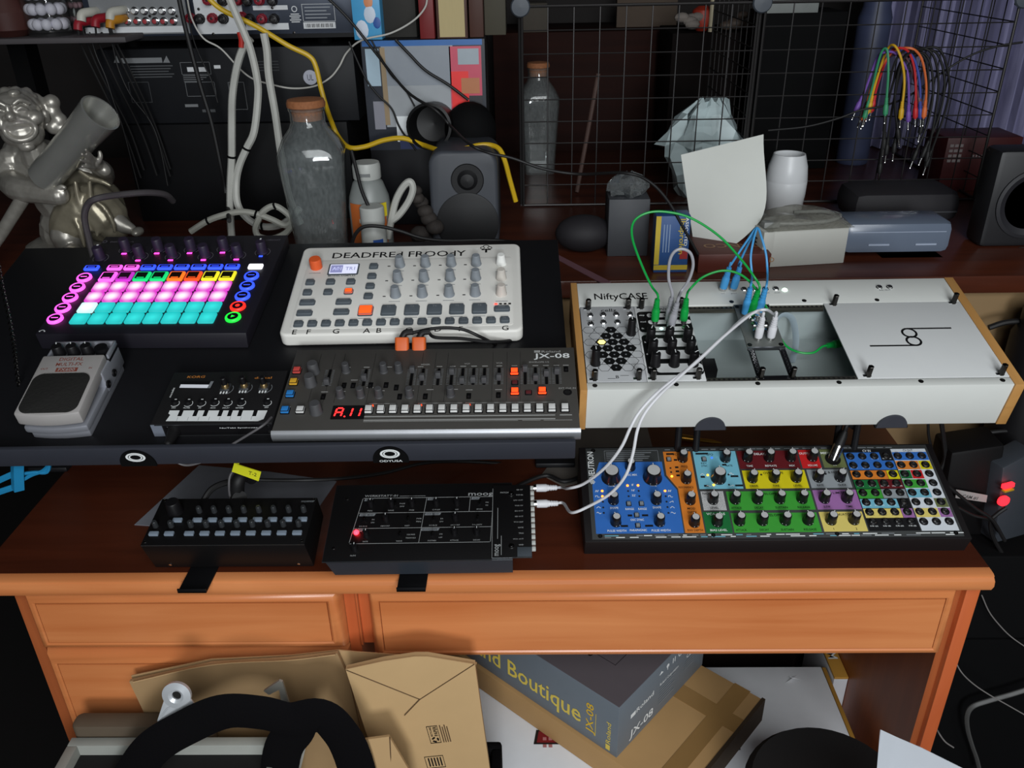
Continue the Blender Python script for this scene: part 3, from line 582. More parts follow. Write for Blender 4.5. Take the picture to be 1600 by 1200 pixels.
for x,y,w in ((131,117,15),(132,82.5,5),(167,83,9),(134,69.6,5),(170,69.6,9),(104,85,4),(104,91,4),(104,97,4),(33,15.5,8),(60,15.5,9),(58,29.5,7),(42,29.5,5),(96,117,9),(104,108,4),(160,100,5)): m.rect(x,x+w,y,y+2.6,z-.02,C['black'],t=.08)
pn=D.part(m,'control_panel')
for x,y in ((9,4),(134,4),(270,4),(400,4),(9,125),(134,125)): D.put(SCR,x,y,.6)
capm=M('knob_cap_metal',(178,178,178),.42,.0); kb=M('knob_black',(16,16,18),.3)
def nk(r0,r1,h):
    m=MB(); m.lathe([(r1-1.1,h-.1),(r1-1.1,h+.2),(.01,h+.25)],capm,n=24); cap=Kit(m,'metal_cap')
    m=MB(); m.lathe([(r0,0),(r0,1.2),(r0*.93,2.2),(r1+.4,h*.55),(r1,h-.8),(r1-.6,h),(.01,h)],kb,n=24)
    for a in (-.35,.35): m.sph((r0*.93*math.sin(a),-r0*.93*math.cos(a),1.8),.45,white,n=6,m=5)
    m.box(-.3,.3,r1-1.2,r0*.9,1.5,h+.05,white); return Kit(m,'knob',cap)
NS=nk(6.3,4.9,13.5); NB=nk(11.2,8.4,16); NM=nk(9,6.8,15)
ks=[(27.5,51),(76.3,50.6),(27.8,21.3),(76.6,21),(51.2,98.5),(114.5,110.8),(114.5,79.6),(114.8,50),(115.2,19.6),(165,110),(140.8,50.2),(140.8,20)]
ks+=[(191.3+25.6*i,110.2) for i in range(4)]+[(191.3+25.4*i,79.8) for i in range(5)]+[(166+25.35*i,50.2) for i in range(6)]+[(165.8+25.4*i,21) for i in range(6)]
for x,y in ks: D.put(NS,x,y,.6,rz=rnd.uniform(-.5,.5))
for x,y in ((27.2,83.5),(75.7,83)): D.put(NB,x,y,.6)
D.put(NM,152.2,81,.6)
m=MB(); m.lathe([(4.9,0),(4.9,.5),(3.6,.7)],blk,n=20); m.lathe([(3.6,.4),(3.6,2.2),(2.4,2.5),(2.1,1)],chrome,n=16); m.cyl(0,0,.9,1.05,2.2,hole,n=12); JN=Kit(m,'jack_socket')
for i in range(8):
    for k in range(4): D.put(JN,313.5+14.1*k,111.6-13.25*i,.72)
    for k in range(3): D.put(JN,369.6+14.15*k,111.6-13.25*i,.72)
m=MB(); m.lathe([(9,0),(9,.8),(6.5,1),(6.2,.3)],blk,n=28); m.cyl(0,0,.2,.4,6.3,hole); D.put(Kit(m,'midi_socket'),292,108,.7)
m=MB(); m.rrect(-3,3,-3,3,0,.6,.5,blk); m.box(-2.3,2.3,-2.3,2.3,.5,2.4,M('synth_button',(128,134,138),.5),.3); NBt=Kit(m,'button')
for x,y in ((44.5,46.5),(59,46.5),(52,31),(52,17),(98.1,110),(139.8,109.5)): D.put(NBt,x,y,.75)
lo=M('led_amber',(255,110,30),.4,emit=6); lw=M('led_warm',(255,170,40),.4,emit=5); lbu=M('led_blue_small',(40,90,255),.4,emit=2)
m=MB(); m.sph((0,0,.3),1.5,lo,1,1,.6,10,6); LO=Kit(m,'status_light'); m=MB(); m.sph((0,0,.3),1.4,lw,1,1,.6,10,6); LW=Kit(m,'status_light'); m=MB(); m.sph((0,0,.2),1.2,M('led_off',(20,20,24),.4),1,1,.6,10,6); LF=Kit(m,'status_light'); m=MB(); m.sph((0,0,.2),1.2,lbu,1,1,.6,10,6); LBu=Kit(m,'status_light')
for x,y in ((15.6,65),(15.3,57.4),(88,64.2),(45.5,72.3),(57.7,72.4)): D.put(LO,x,y,.75,label='lit orange light')
for x,y in ((98.5,85),(140.6,86.3),(145.3,72)): D.put(LW,x,y,.75,label='lit amber light')
for x,y in ((15.4,49.7),(15.2,41.8),(15.3,34.4),(88,56.5),(88,49),(88.1,41.5),(88.2,33.5),(45.5,64.4),(57.7,64.4),(45.5,57),(57.7,57),(98.5,91),(98.5,97),(165,86.5),(163,72),(203,86),(278,86)): D.put(LF,x,y,.75)
D.put(LBu,149.5,112,.75,label='lit blue light')

# ================================================================= small black touch-keyboard synth
D=Dev('pocket_synth','small black synthesizer with a white printed keyboard, beside the silver pedal','synthesizer',(-0.3733,0.7197,0.9443,0.01,0.2356),16.3)
bd=M('pocket_panel',(24,23,24),.5)
m=D.mb(); m.box(0,121,0,80,-16.3,0,bd,1); m.box(12,121.5,-.4,0,-15.5,-1,blk); m.box(0,11,-.5,.2,-16,-.6,M('pocket_side_grey',(110,116,128),.5)); m.rect(4,121,-.7,-.1,-1.3,alu,t=.9); m.rect(12,121,-.7,-.1,-16,alu,t=.9)
KB=[(14.2,4.7),(109.4,2.7),(112.6,18.0),(13.5,20.1)]
m.flat([(KB[0][0],KB[0][1]),(KB[1][0]-3,KB[1][1]),(KB[1][0]+2,KB[1][1]+3),KB[2],KB[3],(KB[3][0],KB[3][1]-4.5),(KB[3][0]+2.5,KB[3][1]-6.5),(KB[0][0]+1,KB[0][1]+5),(KB[0][0],KB[0][1])],.05,white)
kw=KB[1][0]-KB[0][0]
for x in [(25.7,13.4),(40.8,13.1),(51.1,12.8),(66.0,12.5),(75.7,12.3),(85.9,12.1),(101.0,11.8)]: m.rect(x[0]-2,x[0]+2,x[1]-2,x[1]+7,.22,ink)
for i in range(1,9): m.rect(KB[0][0]+i*kw/9,KB[0][0]+i*kw/9+.3,KB[0][1],KB[0][1]+5,.22,greyp)
for (x,y),tx in zip([(16.2,23.7),(29.6,23.4),(42.9,23.1),(56.4,22.8),(69.6,22.6),(83.4,22.3),(110.6,22.3)],('OSC','FILTER','EG','MOD','DELAY','REVERB','ARP')): m.text(tx,x,y-.5,.05,1.6,white,al='C')
(x,y),=[(16.4,70.3)]; m.text('KORG',x,y,.05,3.4,M('orange_print',(190,120,50),.5),18.5,shear=.1)
(x,y),=[(88.2,67.3)]; m.text('digital',x,y,.05,3.2,M('orange_print',(190,120,50),.5),18)
(x,y),=[(7.5,40.1)]; m.text('nu:tekt',x+1,y,.05,2.2,white,15,rot=PI/2)
m.text('Nu:Tekt Synthesizer',60,0,0,1.4,white,40,T=Matrix.Translation((8,-.8,-6))@Matrix.Rotation(PI/2,4,'X'))
D.part(m,'case')
S=[(13.7,53.6),(46.1,52.4),(47.0,62.8),(11.7,63.6)]
m=D.mb(); m.prism([S[0],S[1],S[2],S[3]],0,1.2,blk,.2); m.prism([S[0],S[1],(S[1][0],S[1][1]+5),(S[0][0],S[0][1]+5)],1.2,1.4,M('pocket_display',(205,208,216),.4,emit=.25)); m.prism([S[1],S[2],(S[2][0]-3,S[2][1]),(S[1][0]-3,S[1][1])],1.2,1.45,greyp); D.part(m,'display')
m=MB(); m.box(-5,5,-5,5,0,1.5,alu,.3); m.lathe([(4,1.5),(3.2,5),(3,5.2)],M('knob_brass',(150,128,90),.35,.9),n=18); m.lathe([(3,5),(3,13),(2.4,13.8),(.01,13.8)],blk,n=16); NK=Kit(m,'knob')
for x,y in [(61.5,53.9),(80.9,54.9),(101.6,54.4)]: D.put(NK,x,y); m=D.mb(); [m.rect(x-4+3*i,x-2.4+3*i,y-9.5,y-6,.05,white) for i in range(3)]; m.ring(x,y-2,8,8.5,.05,greyp,-.4*PI,.2*PI,10); D.part(m,'level_marks')
m=MB(); m.ring(0,0,4.2,4.7,0,white,-.75*PI,.25*PI,16); m.lathe([(3.2,0),(2.9,4),(.01,4.2)],blk,n=16); m.box(.4,2.6,1.4,2.2,4.1,4.3,white); NK2=Kit(m,'small_knob')
for x,y in [(15.6,30.6),(29.3,30.3),(42.7,30.0),(56.2,30.3),(69.5,30.1),(83.4,29.8),(109.8,29.2)]: D.put(NK2,x,y)
for x in (15.5,116): 
    for z in (-4.5,-11.5): m=D.mb(); m.lathe([(1.3,0),(1.3,.5),(.01,.7)],chrome,n=10,T=Matrix.Translation((x,-.4,z))@Matrix.Rotation(PI/2,4,'X')); D.part(m,'screw')
# ================================================================= silver effects pedal
D=Dev('effects_pedal','silver effects pedal with a black rubber treadle standing on the black stand','effects pedal',(-0.5002,0.718,0.9272,0.03,0.2356),0)
pa=M('pedal_silver',(150,152,160),.42,.45); pl=M('pedal_plate',(168,164,162),.5,.2)
m=D.mb()
def arcfront(x0,x1,yf,yb,b,n=10): return [(x0+(x1-x0)*i/n,yf-b*math.sin(PI*i/n)) for i in range(n+1)]+[(x1,yb),(x0,yb)]
m.prism(arcfront(5,63,5,108,3),0,10,pa,1.5); m.prism(arcfront(2,65,2,109,3.5),10,18,pa,2); m.box(1,66,60,109.5,10,36,pa,2.5)
m.box(1.4,4.2,84,109,33,41,pa,1); m.box(62.8,65.6,84,109,33,41,pa,1); m.box(1.4,65.6,106,109.2,33,41,pa,1); m.box(1,66,82,109,33,36,blkm); D.part(m,'housing')
m=D.mb(); P=arcfront(0,64,1,82,3.5); m.add([(x,y,22+y*.1) for x,y in P]+[(x,y,37+y*.085) for x,y in P],[tuple(range(len(P)))[::-1],tuple(range(len(P),2*len(P)))]+[(i,(i+1)%len(P),len(P)+(i+1)%len(P),len(P)+i) for i in range(len(P))],pl,bev=2)
T=Matrix.Translation((0,0,37.1))@Matrix.Rotation(math.atan(.085),4,'X')
rd=M('pedal_red_print',(120,60,48),.6)
m.text('DIGITAL',32,73.5,.1,4.6,rd,25,'C',T=T); m.text('MULTI-FX',32,66,.1,4.6,rd,27,'C',T=T); m.rect(21,43,57.5,63,.05,rd,T=T); m.text('FX600',32,58.3,.25,4,pl,17,'C',T=T); m.text('OUT',5,61,.1,2.4,rd,T=T); m.text('IN',54,61,.1,2.4,rd,T=T)
D.part(m,'treadle')
m=D.mb(); P=[(4,8+3*0)]; P=rr(3.2,60.5,1.2,53,9,6); P=[(x,y+(2.2*math.sin(PI*(x-3)/58) if y>30 else -1.6*math.sin(PI*(x-3)/58))) for x,y in P]; m.prism(P,.2,1.5,M('treadle_rubber',(20,19,17),.8,scale=300,bump=.3),.4,T=T); D.part(m,'rubber_pad')
m=MB(); m.lathe([(6.4,0),(5.6,11),(5,12),(.01,12)],blk,n=20); m.box(-.5,.5,3,6,8,12.2,white); PK=Kit(m,'knob')
for x in (11,26,41): D.put(PK,x,93,36,rz=.4)
m=MB(); m.lathe([(7,0),(6.5,9),(.01,9.4)],blkm,n=20); D.put(Kit(m,'selector_knob'),56,93,36)
for y in (62,80): m=D.mb(); m.lathe([(4.2,0),(4.2,1.6),(2.8,1.8),(2.8,.6)],blk,n=16,T=Matrix.Translation((66,y,20))@Matrix.Rotation(PI/2,4,'Y')); D.part(m,'jack_socket')
# ================================================================= black step sequencer with two rows of grey buttons
D=Dev('step_sequencer','black step sequencer with two rows of small grey buttons, lowest on the desk','sequencer',(-0.4166,0.7193,0.7949,0.0001,0.1892),41)
qb=M('sequencer_button',(120,132,146),.45); qk=M('smoky_knob',(44,46,48),.25); qc=M('sequencer_case',(12,11,12),.5,spec=.3)
m=D.mb(); m.hexa([(4,4,-41),(180,4,-41),(180,70,-32),(4,70,-32)],[(0,0,0),(177,0,0),(178,69,0),(1,69,0)],qc,.8); m.rect(1,177,-.3,.3,-.6,alu,t=.7)
m.text('sequencer',176,62,.05,2.4,greyp,15,'R'); D.part(m,'case')
m=MB(); m.prism(rr(-5.2,5.2,-2.7,2.7,1),0,3,qb,.6); QB=Kit(m,'button'); m=MB(); m.lathe([(3.2,0),(2.9,7),(2.2,8),(.01,8.2)],qk,n=16); QK=Kit(m,'small_knob')
for i in range(10): D.put(QB,(10.2,27,0,0,0,0,0,0,0,0)[i] if i<2 else 48.9+16.8*(i-2),15.3)
for x in (29.9,)+tuple(51.9+16.65*i for i in range(8)): D.put(QB,x,34.8)
for x in (8,25.3)+tuple(47.1+16.95*i for i in range(8)): D.put(QK,x,27.3)
for i in range(8): D.put(QK,50.1+16.7*i,48.5)
m=MB(); m.lathe([(9,0),(8.6,2),(7.4,15),(6.6,16),(.01,16.2)],blk,n=22); D.put(Kit(m,'knob'),22.6,49)
m=MB(); m.lathe([(1.5,0),(1.5,.5),(.01,.9)],chrome,n=10); QS=Kit(m,'screw')
for x,y in ((3.5,5),(173.5,5),(174,66),(5,66)): D.put(QS,x,y)
for x in (22,164): m=D.mb(); m.lathe([(1.6,0),(1.6,.6),(.01,1)],chrome,n=10,T=Matrix.Translation((x,3.6,-36))@Matrix.Rotation(PI/2+.1,4,'X')); D.part(m,'screw')
# ================================================================= black analogue synth with white outlines
D=Dev('analogue_synth','black flat synthesizer with white outlined panel and one red light, front of the desk','synthesizer',(-0.21,0.6991,0.7911,0.0121,0.2563),32)
wc=M('analogue_case',(14,13,14),.42); wf=M('analogue_front',(46,52,60),.5); wl_=M('outline_print',(150,152,152),.6)
m=D.mb(); m.hexa([(2,2,-31),(193,2,-31),(193,101,-31),(2,101,-31)],[(-3,-3,-1.2),(193,-3,-1.2),(193,101,-1.2),(-3,101,-1.2)],wf); m.box(-6.5,193,-3.5,102,-1.2,0,wc,.2); m.rect(-6.5,193,-3.9,-3.5,-1,alu,t=.9)
def ln(x0,y0,x1,y1,w=.45): 
    dx,dy=x1-x0,y1-y0; l=math.hypot(dx,dy); nx,ny=-dy/l*w/2,dx/l*w/2; m.prism([(x0-nx,y0-ny),(x1-nx,y1-ny),(x1+nx,y1+ny),(x0+nx,y0+ny)],.03,.15,wl_)
ln(27,82,171,82); ln(19.5,19.5,169,19.5); ln(18.9,21,26.1,81.5); ln(172,81,169.6,20); ln(97.6,82,93.1,19.5); ln(24,61,171,61); ln(21.2,39.8,170,39.8); ln(146.5,82,145.5,61)
for x,y,tx in ((28,79.3,'VCO'),(98.5,79.3,'VCF'),(147.5,79.3,'VCA'),(25,58,'VCO MOD'),(97,58,'VCF MOD'),(22,36.8,'LFO'),(94.5,36.8,'ENVELOPE')):
    wd=4+2.0*len(tx); m.prism([(x,y-1.2),(x+wd-1.5,y-1.2),(x+wd,y+2),(x+.6,y+2)],.04,.17,greyp); m.text(tx,x+1.5,y-.6,.18,1.9,wc,wd-4)
for x,y,tx in ((36,63.5,'FREQ'),(59,63.5,'WAVE'),(82,63.5,'PWM'),(109,63.5,'CUTOFF'),(132,63.5,'RES'),(157,63.5,'MODE'),(31,42,'SOURCE'),(55,42,'AMOUNT'),(79,42,'DEST'),(107,42,'SOURCE'),(131,42,'AMOUNT'),(155,42,'POLARITY'),(36,21.5,'RATE'),(72,21.5,'WAVE'),(107,21.5,'SUSTAIN'),(131,21.5,'ATTACK'),(155,21.5,'DECAY'),(25,3.5,'GLIDE'),(71,73,'PULSE'),(71,69,'SAW'),(165,73,'ON'),(165,69,'EG'),(41,51,'EG'),(41,47,'LFO'),(91,51.5,'PWM'),(91,47.5,'FREQ'),(116,51,'EG'),(116,47,'LFO'),(84,30,'SQUARE'),(84,25.5,'TRIANGLE'),(116,30,'ON'),(116,25.5,'OFF')):
    m.text(tx,x,y,.05,1.6,wl_,al='C',res=1)
m.text('WERKSTATT-01',27.5,84,.05,2.8,wl_,37,shear=.15); ln(67,84.6,96,84.6,.3); m.text('moog',144,83.8,.05,4.2,wl_,28)
D.part(m,'case')
m=D.mb(); m.box(171.5,213.5,-2,97,.3,1.8,wc,.2); m.rect(171.5,213.5,-2.4,-2,.4,alu,t=1.2); m.rect(171.3,171.7,-2,92,.6,wl_,t=1.25); m.box(198,213.5,-1.8,10.5,1.8,2.6,M('board_grey',(66,72,78),.5),.2)
for i,tx in enumerate(('KB CV','VCF IN','LFO OUT','VCA CV','EG OUT','KB OUT','VCO EXP','GATE','TRIG','VCO OUT','GND')): m.text(tx,205,89-7.6*i,1.82,1.7,wl_,al='R',res=1)
m.text('moog',178.5,0,1.82,4.6,wl_,15,rot=PI/2); ln2=m.rect(177,177.5,22,64,1.82,wl_); m.rect(181,181.5,1,26,1.82,wl_); m.text('PATCH',180,85,1.82,2,wl_)
cvb=D.part(m,'patch_board')
for i in range(12):
    m=D.mb(); y=92.2-7.6*i; m.box(213.5,217.6,y-2.1,y+2.1,-.6,3.2,M('header_pin_ivory',(186,188,184),.45),.4); m.box(217.55,217.7,y-1.1,y+1.1,.4,2.2,hole); D.part(m,'patch_socket',cvb)
m=MB(); m.lathe([(3,0),(3,.8),(1.6,1),(1.4,1.6),(.01,1.8)],chrome,n=14)
BS=Kit(m,'screw')
for x,y in ((192,84),(192,12)): D.put(BS,x,y,1.8,parent=cvb)
m=MB(); m.lathe([(3.4,0),(3,8),(.01,8.3)],blk,n=16); m.box(-.3,.3,1,3.2,5,8.5,white); WK=Kit(m,'knob')
for x,y in ((36,72),(59,72),(82,72),(109,72),(132,72),(55,51),(131,51),(36,30),(131,31),(155,31),(26,12)): D.put(WK,x,y)
m=MB(); m.cyl(0,0,0,.6,2.6,blkm,n=6); m.rod((0,0,.6),(.8,0,6),.9,gun,1.2,8); TG=Kit(m,'toggle_switch')
for x,y in ((63,72),(31,51),(79,51),(107,51),(155,51),(72,30),(107,30),(157,72)): D.put(TG,x,y)
m=D.mb(); m.sph((25,33.5,1.5),3,M('led_strong_red',(255,28,40),.4,emit=14),1,1,.9); D.part(m,'rate_light')
for x,y in ((3,14),(8,82)): D.put(QS,x,y)
# ---- the two little stands under them (black, each with a flat tongue over the desk edge)
for nm,lab,cx,y0,fr in (('device_stand','black metal stand under the step sequencer, its tongue over the desk edge',-.360,.727,(-0.4166,0.7193,0.7949,0.0001,0.1892)),('device_stand','black metal stand under the analogue synth, its tongue over the desk edge',-.1255,.708,(-0.21,0.6991,0.7911,0.0121,0.2563))):
    sx=cx; t=fr[4]; s_=thing(nm,lab,'stand',(sx,.75,.7507),(0,0,0),'little black stands'); m=W(s_); m.box(sx-.0155,sx+.0155,.694,.80,.7506,.7526,blkm,.0004); m.box(sx-.0155,sx+.0155,.694,.6955,.7506,.756,blkm,.0003); m.obj('tongue',s_)
    m=W(s_); yb=fr[1]+.085; zz=fr[2]-(.043 if 'seq' in lab else .034)+.085*math.tan(t)
    m.add([(sx-.012,yb-.02,.7506),(sx+.012,yb-.02,.7506),(sx+.012,yb,.7506),(sx-.012,yb,.7506),(sx-.012,yb-.02,zz-.004),(sx+.012,yb-.02,zz-.004),(sx+.012,yb,zz),(sx-.012,yb,zz)],[(0,3,2,1),(4,5,6,7),(0,1,5,4),(1,2,6,5),(2,3,7,6),(3,0,4,7)],blkm); m.obj('prop',s_)
# ---- stand of the white case
NF=(0.0629,0.7675,0.9619,0.0067,0.2452); s_=thing('case_stand','black stand with two round grey tabs holding up the white modular case','stand',(NF[0]+.21,NF[1]+.08,.7505))
TN=Matrix.Translation(NF[:3])@Matrix.Rotation(NF[3],4,'Z')@Matrix.Rotation(NF[4],4,'X')@Matrix.Diagonal((.001,.001,.001,1))
tabm=M('stand_tab_grey',(52,54,62),.6)
for cx in (129,318.5):
    m=W(s_); m.box(cx-17,cx+17,-14,165,-58,-55.2,sh,0,TN); m.obj('support_arm',s_)
    m=W(s_); m.prism([(cx+16*math.cos(PI*i/18),-57+17*math.sin(PI*i/18)) for i in range(19)],0,2.2,tabm,.0,TN@Matrix.Translation((0,-12.4,0))@Matrix.Rotation(PI/2,4,'X')); m.obj('round_tab',s_)
    a=TN@Vector((cx,95,-58)); m=W(s_)
    for q in (-.011,.011): m.rod((a.x+q,a.y-.01,.7506),(a.x+q,a.y,a.z),.004,sh); 
    m.box(a.x-.02,a.x+.02,a.y-.06,a.y+.08,.7505,.756,sh,.001); m.rod((a.x-.012,a.y,.80),(a.x+.012,a.y,.80),.003,sh); m.obj('leg',s_)
# ================================================================= patch cables
def plug(root,base,axis,mat,L=.030,r=.0045,metal=True,tip=False):
    b=Vector(base); a=Vector(axis).normalized(); T=Matrix.Translation(b-Vector(root.location))@a.to_track_quat('Z','Y').to_matrix().to_4x4()
    m=MB(1); pr=[(r*.95,.0025),(r,.004),(r,L*.52),(r*.86,L*.56)]
    for i in range(4): z0=L*.6+L*.1*i; pr+=[(r*.8-.0002*i,z0),(r*.8-.0002*i,z0+L*.05),(r*.62,z0+L*.055),(r*.62,z0+L*.095)]
    m.lathe(pr+[(r*.5,L)],mat,n=14,T=T); o=m.obj('plug',root)
    if metal: m=MB(1); m.lathe([(r*.98,-.0005),(r*.98,.0025)]+([(.0017,-.0005)][:0]),chrome,n=14,T=T); m.obj('metal_collar',o)
    if tip: m=MB(1); m.lathe([(.0005,-.014),(.0014,-.0125),(.001,-.011),(.0018,-.010),(.0018,.0025)],chrome,n=10,T=T); m.obj('metal_tip',o)
    return b+a*L
NN=Vector((0,-math.sin(NF[4]),math.cos(NF[4])))
def patch(name,label,col,ends,mids,r=.0012,group=None,cat='patch cable'):
    """ends: (base, axis, plug length) of both plugs; mids: points between"""
    root=thing(name,label,cat,ends[0][0],(0,0,0),group)
    p=[plug(root,b,a,col,l) for b,a,l in ends]
    d0,d1=Vector(ends[0][1]).normalized()*.006,Vector(ends[1][1]).normalized()*.006
    m=W(root); m.tube([p[0]-d0*.5,p[0]+d0]+[Vector(q) for q in mids]+[p[1]+d1,p[1]-d1*.5],r,col,8,6); m.obj('cord',root)
gr=M('cable_green',(10,150,62),.4); wh=M('cable_white',(208,208,212),.45); gy=M('cable_grey',(150,150,156),.35); bu=M('cable_blue',(66,146,202),.4)
P=[(0.1419,0.8631,0.9867),(0.1734,0.8633,0.9867),(0.1572,0.8632,0.9867),(0.1573,0.8518,0.9838),(0.2276,0.9211,1.0011),(0.2395,0.9212,1.0011)]
Q=[(0.2482,0.8713,0.9886),(0.2432,0.8737,0.9892),(0.2572,0.8723,0.9888),(0.2489,0.8325,0.9789),(0.2624,0.8326,0.9789)]
patch('patch_cable','green cord in a tall loop from the striped module to the grey half-height module',gr,[(P[0],NN,.03),(Q[0],NN+Vector((.1,0,0)),.034)],[(0.1359,0.868,1.028),(0.1234,0.868,1.0538),(0.1132,0.868,1.081),(0.1137,0.868,1.0984),(0.1266,0.868,1.1078),(0.1465,0.868,1.1089),(0.1737,0.868,1.1017),(0.2057,0.868,1.0811),(0.2323,0.868,1.0538),(0.2466,0.868,1.0361)],.0013,'green patch cables')
patch('patch_cable','green cord in a low arch from the striped module down into the open bay',gr,[(P[1],NN,.03),([(0.3542,0.8679,0.9556)][0],(-1,-.35,0),.02)],[(0.1795,0.872,1.0207),(0.1923,0.872,1.0346),(0.2124,0.872,1.0417),(0.2315,0.872,1.0378),(0.2474,0.872,1.025),(0.2592,0.872,1.0076)]+[(0.2791,0.8885,0.9784),(0.2832,0.8752,0.9658),(0.2912,0.8636,0.9546),(0.3033,0.8542,0.9512),(0.3183,0.8533,0.951)],.0013,'green patch cables')
patch('patch_cable','short grey cord looping between two sockets of the striped module',gy,[(P[2],NN,.032),(P[3],NN+Vector((.12,.0,0)),.034)],[(0.1538,0.862,1.0367),(0.1532,0.862,1.0555),(0.1572,0.862,1.0668),(0.1657,0.862,1.0703),(0.1749,0.862,1.0652),(0.1787,0.862,1.0516),(0.1753,0.862,1.0349),(0.168,0.862,1.0218)],.0017)
patch('patch_cable','blue cord from the outermost top socket of the white case',bu,[(P[4],NN+Vector((.1,0,0)),.03),(Q[2],NN+Vector((.06,0,0)),.036)],[(0.2342,0.925,1.0283),(0.2427,0.925,1.0443),(0.2524,0.925,1.0615),(0.2597,0.925,1.0725),(0.2633,0.915,1.0638),(0.2676,0.905,1.0478),(0.2685,0.895,1.0311)],.0013,'blue patch cables')
patch('patch_cable','blue cord from the second top socket of the white case',bu,[(P[5],NN+Vector((.1,0,0)),.03),(Q[1],NN,.036)],[(0.2436,0.925,1.029),(0.2491,0.925,1.0457),(0.2546,0.925,1.0607),(0.2591,0.925,1.0718),(0.2544,0.915,1.0609),(0.2509,0.905,1.045),(0.2519,0.895,1.0275)],.0013,'blue patch cables')
WP=[(0.0067,0.7906,0.8159),(0.007,0.7685,0.8101)]
patch('patch_cable','long white cord reaching the hindmost socket of the black analogue synth',wh,[(Q[3],NN,.028),(WP[0],(1,.02,0),.026)],[(0.2488,0.83,1.0073),(0.2433,0.84,1.006),(0.2292,0.835,0.9995),(0.1973,0.8,0.989),(0.1695,0.77,0.9797),(0.1422,0.745,0.9733),(0.123,0.73,0.9644),(0.109,0.722,0.9511),(0.101,0.717,0.9374),(0.0923,0.715,0.9152),(0.0778,0.72,0.8886),(0.0581,0.735,0.8591),(0.0427,0.745,0.8467)],.0016,'white patch cables')
patch('patch_cable','long white cord reaching the fourth socket of the black analogue synth',wh,[(Q[4],NN,.028),(WP[1],(1,.02,0),.026)],[(0.2608,0.83,1.0086),(0.2552,0.84,1.0089),(0.24,0.835,1.0067),(0.2062,0.8,0.9991),(0.1782,0.775,0.9865),(0.1489,0.748,0.9745),(0.1292,0.73,0.9657),(0.1152,0.722,0.951),(0.1078,0.716,0.935),(0.1042,0.712,0.911),(0.0981,0.71,0.8866),(0.0848,0.715,0.8615),(0.0643,0.722,0.8407),(0.0455,0.727,0.8283)],.0016,'white patch cables')
# audio leads with orange plugs behind the charcoal module
org=M('plug_orange',(206,92,34),.5)
for i,(px_,mid,lab) in enumerate((([(-0.135,0.83,0.9717)][0],[(-0.1271,0.84,0.9859),(-0.0988,0.84,0.9917),(-0.0711,0.84,0.9905),(-0.0492,0.84,0.9804),(-0.0278,0.88,0.949),(-0.0087,0.95,0.9089)],'black lead with an orange plug behind the charcoal module, arching over the other'),([(-0.1165,0.83,0.9717)][0],[(-0.1001,0.845,0.9787),(-0.0721,0.845,0.9769),(-0.0406,0.845,0.9726),(-0.0164,0.87,0.9632),(-0.0004,0.93,0.9514),(0.0106,1.02,0.9406)],'black lead with an orange plug behind the charcoal module, running flat'))):
    r_=thing('audio_lead',lab,'audio cable',px_,(0,0,0),'leads with orange plugs'); a=Vector((0,.5,1)).normalized(); b=Vector(px_)
    T=a.to_track_quat('Z','Y').to_matrix().to_4x4(); m=MB(1); m.rrect(-.0075,.0075,-.005,.005,-.004,.013,.003,org,.0012,T=T); m.obj('plug_body',r_)
    m=MB(1); m.tube([a*.012,a*.017+Vector((.004,0,.001)),a*.018+Vector((.012,0,.001))],.0036,rubber,10,5); m.obj('strain_relief',r_)
    m=W(r_); m.tube([b+a*.018+Vector((.01,0,.001))]+[Vector(q) for q in mid],.0019,rubber,8,6); m.obj('cord',r_)
# lead plugged into the front of the pocket synth
r_=thing('audio_lead','thin grey lead with a black plug in the front of the pocket synth','audio cable',[(-0.3513,0.7208,0.9363)][0])
m=W(r_); b=Vector(r_.location); q=Vector((-0.35,0.7,0.9335)); e=[(-0.3487,0.695,0.9279),(-0.3456,0.695,0.9183),(-0.3342,0.695,0.9122),(-0.3142,0.695,0.9179),(-0.2909,0.695,0.9324),(-0.2667,0.695,0.9473),(-0.2534,0.7,0.9542),(-0.2503,0.716,0.9534)]
m.tube([b,b+(q-b)*.5,q],lambda t:.0062-.002*t,rubber,12,4); m.tube([q,Vector(e[0])],lambda t:.0042-.0012*t,rubber,10,2); 
for i in range(5): k_=q+(Vector(e[0])-q)*(i/5); m.sph(k_-Vector(r_.location)*0,.0043,rubber,n=10,m=6)
m.obj('plug',r_); m=W(r_); m.tube([q]+[Vector(p_) for p_ in e],.0012,M('lead_grey',(84,82,84),.4),8,6); m.obj('cord',r_)
# midi plug in the patch synth
b=Vector([(0.3619,0.8524,0.812)][0]); r_=thing('midi_lead','black lead with a chrome round plug in the patch panel synth','audio cable',b); a=Vector((.35,.25,1)).normalized(); T=a.to_track_quat('Z','Y').to_matrix().to_4x4()
m=MB(1); m.lathe([(.0062,-.001),(.0062,.016),(.0055,.018)],chrome,n=20,T=T); m.lathe([(.0056,.018),(.005,.03),(.0032,.036)],rubber,n=16,T=T); m.obj('plug',r_)
m=W(r_); m.tube([b+a*.033,b+a*.045]+[Vector(q) for q in [(0.3936,0.885,0.835),(0.4068,0.9,0.8378),(0.4236,0.93,0.8342)]],.0026,rubber,8,6); m.obj('cord',r_)
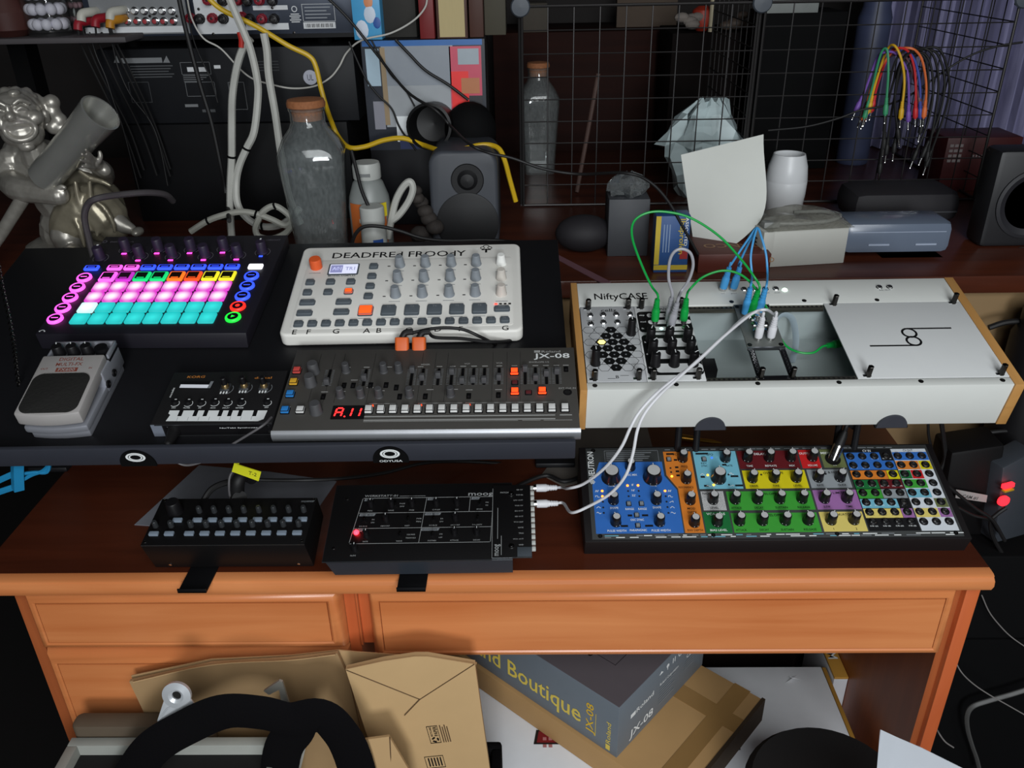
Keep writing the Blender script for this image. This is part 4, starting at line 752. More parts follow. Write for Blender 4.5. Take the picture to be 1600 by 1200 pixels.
# paper card, tag and leads behind the step sequencer
cd_=M('card_grey',(120,122,130),.7); m=MB(1); cpts=[(-0.4713,0.8143,0.7512),(-0.4374,0.9435,0.7512),(-0.3396,0.9267,0.7512),(-0.2457,0.9031,0.7512),(-0.256,0.8503,0.7512),(-0.447,0.8115,0.7512)]
m.prism([(x,y) for x,y,_ in cpts],.7508,.7514,cd_); tag(m.obj('paper_card'),'pale grey card lying on the desk under the step sequencer','paper')
r_=thing('power_lead','black lead with a bulky plug rising behind the step sequencer','power cable',[(-0.3286,0.7908,0.8045)][0]); m=W(r_); b=Vector(r_.location)
m.tube([b]+[Vector(q) for q in [(-0.3352,0.8,0.8017),(-0.3303,0.8,0.822),(-0.3256,0.81,0.824),(-0.3207,0.82,0.8119)]],lambda t:.009-.002*t,rubber,12,5); m.obj('plug',r_)
m=W(r_); m.tube([Vector(q) for q in [(-0.323,0.82,0.8119),(-0.3023,0.82,0.8099),(-0.2573,0.82,0.8095),(-0.2173,0.84,0.7983),(-0.1769,0.87,0.7853),(-0.1331,0.9,0.7794),(-0.0873,0.93,0.7624),(-0.0211,0.95,0.7448)]],.0022,rubber,8,6); m.tube([Vector(q) for q in [(-0.3413,0.795,0.7919),(-0.3404,0.795,0.8141),(-0.3388,0.8,0.8282),(-0.3344,0.805,0.8327),(-0.3265,0.81,0.8275)]],.0014,M('lead_grey',(84,82,84),.4),8,6); m.tube([Vector(q) for q in [(-0.3702,0.79,0.8029),(-0.3632,0.8,0.8109),(-0.3512,0.81,0.8128),(-0.3363,0.82,0.8085)]],.0035,rubber,8,6); m.obj('cord',r_)
tp=[(-0.3312,0.79,0.8417),(-0.3263,0.79,0.8535),(-0.3219,0.79,0.8501),(-0.2983,0.79,0.8405),(-0.303,0.79,0.8285),(-0.3252,0.79,0.8391)]; ym=M('tag_yellow',(214,214,30),.6)
r_=thing('cable_tag','bright yellow paper tag folded round the lead behind the step sequencer','label tag',tp[2])
m=W(r_); F2=[Vector(q) for q in tp]; bk=Vector((0,.001,.0003)); m.add([F2[2],F2[3],F2[4],F2[5]]+[q+bk for q in (F2[2],F2[3],F2[4],F2[5])],[(0,1,2,3),(7,6,5,4),(0,4,5,1),(1,5,6,2),(2,6,7,3),(3,7,4,0)],ym); m.add([F2[0],F2[5],F2[2],F2[1]]+[q+bk*3 for q in (F2[0],F2[5],F2[2],F2[1])],[(0,1,2,3),(7,6,5,4),(0,4,5,1),(1,5,6,2),(2,6,7,3),(3,7,4,0)],ym)
ex=(F2[3]-F2[2]).normalized(); ey=(F2[2]-F2[5]).normalized(); ez=ex.cross(ey).normalized(); TT=Matrix.Translation(F2[2]-Vector(tp[2])*0)@Matrix(((ex.x,ey.x,ez.x,0),(ex.y,ey.y,ez.y,0),(ex.z,ey.z,ez.z,0),(0,0,0,1)))
m.text('T-2',.012,-.0075,.0004,.0045,M('tag_pencil',(90,88,20),.7),T=TT); m.obj('folded_strip',r_)
# blue plastic clip under the stand, chain hanging at the edge
r_=thing('plastic_clip','blue plastic hanging clip under the end of the black stand','clip',(-0.5145,0.708,0.8917)); bp_=M('clip_blue',(30,120,165),.4); m=W(r_)
c_=[(-0.5094,0.708,0.9116),(-0.5141,0.708,0.8956),(-0.5188,0.708,0.877)]; m.tube([Vector(q) for q in c_],.0065,bp_,4,0,up=(0,1,0)); m.obj('upright',r_)
for pts in ([(-0.5525,0.712,0.8777),(-0.5407,0.712,0.8838),(-0.5156,0.712,0.8953)],[(-0.5561,0.712,0.8658),(-0.5412,0.712,0.8712),(-0.5191,0.712,0.8789)]): m=W(r_); m.tube([Vector(q) for q in pts],.0035,bp_,6,4); m.obj('arm',r_)
m=W(r_); m.tube([Vector(q) for q in [(-0.5164,0.712,0.8836),(-0.5024,0.712,0.8913),(-0.4891,0.712,0.8965),(-0.4786,0.712,0.9064),(-0.4795,0.712,0.9079),(-0.4856,0.712,0.895),(-0.4982,0.712,0.8943),(-0.5111,0.712,0.8929)]],.002,bp_,6,4); m.obj('wire_loop',r_)
r_=thing('chain','thin steel link chain hanging past the end of the black stand','chain',(-0.5291,0.8,1.073)); m=W(r_); cp=spline([Vector(q) for q in [(-0.527,0.8,1.0865),(-0.5306,0.8,1.0593),(-0.533,0.8,1.0313),(-0.5368,0.8,1.0024),(-0.5406,0.8,0.9801),(-0.5468,0.8,0.9473)]],9)
for i,(a,b) in enumerate(zip(cp,cp[1:])):
    c_=(a+b)/2; t=(b-a).normalized(); u=t.cross(Vector((0,1,0))).normalized() if i%2 else Vector((0,1,0)); L=(b-a).length*.62
    m.tube([c_+t*L*math.cos(q)+u*.0022*math.sin(q) for q in [2*PI*j/8 for j in range(8)]],.00055,gun,5,0,closed=True)
m.obj('links',r_)
# bent black hose over the groovebox
r_=thing('black_hose','thick black bent cable curving up from behind the groovebox','cable',(-0.5514,1.03,1.0142)); m=W(r_); m.tube([Vector(q) for q in [(-0.5588,1.04,1.0092),(-0.5586,1.04,1.0365),(-0.5572,1.04,1.0616),(-0.549,1.04,1.078),(-0.5349,1.04,1.0859),(-0.5129,1.06,1.0851),(-0.4887,1.08,1.0819),(-0.4746,1.1,1.0738),(-0.4746,1.12,1.0597)]],.0042,M('hose_grey',(58,54,56),.55),10,6); m.obj('cord',r_)

# odds and ends on the desk behind the front row
gp_=M('paper_taupe',(104,98,92),.75); K=[(0.0175,0.9141,0.751),(0.0736,1.0403,0.751),(0.1687,1.0385,0.751),(0.1693,0.977,0.751),(0.1027,0.9084,0.751),(0.0444,0.8877,0.751)]; m=MB(1); m.prism([(a,b) for a,b,_ in K],.7506,.7512,gp_); tag(m.obj('taupe_paper'),'dull taupe paper lying on the desk behind the multicoloured synthesizer','paper')
A,B=(0.2116,0.9946,0.756),(0.2627,0.9804,0.756); r_=thing('gold_plug','gold coloured jack plug lying on the desk behind the multicoloured synthesizer','plug',A); m=W(r_); a_,b_=Vector(A),Vector(B); m.rod(a_,a_+(b_-a_)*.45,.0052,brass,.0045,14); m.obj('sleeve',r_); m=W(r_); m.rod(a_+(b_-a_)*.45,a_+(b_-a_)*.8,.003,brass,n=10); m.rod(a_+(b_-a_)*.8,b_,.0026,brass,.0008,10); m.obj('tip',r_)
r_=thing('black_cable','black cable snaking on the desk behind the black analogue synth','cable',(-0.0199,0.8635,0.754),(0,0,0),'black cables on the desk'); m=W(r_); m.tube([Vector(p) for p in [(-0.028,0.8704,0.754),(0,0.8954,0.754),(0.0247,0.9081,0.754),(0.0447,0.8947,0.754),(0.0655,0.9045,0.754),(0.0751,0.9267,0.754)]],.0028,rubber,8,6); m.obj('cord',r_)

# ================================================================= things on the table behind
def loc_mb(loc): return MB(1,-Vector(loc))
def solo(mb,name,label,cat,loc,group=None): return tag(mb.obj(name,loc=loc),label,cat,group)
def between(name,label,cat,A,B,depth,mat,z0=None,bev=.001,group=None,extra=None,root=False,pn='body'):
    """upright box from its front's upper corner A and lower corner B"""
    z0=B[2] if z0 is None else z0; l=((A[0]+B[0])/2,A[1]+depth/2,z0); m=loc_mb(l); m.box(A[0],B[0],A[1],A[1]+depth,z0,A[2],mat,bev)
    if not root: return solo(m,name,label,cat,l,group)
    r=thing(name,label,cat,l,(0,0,0),group); m.obj(pn,r); return r
TZ=.9381
def clearmat(name,tint,rough=.04,fog=.0,fogc=(200,205,205)):
    m=bpy.data.materials.new(name); m.use_nodes=True; nt=m.node_tree; nt.nodes.clear(); o=nt.nodes.new('ShaderNodeOutputMaterial'); t=nt.nodes.new('ShaderNodeBsdfTransparent'); g=nt.nodes.new('ShaderNodeBsdfGlossy'); d=nt.nodes.new('ShaderNodeBsdfPrincipled'); lw=nt.nodes.new('ShaderNodeLayerWeight'); pw_=nt.nodes.new('ShaderNodeMath'); f=nt.nodes.new('ShaderNodeMath'); a=nt.nodes.new('ShaderNodeMixShader'); b=nt.nodes.new('ShaderNodeMixShader'); n=nt.nodes.new('ShaderNodeTexNoise'); k=nt.nodes.new('ShaderNodeMath')
    t.inputs[0].default_value=rgb(tint); g.inputs['Roughness'].default_value=rough; lw.inputs[0].default_value=.5; pw_.operation='POWER'; pw_.inputs[1].default_value=3.5; nt.links.new(lw.outputs['Facing'],pw_.inputs[0]); f.operation='MULTIPLY_ADD'; f.inputs[1].default_value=.75; f.inputs[2].default_value=.035; nt.links.new(pw_.outputs[0],f.inputs[0]); d.inputs['Base Color'].default_value=rgb(fogc); d.inputs['Roughness'].default_value=.3
    n.inputs['Scale'].default_value=24; k.operation='MULTIPLY'; k.inputs[1].default_value=2*fog; nt.links.new(n.outputs[0],k.inputs[0])
    nt.links.new(f.outputs[0],a.inputs[0]); nt.links.new(t.outputs[0],a.inputs[1]); nt.links.new(g.outputs[0],a.inputs[2])
    nt.links.new(k.outputs[0],b.inputs[0]); nt.links.new(a.outputs[0],b.inputs[1]); nt.links.new(d.outputs[0],b.inputs[2]); nt.links.new(b.outputs[0],o.inputs[0]); MATS[name]=m; return m
glass=clearmat('bottle_glass',(244,246,246),.05,.06); cork=M('cork',(160,104,66),.8,scale=300,c2=(120,72,42)); 
def bottle(name,label,x,y,H,wd,group):
    r=thing(name,label,'bottle',(x,y,TZ),(0,0,.15),group); h=H/.235
    sec=[(.036,0,.012),(.037,.006,.014),(.039,.05,.014),(.046,.150,.016),(.047,.165,.022),(.040,.182,.032),(.028,.197,.027),(.0245,.205,.0244),(.0245,.221,.0244),(.026,.223,.0258),(.026,.227,.0258)]
    k=wd/.094
    def loft(mb,off,z0,rev=False):
        V=[];F=[];N=0
        for (a,z,c) in sec:
            a2=(a-off)*k; c2=min(max(.002,(c-off)*k),a2*.999); P=rr(-a2,a2,-a2,a2,c2,5); N=len(P); V+=[(px_,py_,max(z*h,z0)) for px_,py_ in P]
        for i in range(len(sec)-1):
            for j in range(N): q=(j+1)%N; F.append((i*N+j,i*N+q,(i+1)*N+q,(i+1)*N+j))
        F.append(tuple(range(N))[::-1]); return V,F,N
    m=MB(1); V,F,N=loft(m,0,0); V2,F2,_=loft(m,.0028,.004); o=len(V); n=len(sec)
    m.add(V+V2,F+[tuple(o+q for q in f)[::-1] for f in F2]+[((n-1)*N+j,(n-1)*N+(j+1)%N,o+(n-1)*N+(j+1)%N,o+(n-1)*N+j) for j in range(N)],glass); m.obj('glass',r)
    m=MB(1); m.lathe([(.021*k,.209*h),(.0222*k,.224*h),(.027*k,.2275*h),(.0272*k,.2325*h),(.0255*k,.237*h),(.01*k,.239*h),(.0005,.239*h)],cork,n=24); m.obj('cork_stopper',r); return r
A=(-0.2903,1.232,1.1689); bottle('glass_bottle','empty square glass bottle with a cork, beside the hanging white cables',(-0.3064,1.232,1.0398)[0],1.232,A[2]-TZ,.094,'corked glass bottles')
A=(0.0272,1.76,1.1491); bottle('glass_bottle','empty corked glass bottle standing inside the wire cube',(0.0282,1.76,1.0509)[0],1.76,A[2]-TZ,.078,'corked glass bottles')
# pill bottles
pwht=M('bottle_white',(170,172,168),.45); lor=M('label_orange',(176,92,40),.55); lye=M('label_yellow',(210,190,40),.55); lbl=M('label_blue',(30,70,140),.55)
cx=(-0.2305,1.235,1.0379)[0]; zt=(-0.2263,1.235,1.0819)[2]; H=zt-TZ; r_=thing('pill_bottle','white plastic bottle with an orange label and a flip cap beside the small speaker','bottle',(cx,1.235,TZ))
m=MB(1); m.lathe([(.029,0),(.031,.004),(.031,H*.55),(.029,H*.66),(.022,H*.8),(.018,H*.83),(.018,H*.86)],M('bottle_milky',(128,132,130),.4),n=28); m.obj('body',r_)
m=MB(1); m.lathe([(.020,H*.84),(.0205,H*.85),(.0205,H*.97),(.019,H),(.0005,H*1.0)],pwht,n=24); m.rrect(-.008,.008,-.0212,-.0195,H*.88,H*.91,.001,M('cap_grey',(110,112,112),.5)); m.obj('cap',r_)
m=MB(1)
def wrap(a0,a1,z0,z1,r,mat,n=10): 
    V=[];F=[]
    for i in range(n+1):
        a=a0+(a1-a0)*i/n; c,s_=math.cos(a),math.sin(a); V+=[(r*c,r*s_,z0),(r*c,r*s_,z1),((r+.0004)*c,(r+.0004)*s_,z0),((r+.0004)*c,(r+.0004)*s_,z1)]
    for i in range(n): a=4*i; F+=[(a+2,a+6,a+7,a+3),(a,a+1,a+5,a+4),(a+1,a+3,a+7,a+5),(a,a+4,a+6,a+2)]
    m.add(V,F,mat)
wrap(-2.5,-.6,H*.2,H*.62,.0311,lor); wrap(-1.1,-.55,H*.48,H*.62,.0317,lye); wrap(-1.95,-1.15,H*.43,H*.47,.0317,pwht); m.obj('label',r_)
cx=(-0.2192,1.185,1.0045)[0]; zt=(-0.2168,1.185,1.0307)[2]; H=zt-TZ; r_=thing('pill_bottle','small white bottle with a blue label in front of the orange labelled bottle','bottle',(cx,1.185,TZ))
m=MB(1); m.lathe([(.017,0),(.0185,.003),(.0185,H*.6),(.016,H*.7),(.014,H*.74)],pwht,n=24); m.obj('body',r_); m=MB(1); m.lathe([(.017,H*.72),(.0175,H*.74),(.0175,H*.98),(.016,H),(.0005,H)],pwht,n=24); m.obj('cap',r_); m=MB(1); wrap(-1.5,-.7,H*.28,H*.52,.0187,lbl); m.obj('label',r_)
# small loudspeaker
spk=M('speaker_grey',(60,63,69),.5); cone=M('speaker_cone',(15,15,17),.6)
A,B=(-0.1425,1.25,1.092),(-0.0397,1.25,0.9397); cx=(A[0]+B[0])/2; w_=(B[0]-A[0])/2; zt=A[2]; r_=thing('studio_speaker','small dark grey loudspeaker with rounded edges behind the white sampler','speaker',(cx,1.25,TZ)); H=zt-TZ
m=MB(1); P=rr(-w_,w_,0,H,.022,6); T=Matrix.Rotation(PI/2,4,'X'); m.prism(P,-.11,0,spk,.006,T=T,seg=3); m.obj('cabinet',r_)
m=MB(1); m.lathe([(.0245,0),(.0245,.001),(.019,-.003),(.017,-.002),(.010,.006),(.0005,.008)],cone,n=32,T=Matrix.Translation((.006,-.0008,H*.725))@T); m.obj('tweeter',r_)
m=MB(1); m.lathe([(.047,-.0005),(.047,.002),(.044,.003),(.0005,.0045)],cone,n=40,T=Matrix.Translation((.004,-.0008,H*.30))@T); m.obj('woofer_grille',r_)
# printed box under the books, books, round black things
A,B=(-0.2516,1.4,1.2296),(-0.0601,1.4,1.0633); k=.0005
r_=between('printed_box','glossy printed carton in grey, white and red standing under the books','carton',A,B,.12,M('carton_black',(16,16,20),.5),z0=TZ,root=True,pn='carton')
def panel(x0,x1,y0,y1,c,rough=.35,dz=1): 
    fx=lambda q:A[0]+(B[0]-A[0])*q/100; fz=lambda q:A[2]+(B[2]-A[2])*q/100
    m.box(fx(x0),fx(x1),A[1]-k*dz,A[1],fz(y1),fz(y0),M('carton_%d_%d_%d'%c,c,rough))
m=W(r_); panel(0,100,0,100,(30,34,44)); panel(1,98,0,5,(40,96,160),dz=2); panel(16,74,5,78,(150,154,158),dz=2); panel(16,72,5,40,(132,138,146),dz=3); panel(3,14,7,40,(160,182,196),dz=2); panel(15,19,6,76,(146,126,98),dz=4); panel(24,70,68,92,(226,230,232),dz=4); panel(26,60,86,99,(40,50,90),dz=5); panel(71,97,6,72,(190,70,92),dz=3); panel(72,86,28,70,(226,40,38),dz=4); panel(78,95,8,22,(150,160,168),dz=4); panel(80,95,34,48,(176,110,70),dz=5); panel(86,97,50,70,(36,34,40),dz=5); panel(6,15,54,80,(130,130,140),dz=3); m.obj('printed_front',r_)  # pale grey panels paint glossy reflections in beside the red print
zb=A[2]+.0005
def book(label,px0,px1,mat,h,y=1.41,dp=.1,pages=None,art=False,nm='book'):
    r=thing(nm,label,'book',((px0+px1)/2,y,zb),(0,0,0),'books on the printed carton'); m=W(r); m.box(px0,px1,y,y+dp,zb,zb+h,mat,.0006); m.obj('cover',r)
    if pages: m=W(r); m.box(px0+.004,px1-.004,y-.001,y+dp*.9,zb+.002,zb+h-.003,pages); m.obj('page_block',r)
    if art: m=W(r); art(m,px0,px1,y); m.obj('cover_art',r)
X=lambda p:p[0]
def art(m,x0,x1,y):
    f=lambda u,v,c,s: m.sph((x0+(x1-x0)*u,y,zb+.12*v),s,c,1,.08,1.4,8,6)
    a=M('art_orange',(200,130,90),.5); b=M('art_white',(190,200,214),.5); c=M('art_navy',(40,80,150),.5)
    f(.5,.85,a,.006); f(.6,.45,a,.007); f(.62,.3,b,.009); f(.3,.12,b,.01); f(.2,.55,c,.006); f(.85,.2,c,.006)
book('book with a bright blue illustrated cover, nearest the hi-fi receiver',(-0.2621,1.41,1.2599)[0],(-0.2188,1.41,1.2592)[0],M('book_sky',(70,150,196),.4),.115,art=art)
book('tall dark book between the blue and the red book',(-0.2204,1.44,1.257)[0],(-0.1682,1.44,1.2561)[0],M('book_dark',(34,32,28),.7),.13,1.44)
book('red book with a worn spine',(-0.1597,1.41,1.2582)[0],(-0.1371,1.41,1.2579)[0],M('book_red',(110,26,28),.5),.12)
book('thick book turned with its cream page edges out',(-0.1332,1.41,1.2578)[0],(-0.086,1.41,1.257)[0],M('book_brown',(70,44,36),.6),.12,pages=M('page_cream',(176,160,118),.8,stretch=(40,1,1),scale=30))
book('brown book beside the thick cream paged one',(-0.0836,1.42,1.2562)[0],(-0.0619,1.42,1.2559)[0],M('book_umber',(64,34,24),.6),.115,1.42)
book('pale dusty book furthest from the receiver',(-0.0612,1.45,1.2536)[0],(-0.0278,1.45,1.253)[0],M('book_dusty',(62,58,46),.7),.115,1.45)
bg=M('canister_black',(11,11,12),.45,spec=.25)
c=Vector((-0.1463,1.33,1.1124)); d_=Vector((-.05,-1,.1)); T=Matrix.Translation(c)@d_.to_track_quat('Z','Y').to_matrix().to_4x4(); m=loc_mb(c); m.lathe([(.032,-.09),(.035,-.02),(.035,0),(.031,.001),(.030,-.004),(.027,-.05),(.0005,-.055)],bg,n=32,T=T); solo(m,'canister','open black canister lying on its side behind the small speaker','canister',tuple(c))
c=Vector((-0.0855,1.375,1.098)); m=loc_mb((c.x,c.y,TZ)); m.sph(c,.043,blk2,.95,.75,1.0,24,14); m.cyl(c.x,c.y,TZ,c.z-.03,.03,blk2); solo(m,'headphone_case','rounded black case behind the small speaker','case',(c.x,c.y,TZ))
c=Vector((-0.2135,1.38,1.097)); 
# ------------------------------------------------ hi-fi stack
RY=1.43; A,B=(-0.6838,1.43,1.3285),(-0.2624,1.43,1.2334); zr=B[2]
rcv=thing('hifi_receiver','hi-fi receiver showing its silver rear panel of sockets, on top of the stack','receiver',((A[0]+B[0])/2,RY+.15,zr))
rb=M('receiver_body',(48,54,66),.4,.4); rp=M('receiver_silver',(136,138,140),.42,.5); rw=M('receiver_white',(196,198,200),.5); rd_=M('terminal_red',(128,24,40),.35); rk=M('terminal_black',(22,20,22),.35)
m=W(rcv); m.box(A[0],B[0],RY,RY+.3,zr,zr+.13,rb,.002); m.box(A[0],B[0],RY-.006,RY+.01,zr,zr+.006,blkm); m.obj('chassis',rcv)
pxz=lambda p:(p[0],p[2])
def rect_px(m,a,b,dy,mat): m.box(a[0],b[0],RY-dy,RY,b[2],a[2],mat)
m=W(rcv); rect_px(m,(-0.6735,1.43,1.3105),(-0.5231,1.43,1.2423),.001,rp); rect_px(m,(-0.6879,1.43,1.2534),(-0.5288,1.43,1.2443),.0014,rw); rect_px(m,(-0.5104,1.43,1.3078),(-0.4363,1.43,1.2409),.001,rw); rect_px(m,(-0.434,1.43,1.2548),(-0.3669,1.43,1.2454),.001,rw); rect_px(m,(-0.4189,1.43,1.2802),(-0.3649,1.43,1.2738),.001,rw)
for x_ in (160,181,202,224,247,270): pass
rect_px(m,(-0.3435,1.43,1.2552),(-0.2933,1.43,1.246),.001,rw)
for i in range(18): a=(-0.3397,1.43,1.2532); m.box(a[0]+.0024*i,a[0]+.0024*i+(.0012 if i%3 else .0006),RY-.0014,RY-.001,a[2]-.0055,a[2],ink)
a,b=(-0.3431,1.43,1.2807),(-0.2932,1.43,1.2562)
for p,q in (((a[0],b[2]),(b[0],b[2]+.0006)),((a[0],a[2]),(b[0],a[2]+.0006)),((a[0],b[2]),(a[0]+.0006,a[2])),((b[0],b[2]),(b[0]+.0006,a[2]))): m.box(p[0],q[0],RY-.001,RY,p[1],q[1],rw)
for i in range(4): m.box(a[0]+.004,b[0]-.006-.006*(i%2),RY-.001,RY,a[2]-.005-.005*i,a[2]-.0035-.005*i,M('receiver_print',(140,144,150),.6))
T=Matrix.Translation(Vector((-0.3549,1.43,1.2746))-Vector(rcv.location)); T=T@Matrix.Rotation(PI/2,4,'X'); m2=MB(1); m2.ring(0,0,.0032,.0045,.0008,rw,n=16,t=.0004,T=T); 
for i in range(5): a_,b_=.0022*(3+i%2),-.008-.0028*i; m2.box(-a_,a_,b_,b_+.0014,.0008,.0012,rw,T=T)
m2.obj('safety_mark',rcv); m.obj('rear_panel',rcv)
m=MB(1); m.lathe([(.0062,0),(.0062,.001),(.0042,.0012),(.0042,.007),(.0032,.0072),(.003,.002),(.0005,.002)],chrome,n=16); m.lathe([(.0034,.0072),(.002,.0074)],M('socket_white_ring',(190,190,190),.5),n=14); R1=Kit(m,'rca_socket')
m=MB(1); m.lathe([(.0062,0),(.0062,.001),(.0042,.0012),(.0042,.007),(.0032,.0072),(.003,.002),(.0005,.002)],chrome,n=16); m.lathe([(.0034,.0072),(.002,.0074)],M('socket_red_ring',(150,50,56),.5),n=14); R2=Kit(m,'rca_socket')
def onrear(kit,p,dy=.001): o=kit.put(rcv,Vector(p)-Vector(rcv.location)+Vector((0,-dy,0))); o.rotation_euler=(PI/2,0,0); return o
for p in [(-0.6178,1.43,1.2762),(-0.6038,1.43,1.276),(-0.5888,1.43,1.2757),(-0.5748,1.43,1.2755),(-0.5608,1.43,1.2753),(-0.5458,1.43,1.275)]: onrear(R1,p)
for p in [(-0.6182,1.43,1.2615),(-0.6031,1.43,1.2613),(-0.589,1.43,1.261),(-0.574,1.43,1.2608),(-0.5609,1.43,1.2606),(-0.5458,1.43,1.2603)]: onrear(R2,p)
def term(mat): m=MB(1); m.lathe([(.0075,0),(.0078,.004),(.0066,.005),(.0072,.012),(.006,.014),(.0045,.0142),(.0042,.010),(.0005,.010)],mat,n=10); m.cyl(0,0,.0098,.0125,.002,chrome,n=10); return Kit(m,'binding_post')
TR,TB=term(rd_),term(rk)
for i,p in enumerate([(-0.5168,1.43,1.2645),(-0.503,1.43,1.2633),(-0.4827,1.43,1.2639),(-0.4659,1.43,1.2627),(-0.4364,1.43,1.265),(-0.4248,1.43,1.262),(-0.4058,1.43,1.2617),(-0.3867,1.43,1.2614)]): onrear(TR if i%2==0 else TB,p)
for i,p in enumerate([(-0.4851,1.43,1.2894),(-0.4624,1.43,1.2882),(-0.4394,1.43,1.2887),(-0.4247,1.43,1.2875),(-0.4057,1.43,1.2881),(-0.386,1.43,1.2869)]): onrear(TR if i%2==0 else TB,p)
m=MB(1); m.lathe([(.0022,0),(.002,.0012),(.0005,.0015)],gun,n=10); RS=Kit(m,'screw')
for p in [(-0.6627,1.43,1.2446),(-0.6166,1.43,1.242),(-0.5814,1.43,1.2683),(-0.5393,1.43,1.2676),(-0.5034,1.43,1.277),(-0.4869,1.43,1.2408),(-0.3884,1.43,1.277),(-0.3595,1.43,1.2406)]: onrear(RS,p,.0018)
# plugs in the receiver
for px_,mt,lab in (((-0.6686,1.405,1.2724),M('plug_ivory',(176,174,164),.5),'ivory angled plug at the outer end of the receiver sockets'),((-0.6238,1.405,1.2735),M('plug_ivory',(176,174,164),.5),'ivory angled plug next to the yellow plug'),((-0.6253,1.402,1.262),M('plug_ochre',(170,116,30),.5),'yellow ochre plug in the lower receiver sockets'),((-0.6753,1.402,1.2601),M('plug_crimson',(130,16,30),.5),'dark red plug at the outer end of the receiver sockets'),((-0.6466,1.4,1.2643),M('plug_crimson',(130,16,30),.5),'dark red plug in the middle of the lower receiver sockets')):
    r=thing('audio_plug',lab,'plug',px_,(0,0,0),'plugs in the hi-fi receiver'); m=MB(1); m.tube([(.004,.024,.004),(.002,.01,.004),(-.006,-.002,.002),(-.008,-.006,-.008)],.0068,mt,12,5); m.obj('plug_body',r)
    m=MB(1); m.tube([(-.008,-.006,-.007),(-.008,-.007,-.03),(.0+.01*(px_[0]%.01)*90,.0,-.09),(.02,.012,-.17),(.03,.012,-.24)],.0016,rubber,6,5); m.obj('cord',r)
A,B=(-0.6884,1.45,1.2184),(-0.2741,1.45,1.102)
lp=M('player_black',(24,25,28),.5,.1,spec=.25); pr_=M('player_print',(112,114,116),.6)
ply=between('video_player','black video player with white warning print on its back, under the hi-fi receiver','player',A,B,.3,lp,root=True,pn='chassis')
for x_ in (.04,.36): m=W(ply); m.cyl(A[0]+x_,1.5,A[2],zr,.012,blk2); m.obj('foot',ply)
m=W(ply); T=Matrix.Translation(Vector((0,1.4495,0))-Vector(ply.location)); Z=Matrix.Rotation(PI/2,4,'X')
def pp(a,b,mat=pr_,dy=.0004): m.box(a[0],b[0],1.45-dy,1.45,b[2],a[2],mat)
pp((-0.652,1.45,1.2052),(-0.5848,1.45,1.1973)); 
for a,b,c_ in ([(-0.664,1.45,1.1986),(-0.6546,1.45,1.1984),(-0.6573,1.45,1.2092)],[(-0.5838,1.45,1.1973),(-0.5723,1.45,1.1971),(-0.5763,1.45,1.2079)]):
    m.add([(q[0],1.4496,q[2]) for q in (a,b,c_)]+[(q[0],1.45,q[2]) for q in (a,b,c_)],[(0,1,2),(5,4,3),(0,3,4,1),(1,4,5,2),(2,5,3,0)],pr_)
for i,(x0,x1) in enumerate(((((-0.639,1.45,1.2909)[0]),((-0.5694,1.45,1.2897)[0])),)*5): z_=(-0.6625,1.45,1.1917)[2]-.0042*i; m.box(x0,x1-.004*(i%3),1.4497,1.45,z_,z_+.0016,M('player_faint_print',(70,72,74),.6))
for a,b in (((-0.5466,1.45,1.1898),(-0.5354,1.45,1.1828)),((-0.5278,1.45,1.1895),(-0.5156,1.45,1.1825)),((-0.5023,1.45,1.1921),(-0.4917,1.45,1.187))): pp(a,b,M('sticker_white',(200,202,204),.6))
def frame_(a,b,mat=pr_):
    for p,q in (((a[0],b[2]),(b[0],b[2]+.0006)),((a[0],a[2]),(b[0],a[2]+.0006)),((a[0],b[2]),(a[0]+.0006,a[2])),((b[0],b[2]),(b[0]+.0006,a[2]))): m.box(p[0],q[0],1.4496,1.45,p[1],q[1],mat)
m.obj('warning_print',ply); m=W(ply); frame_((-0.5567,1.45,1.1968),(-0.509,1.45,1.1784)); frame_((-0.5544,1.45,1.1662),(-0.5067,1.45,1.1444)); frame_((-0.484,1.45,1.1651),(-0.4584,1.45,1.1223)); frame_((-0.648,1.45,1.1677),(-0.6148,1.45,1.136),M('player_faint_print',(70,72,74),.6))
for i in range(4): a=(-0.5556,1.45,1.1762); m.box(a[0],a[0]+.044-.006*i,1.4497,1.45,a[2]-.003*i,a[2]+.001-.003*i,pr_)
for i in range(4): a=(-0.4328,1.45,1.1958); m.box(a[0],a[0]+.036,1.4497,1.45,a[2]-.0045*i,a[2]+.0012-.0045*i,M('player_faint_print',(70,72,74),.6))
pp((-0.5612,1.45,1.1321),(-0.5396,1.45,1.1277)); pp((-0.534,1.45,1.1235),(-0.5123,1.45,1.119),M('player_faint_print',(70,72,74),.6))
m.obj('socket_outlines',ply)
m=W(ply); c=Vector((-0.3476,1.4497,1.171)); T=Matrix.Translation(c-Vector(ply.location)*0)@Z; m.cyl(0,0,0,.0006,.0115,M('sticker_silver',(170,172,184),.5),n=28,T=T); m.text('UL',0,-.0045,.0007,.009,M('sticker_ink',(70,72,86),.6),.010,'C',T=T); m.obj('round_sticker',ply)
A,B=(-0.6698,1.44,1.1016),(-0.2943,1.44,0.9508); between('amplifier','plain black amplifier at the bottom of the hi-fi stack','amplifier',A,B,.3,M('amp_black',(12,12,14),.6,spec=.2),z0=TZ)
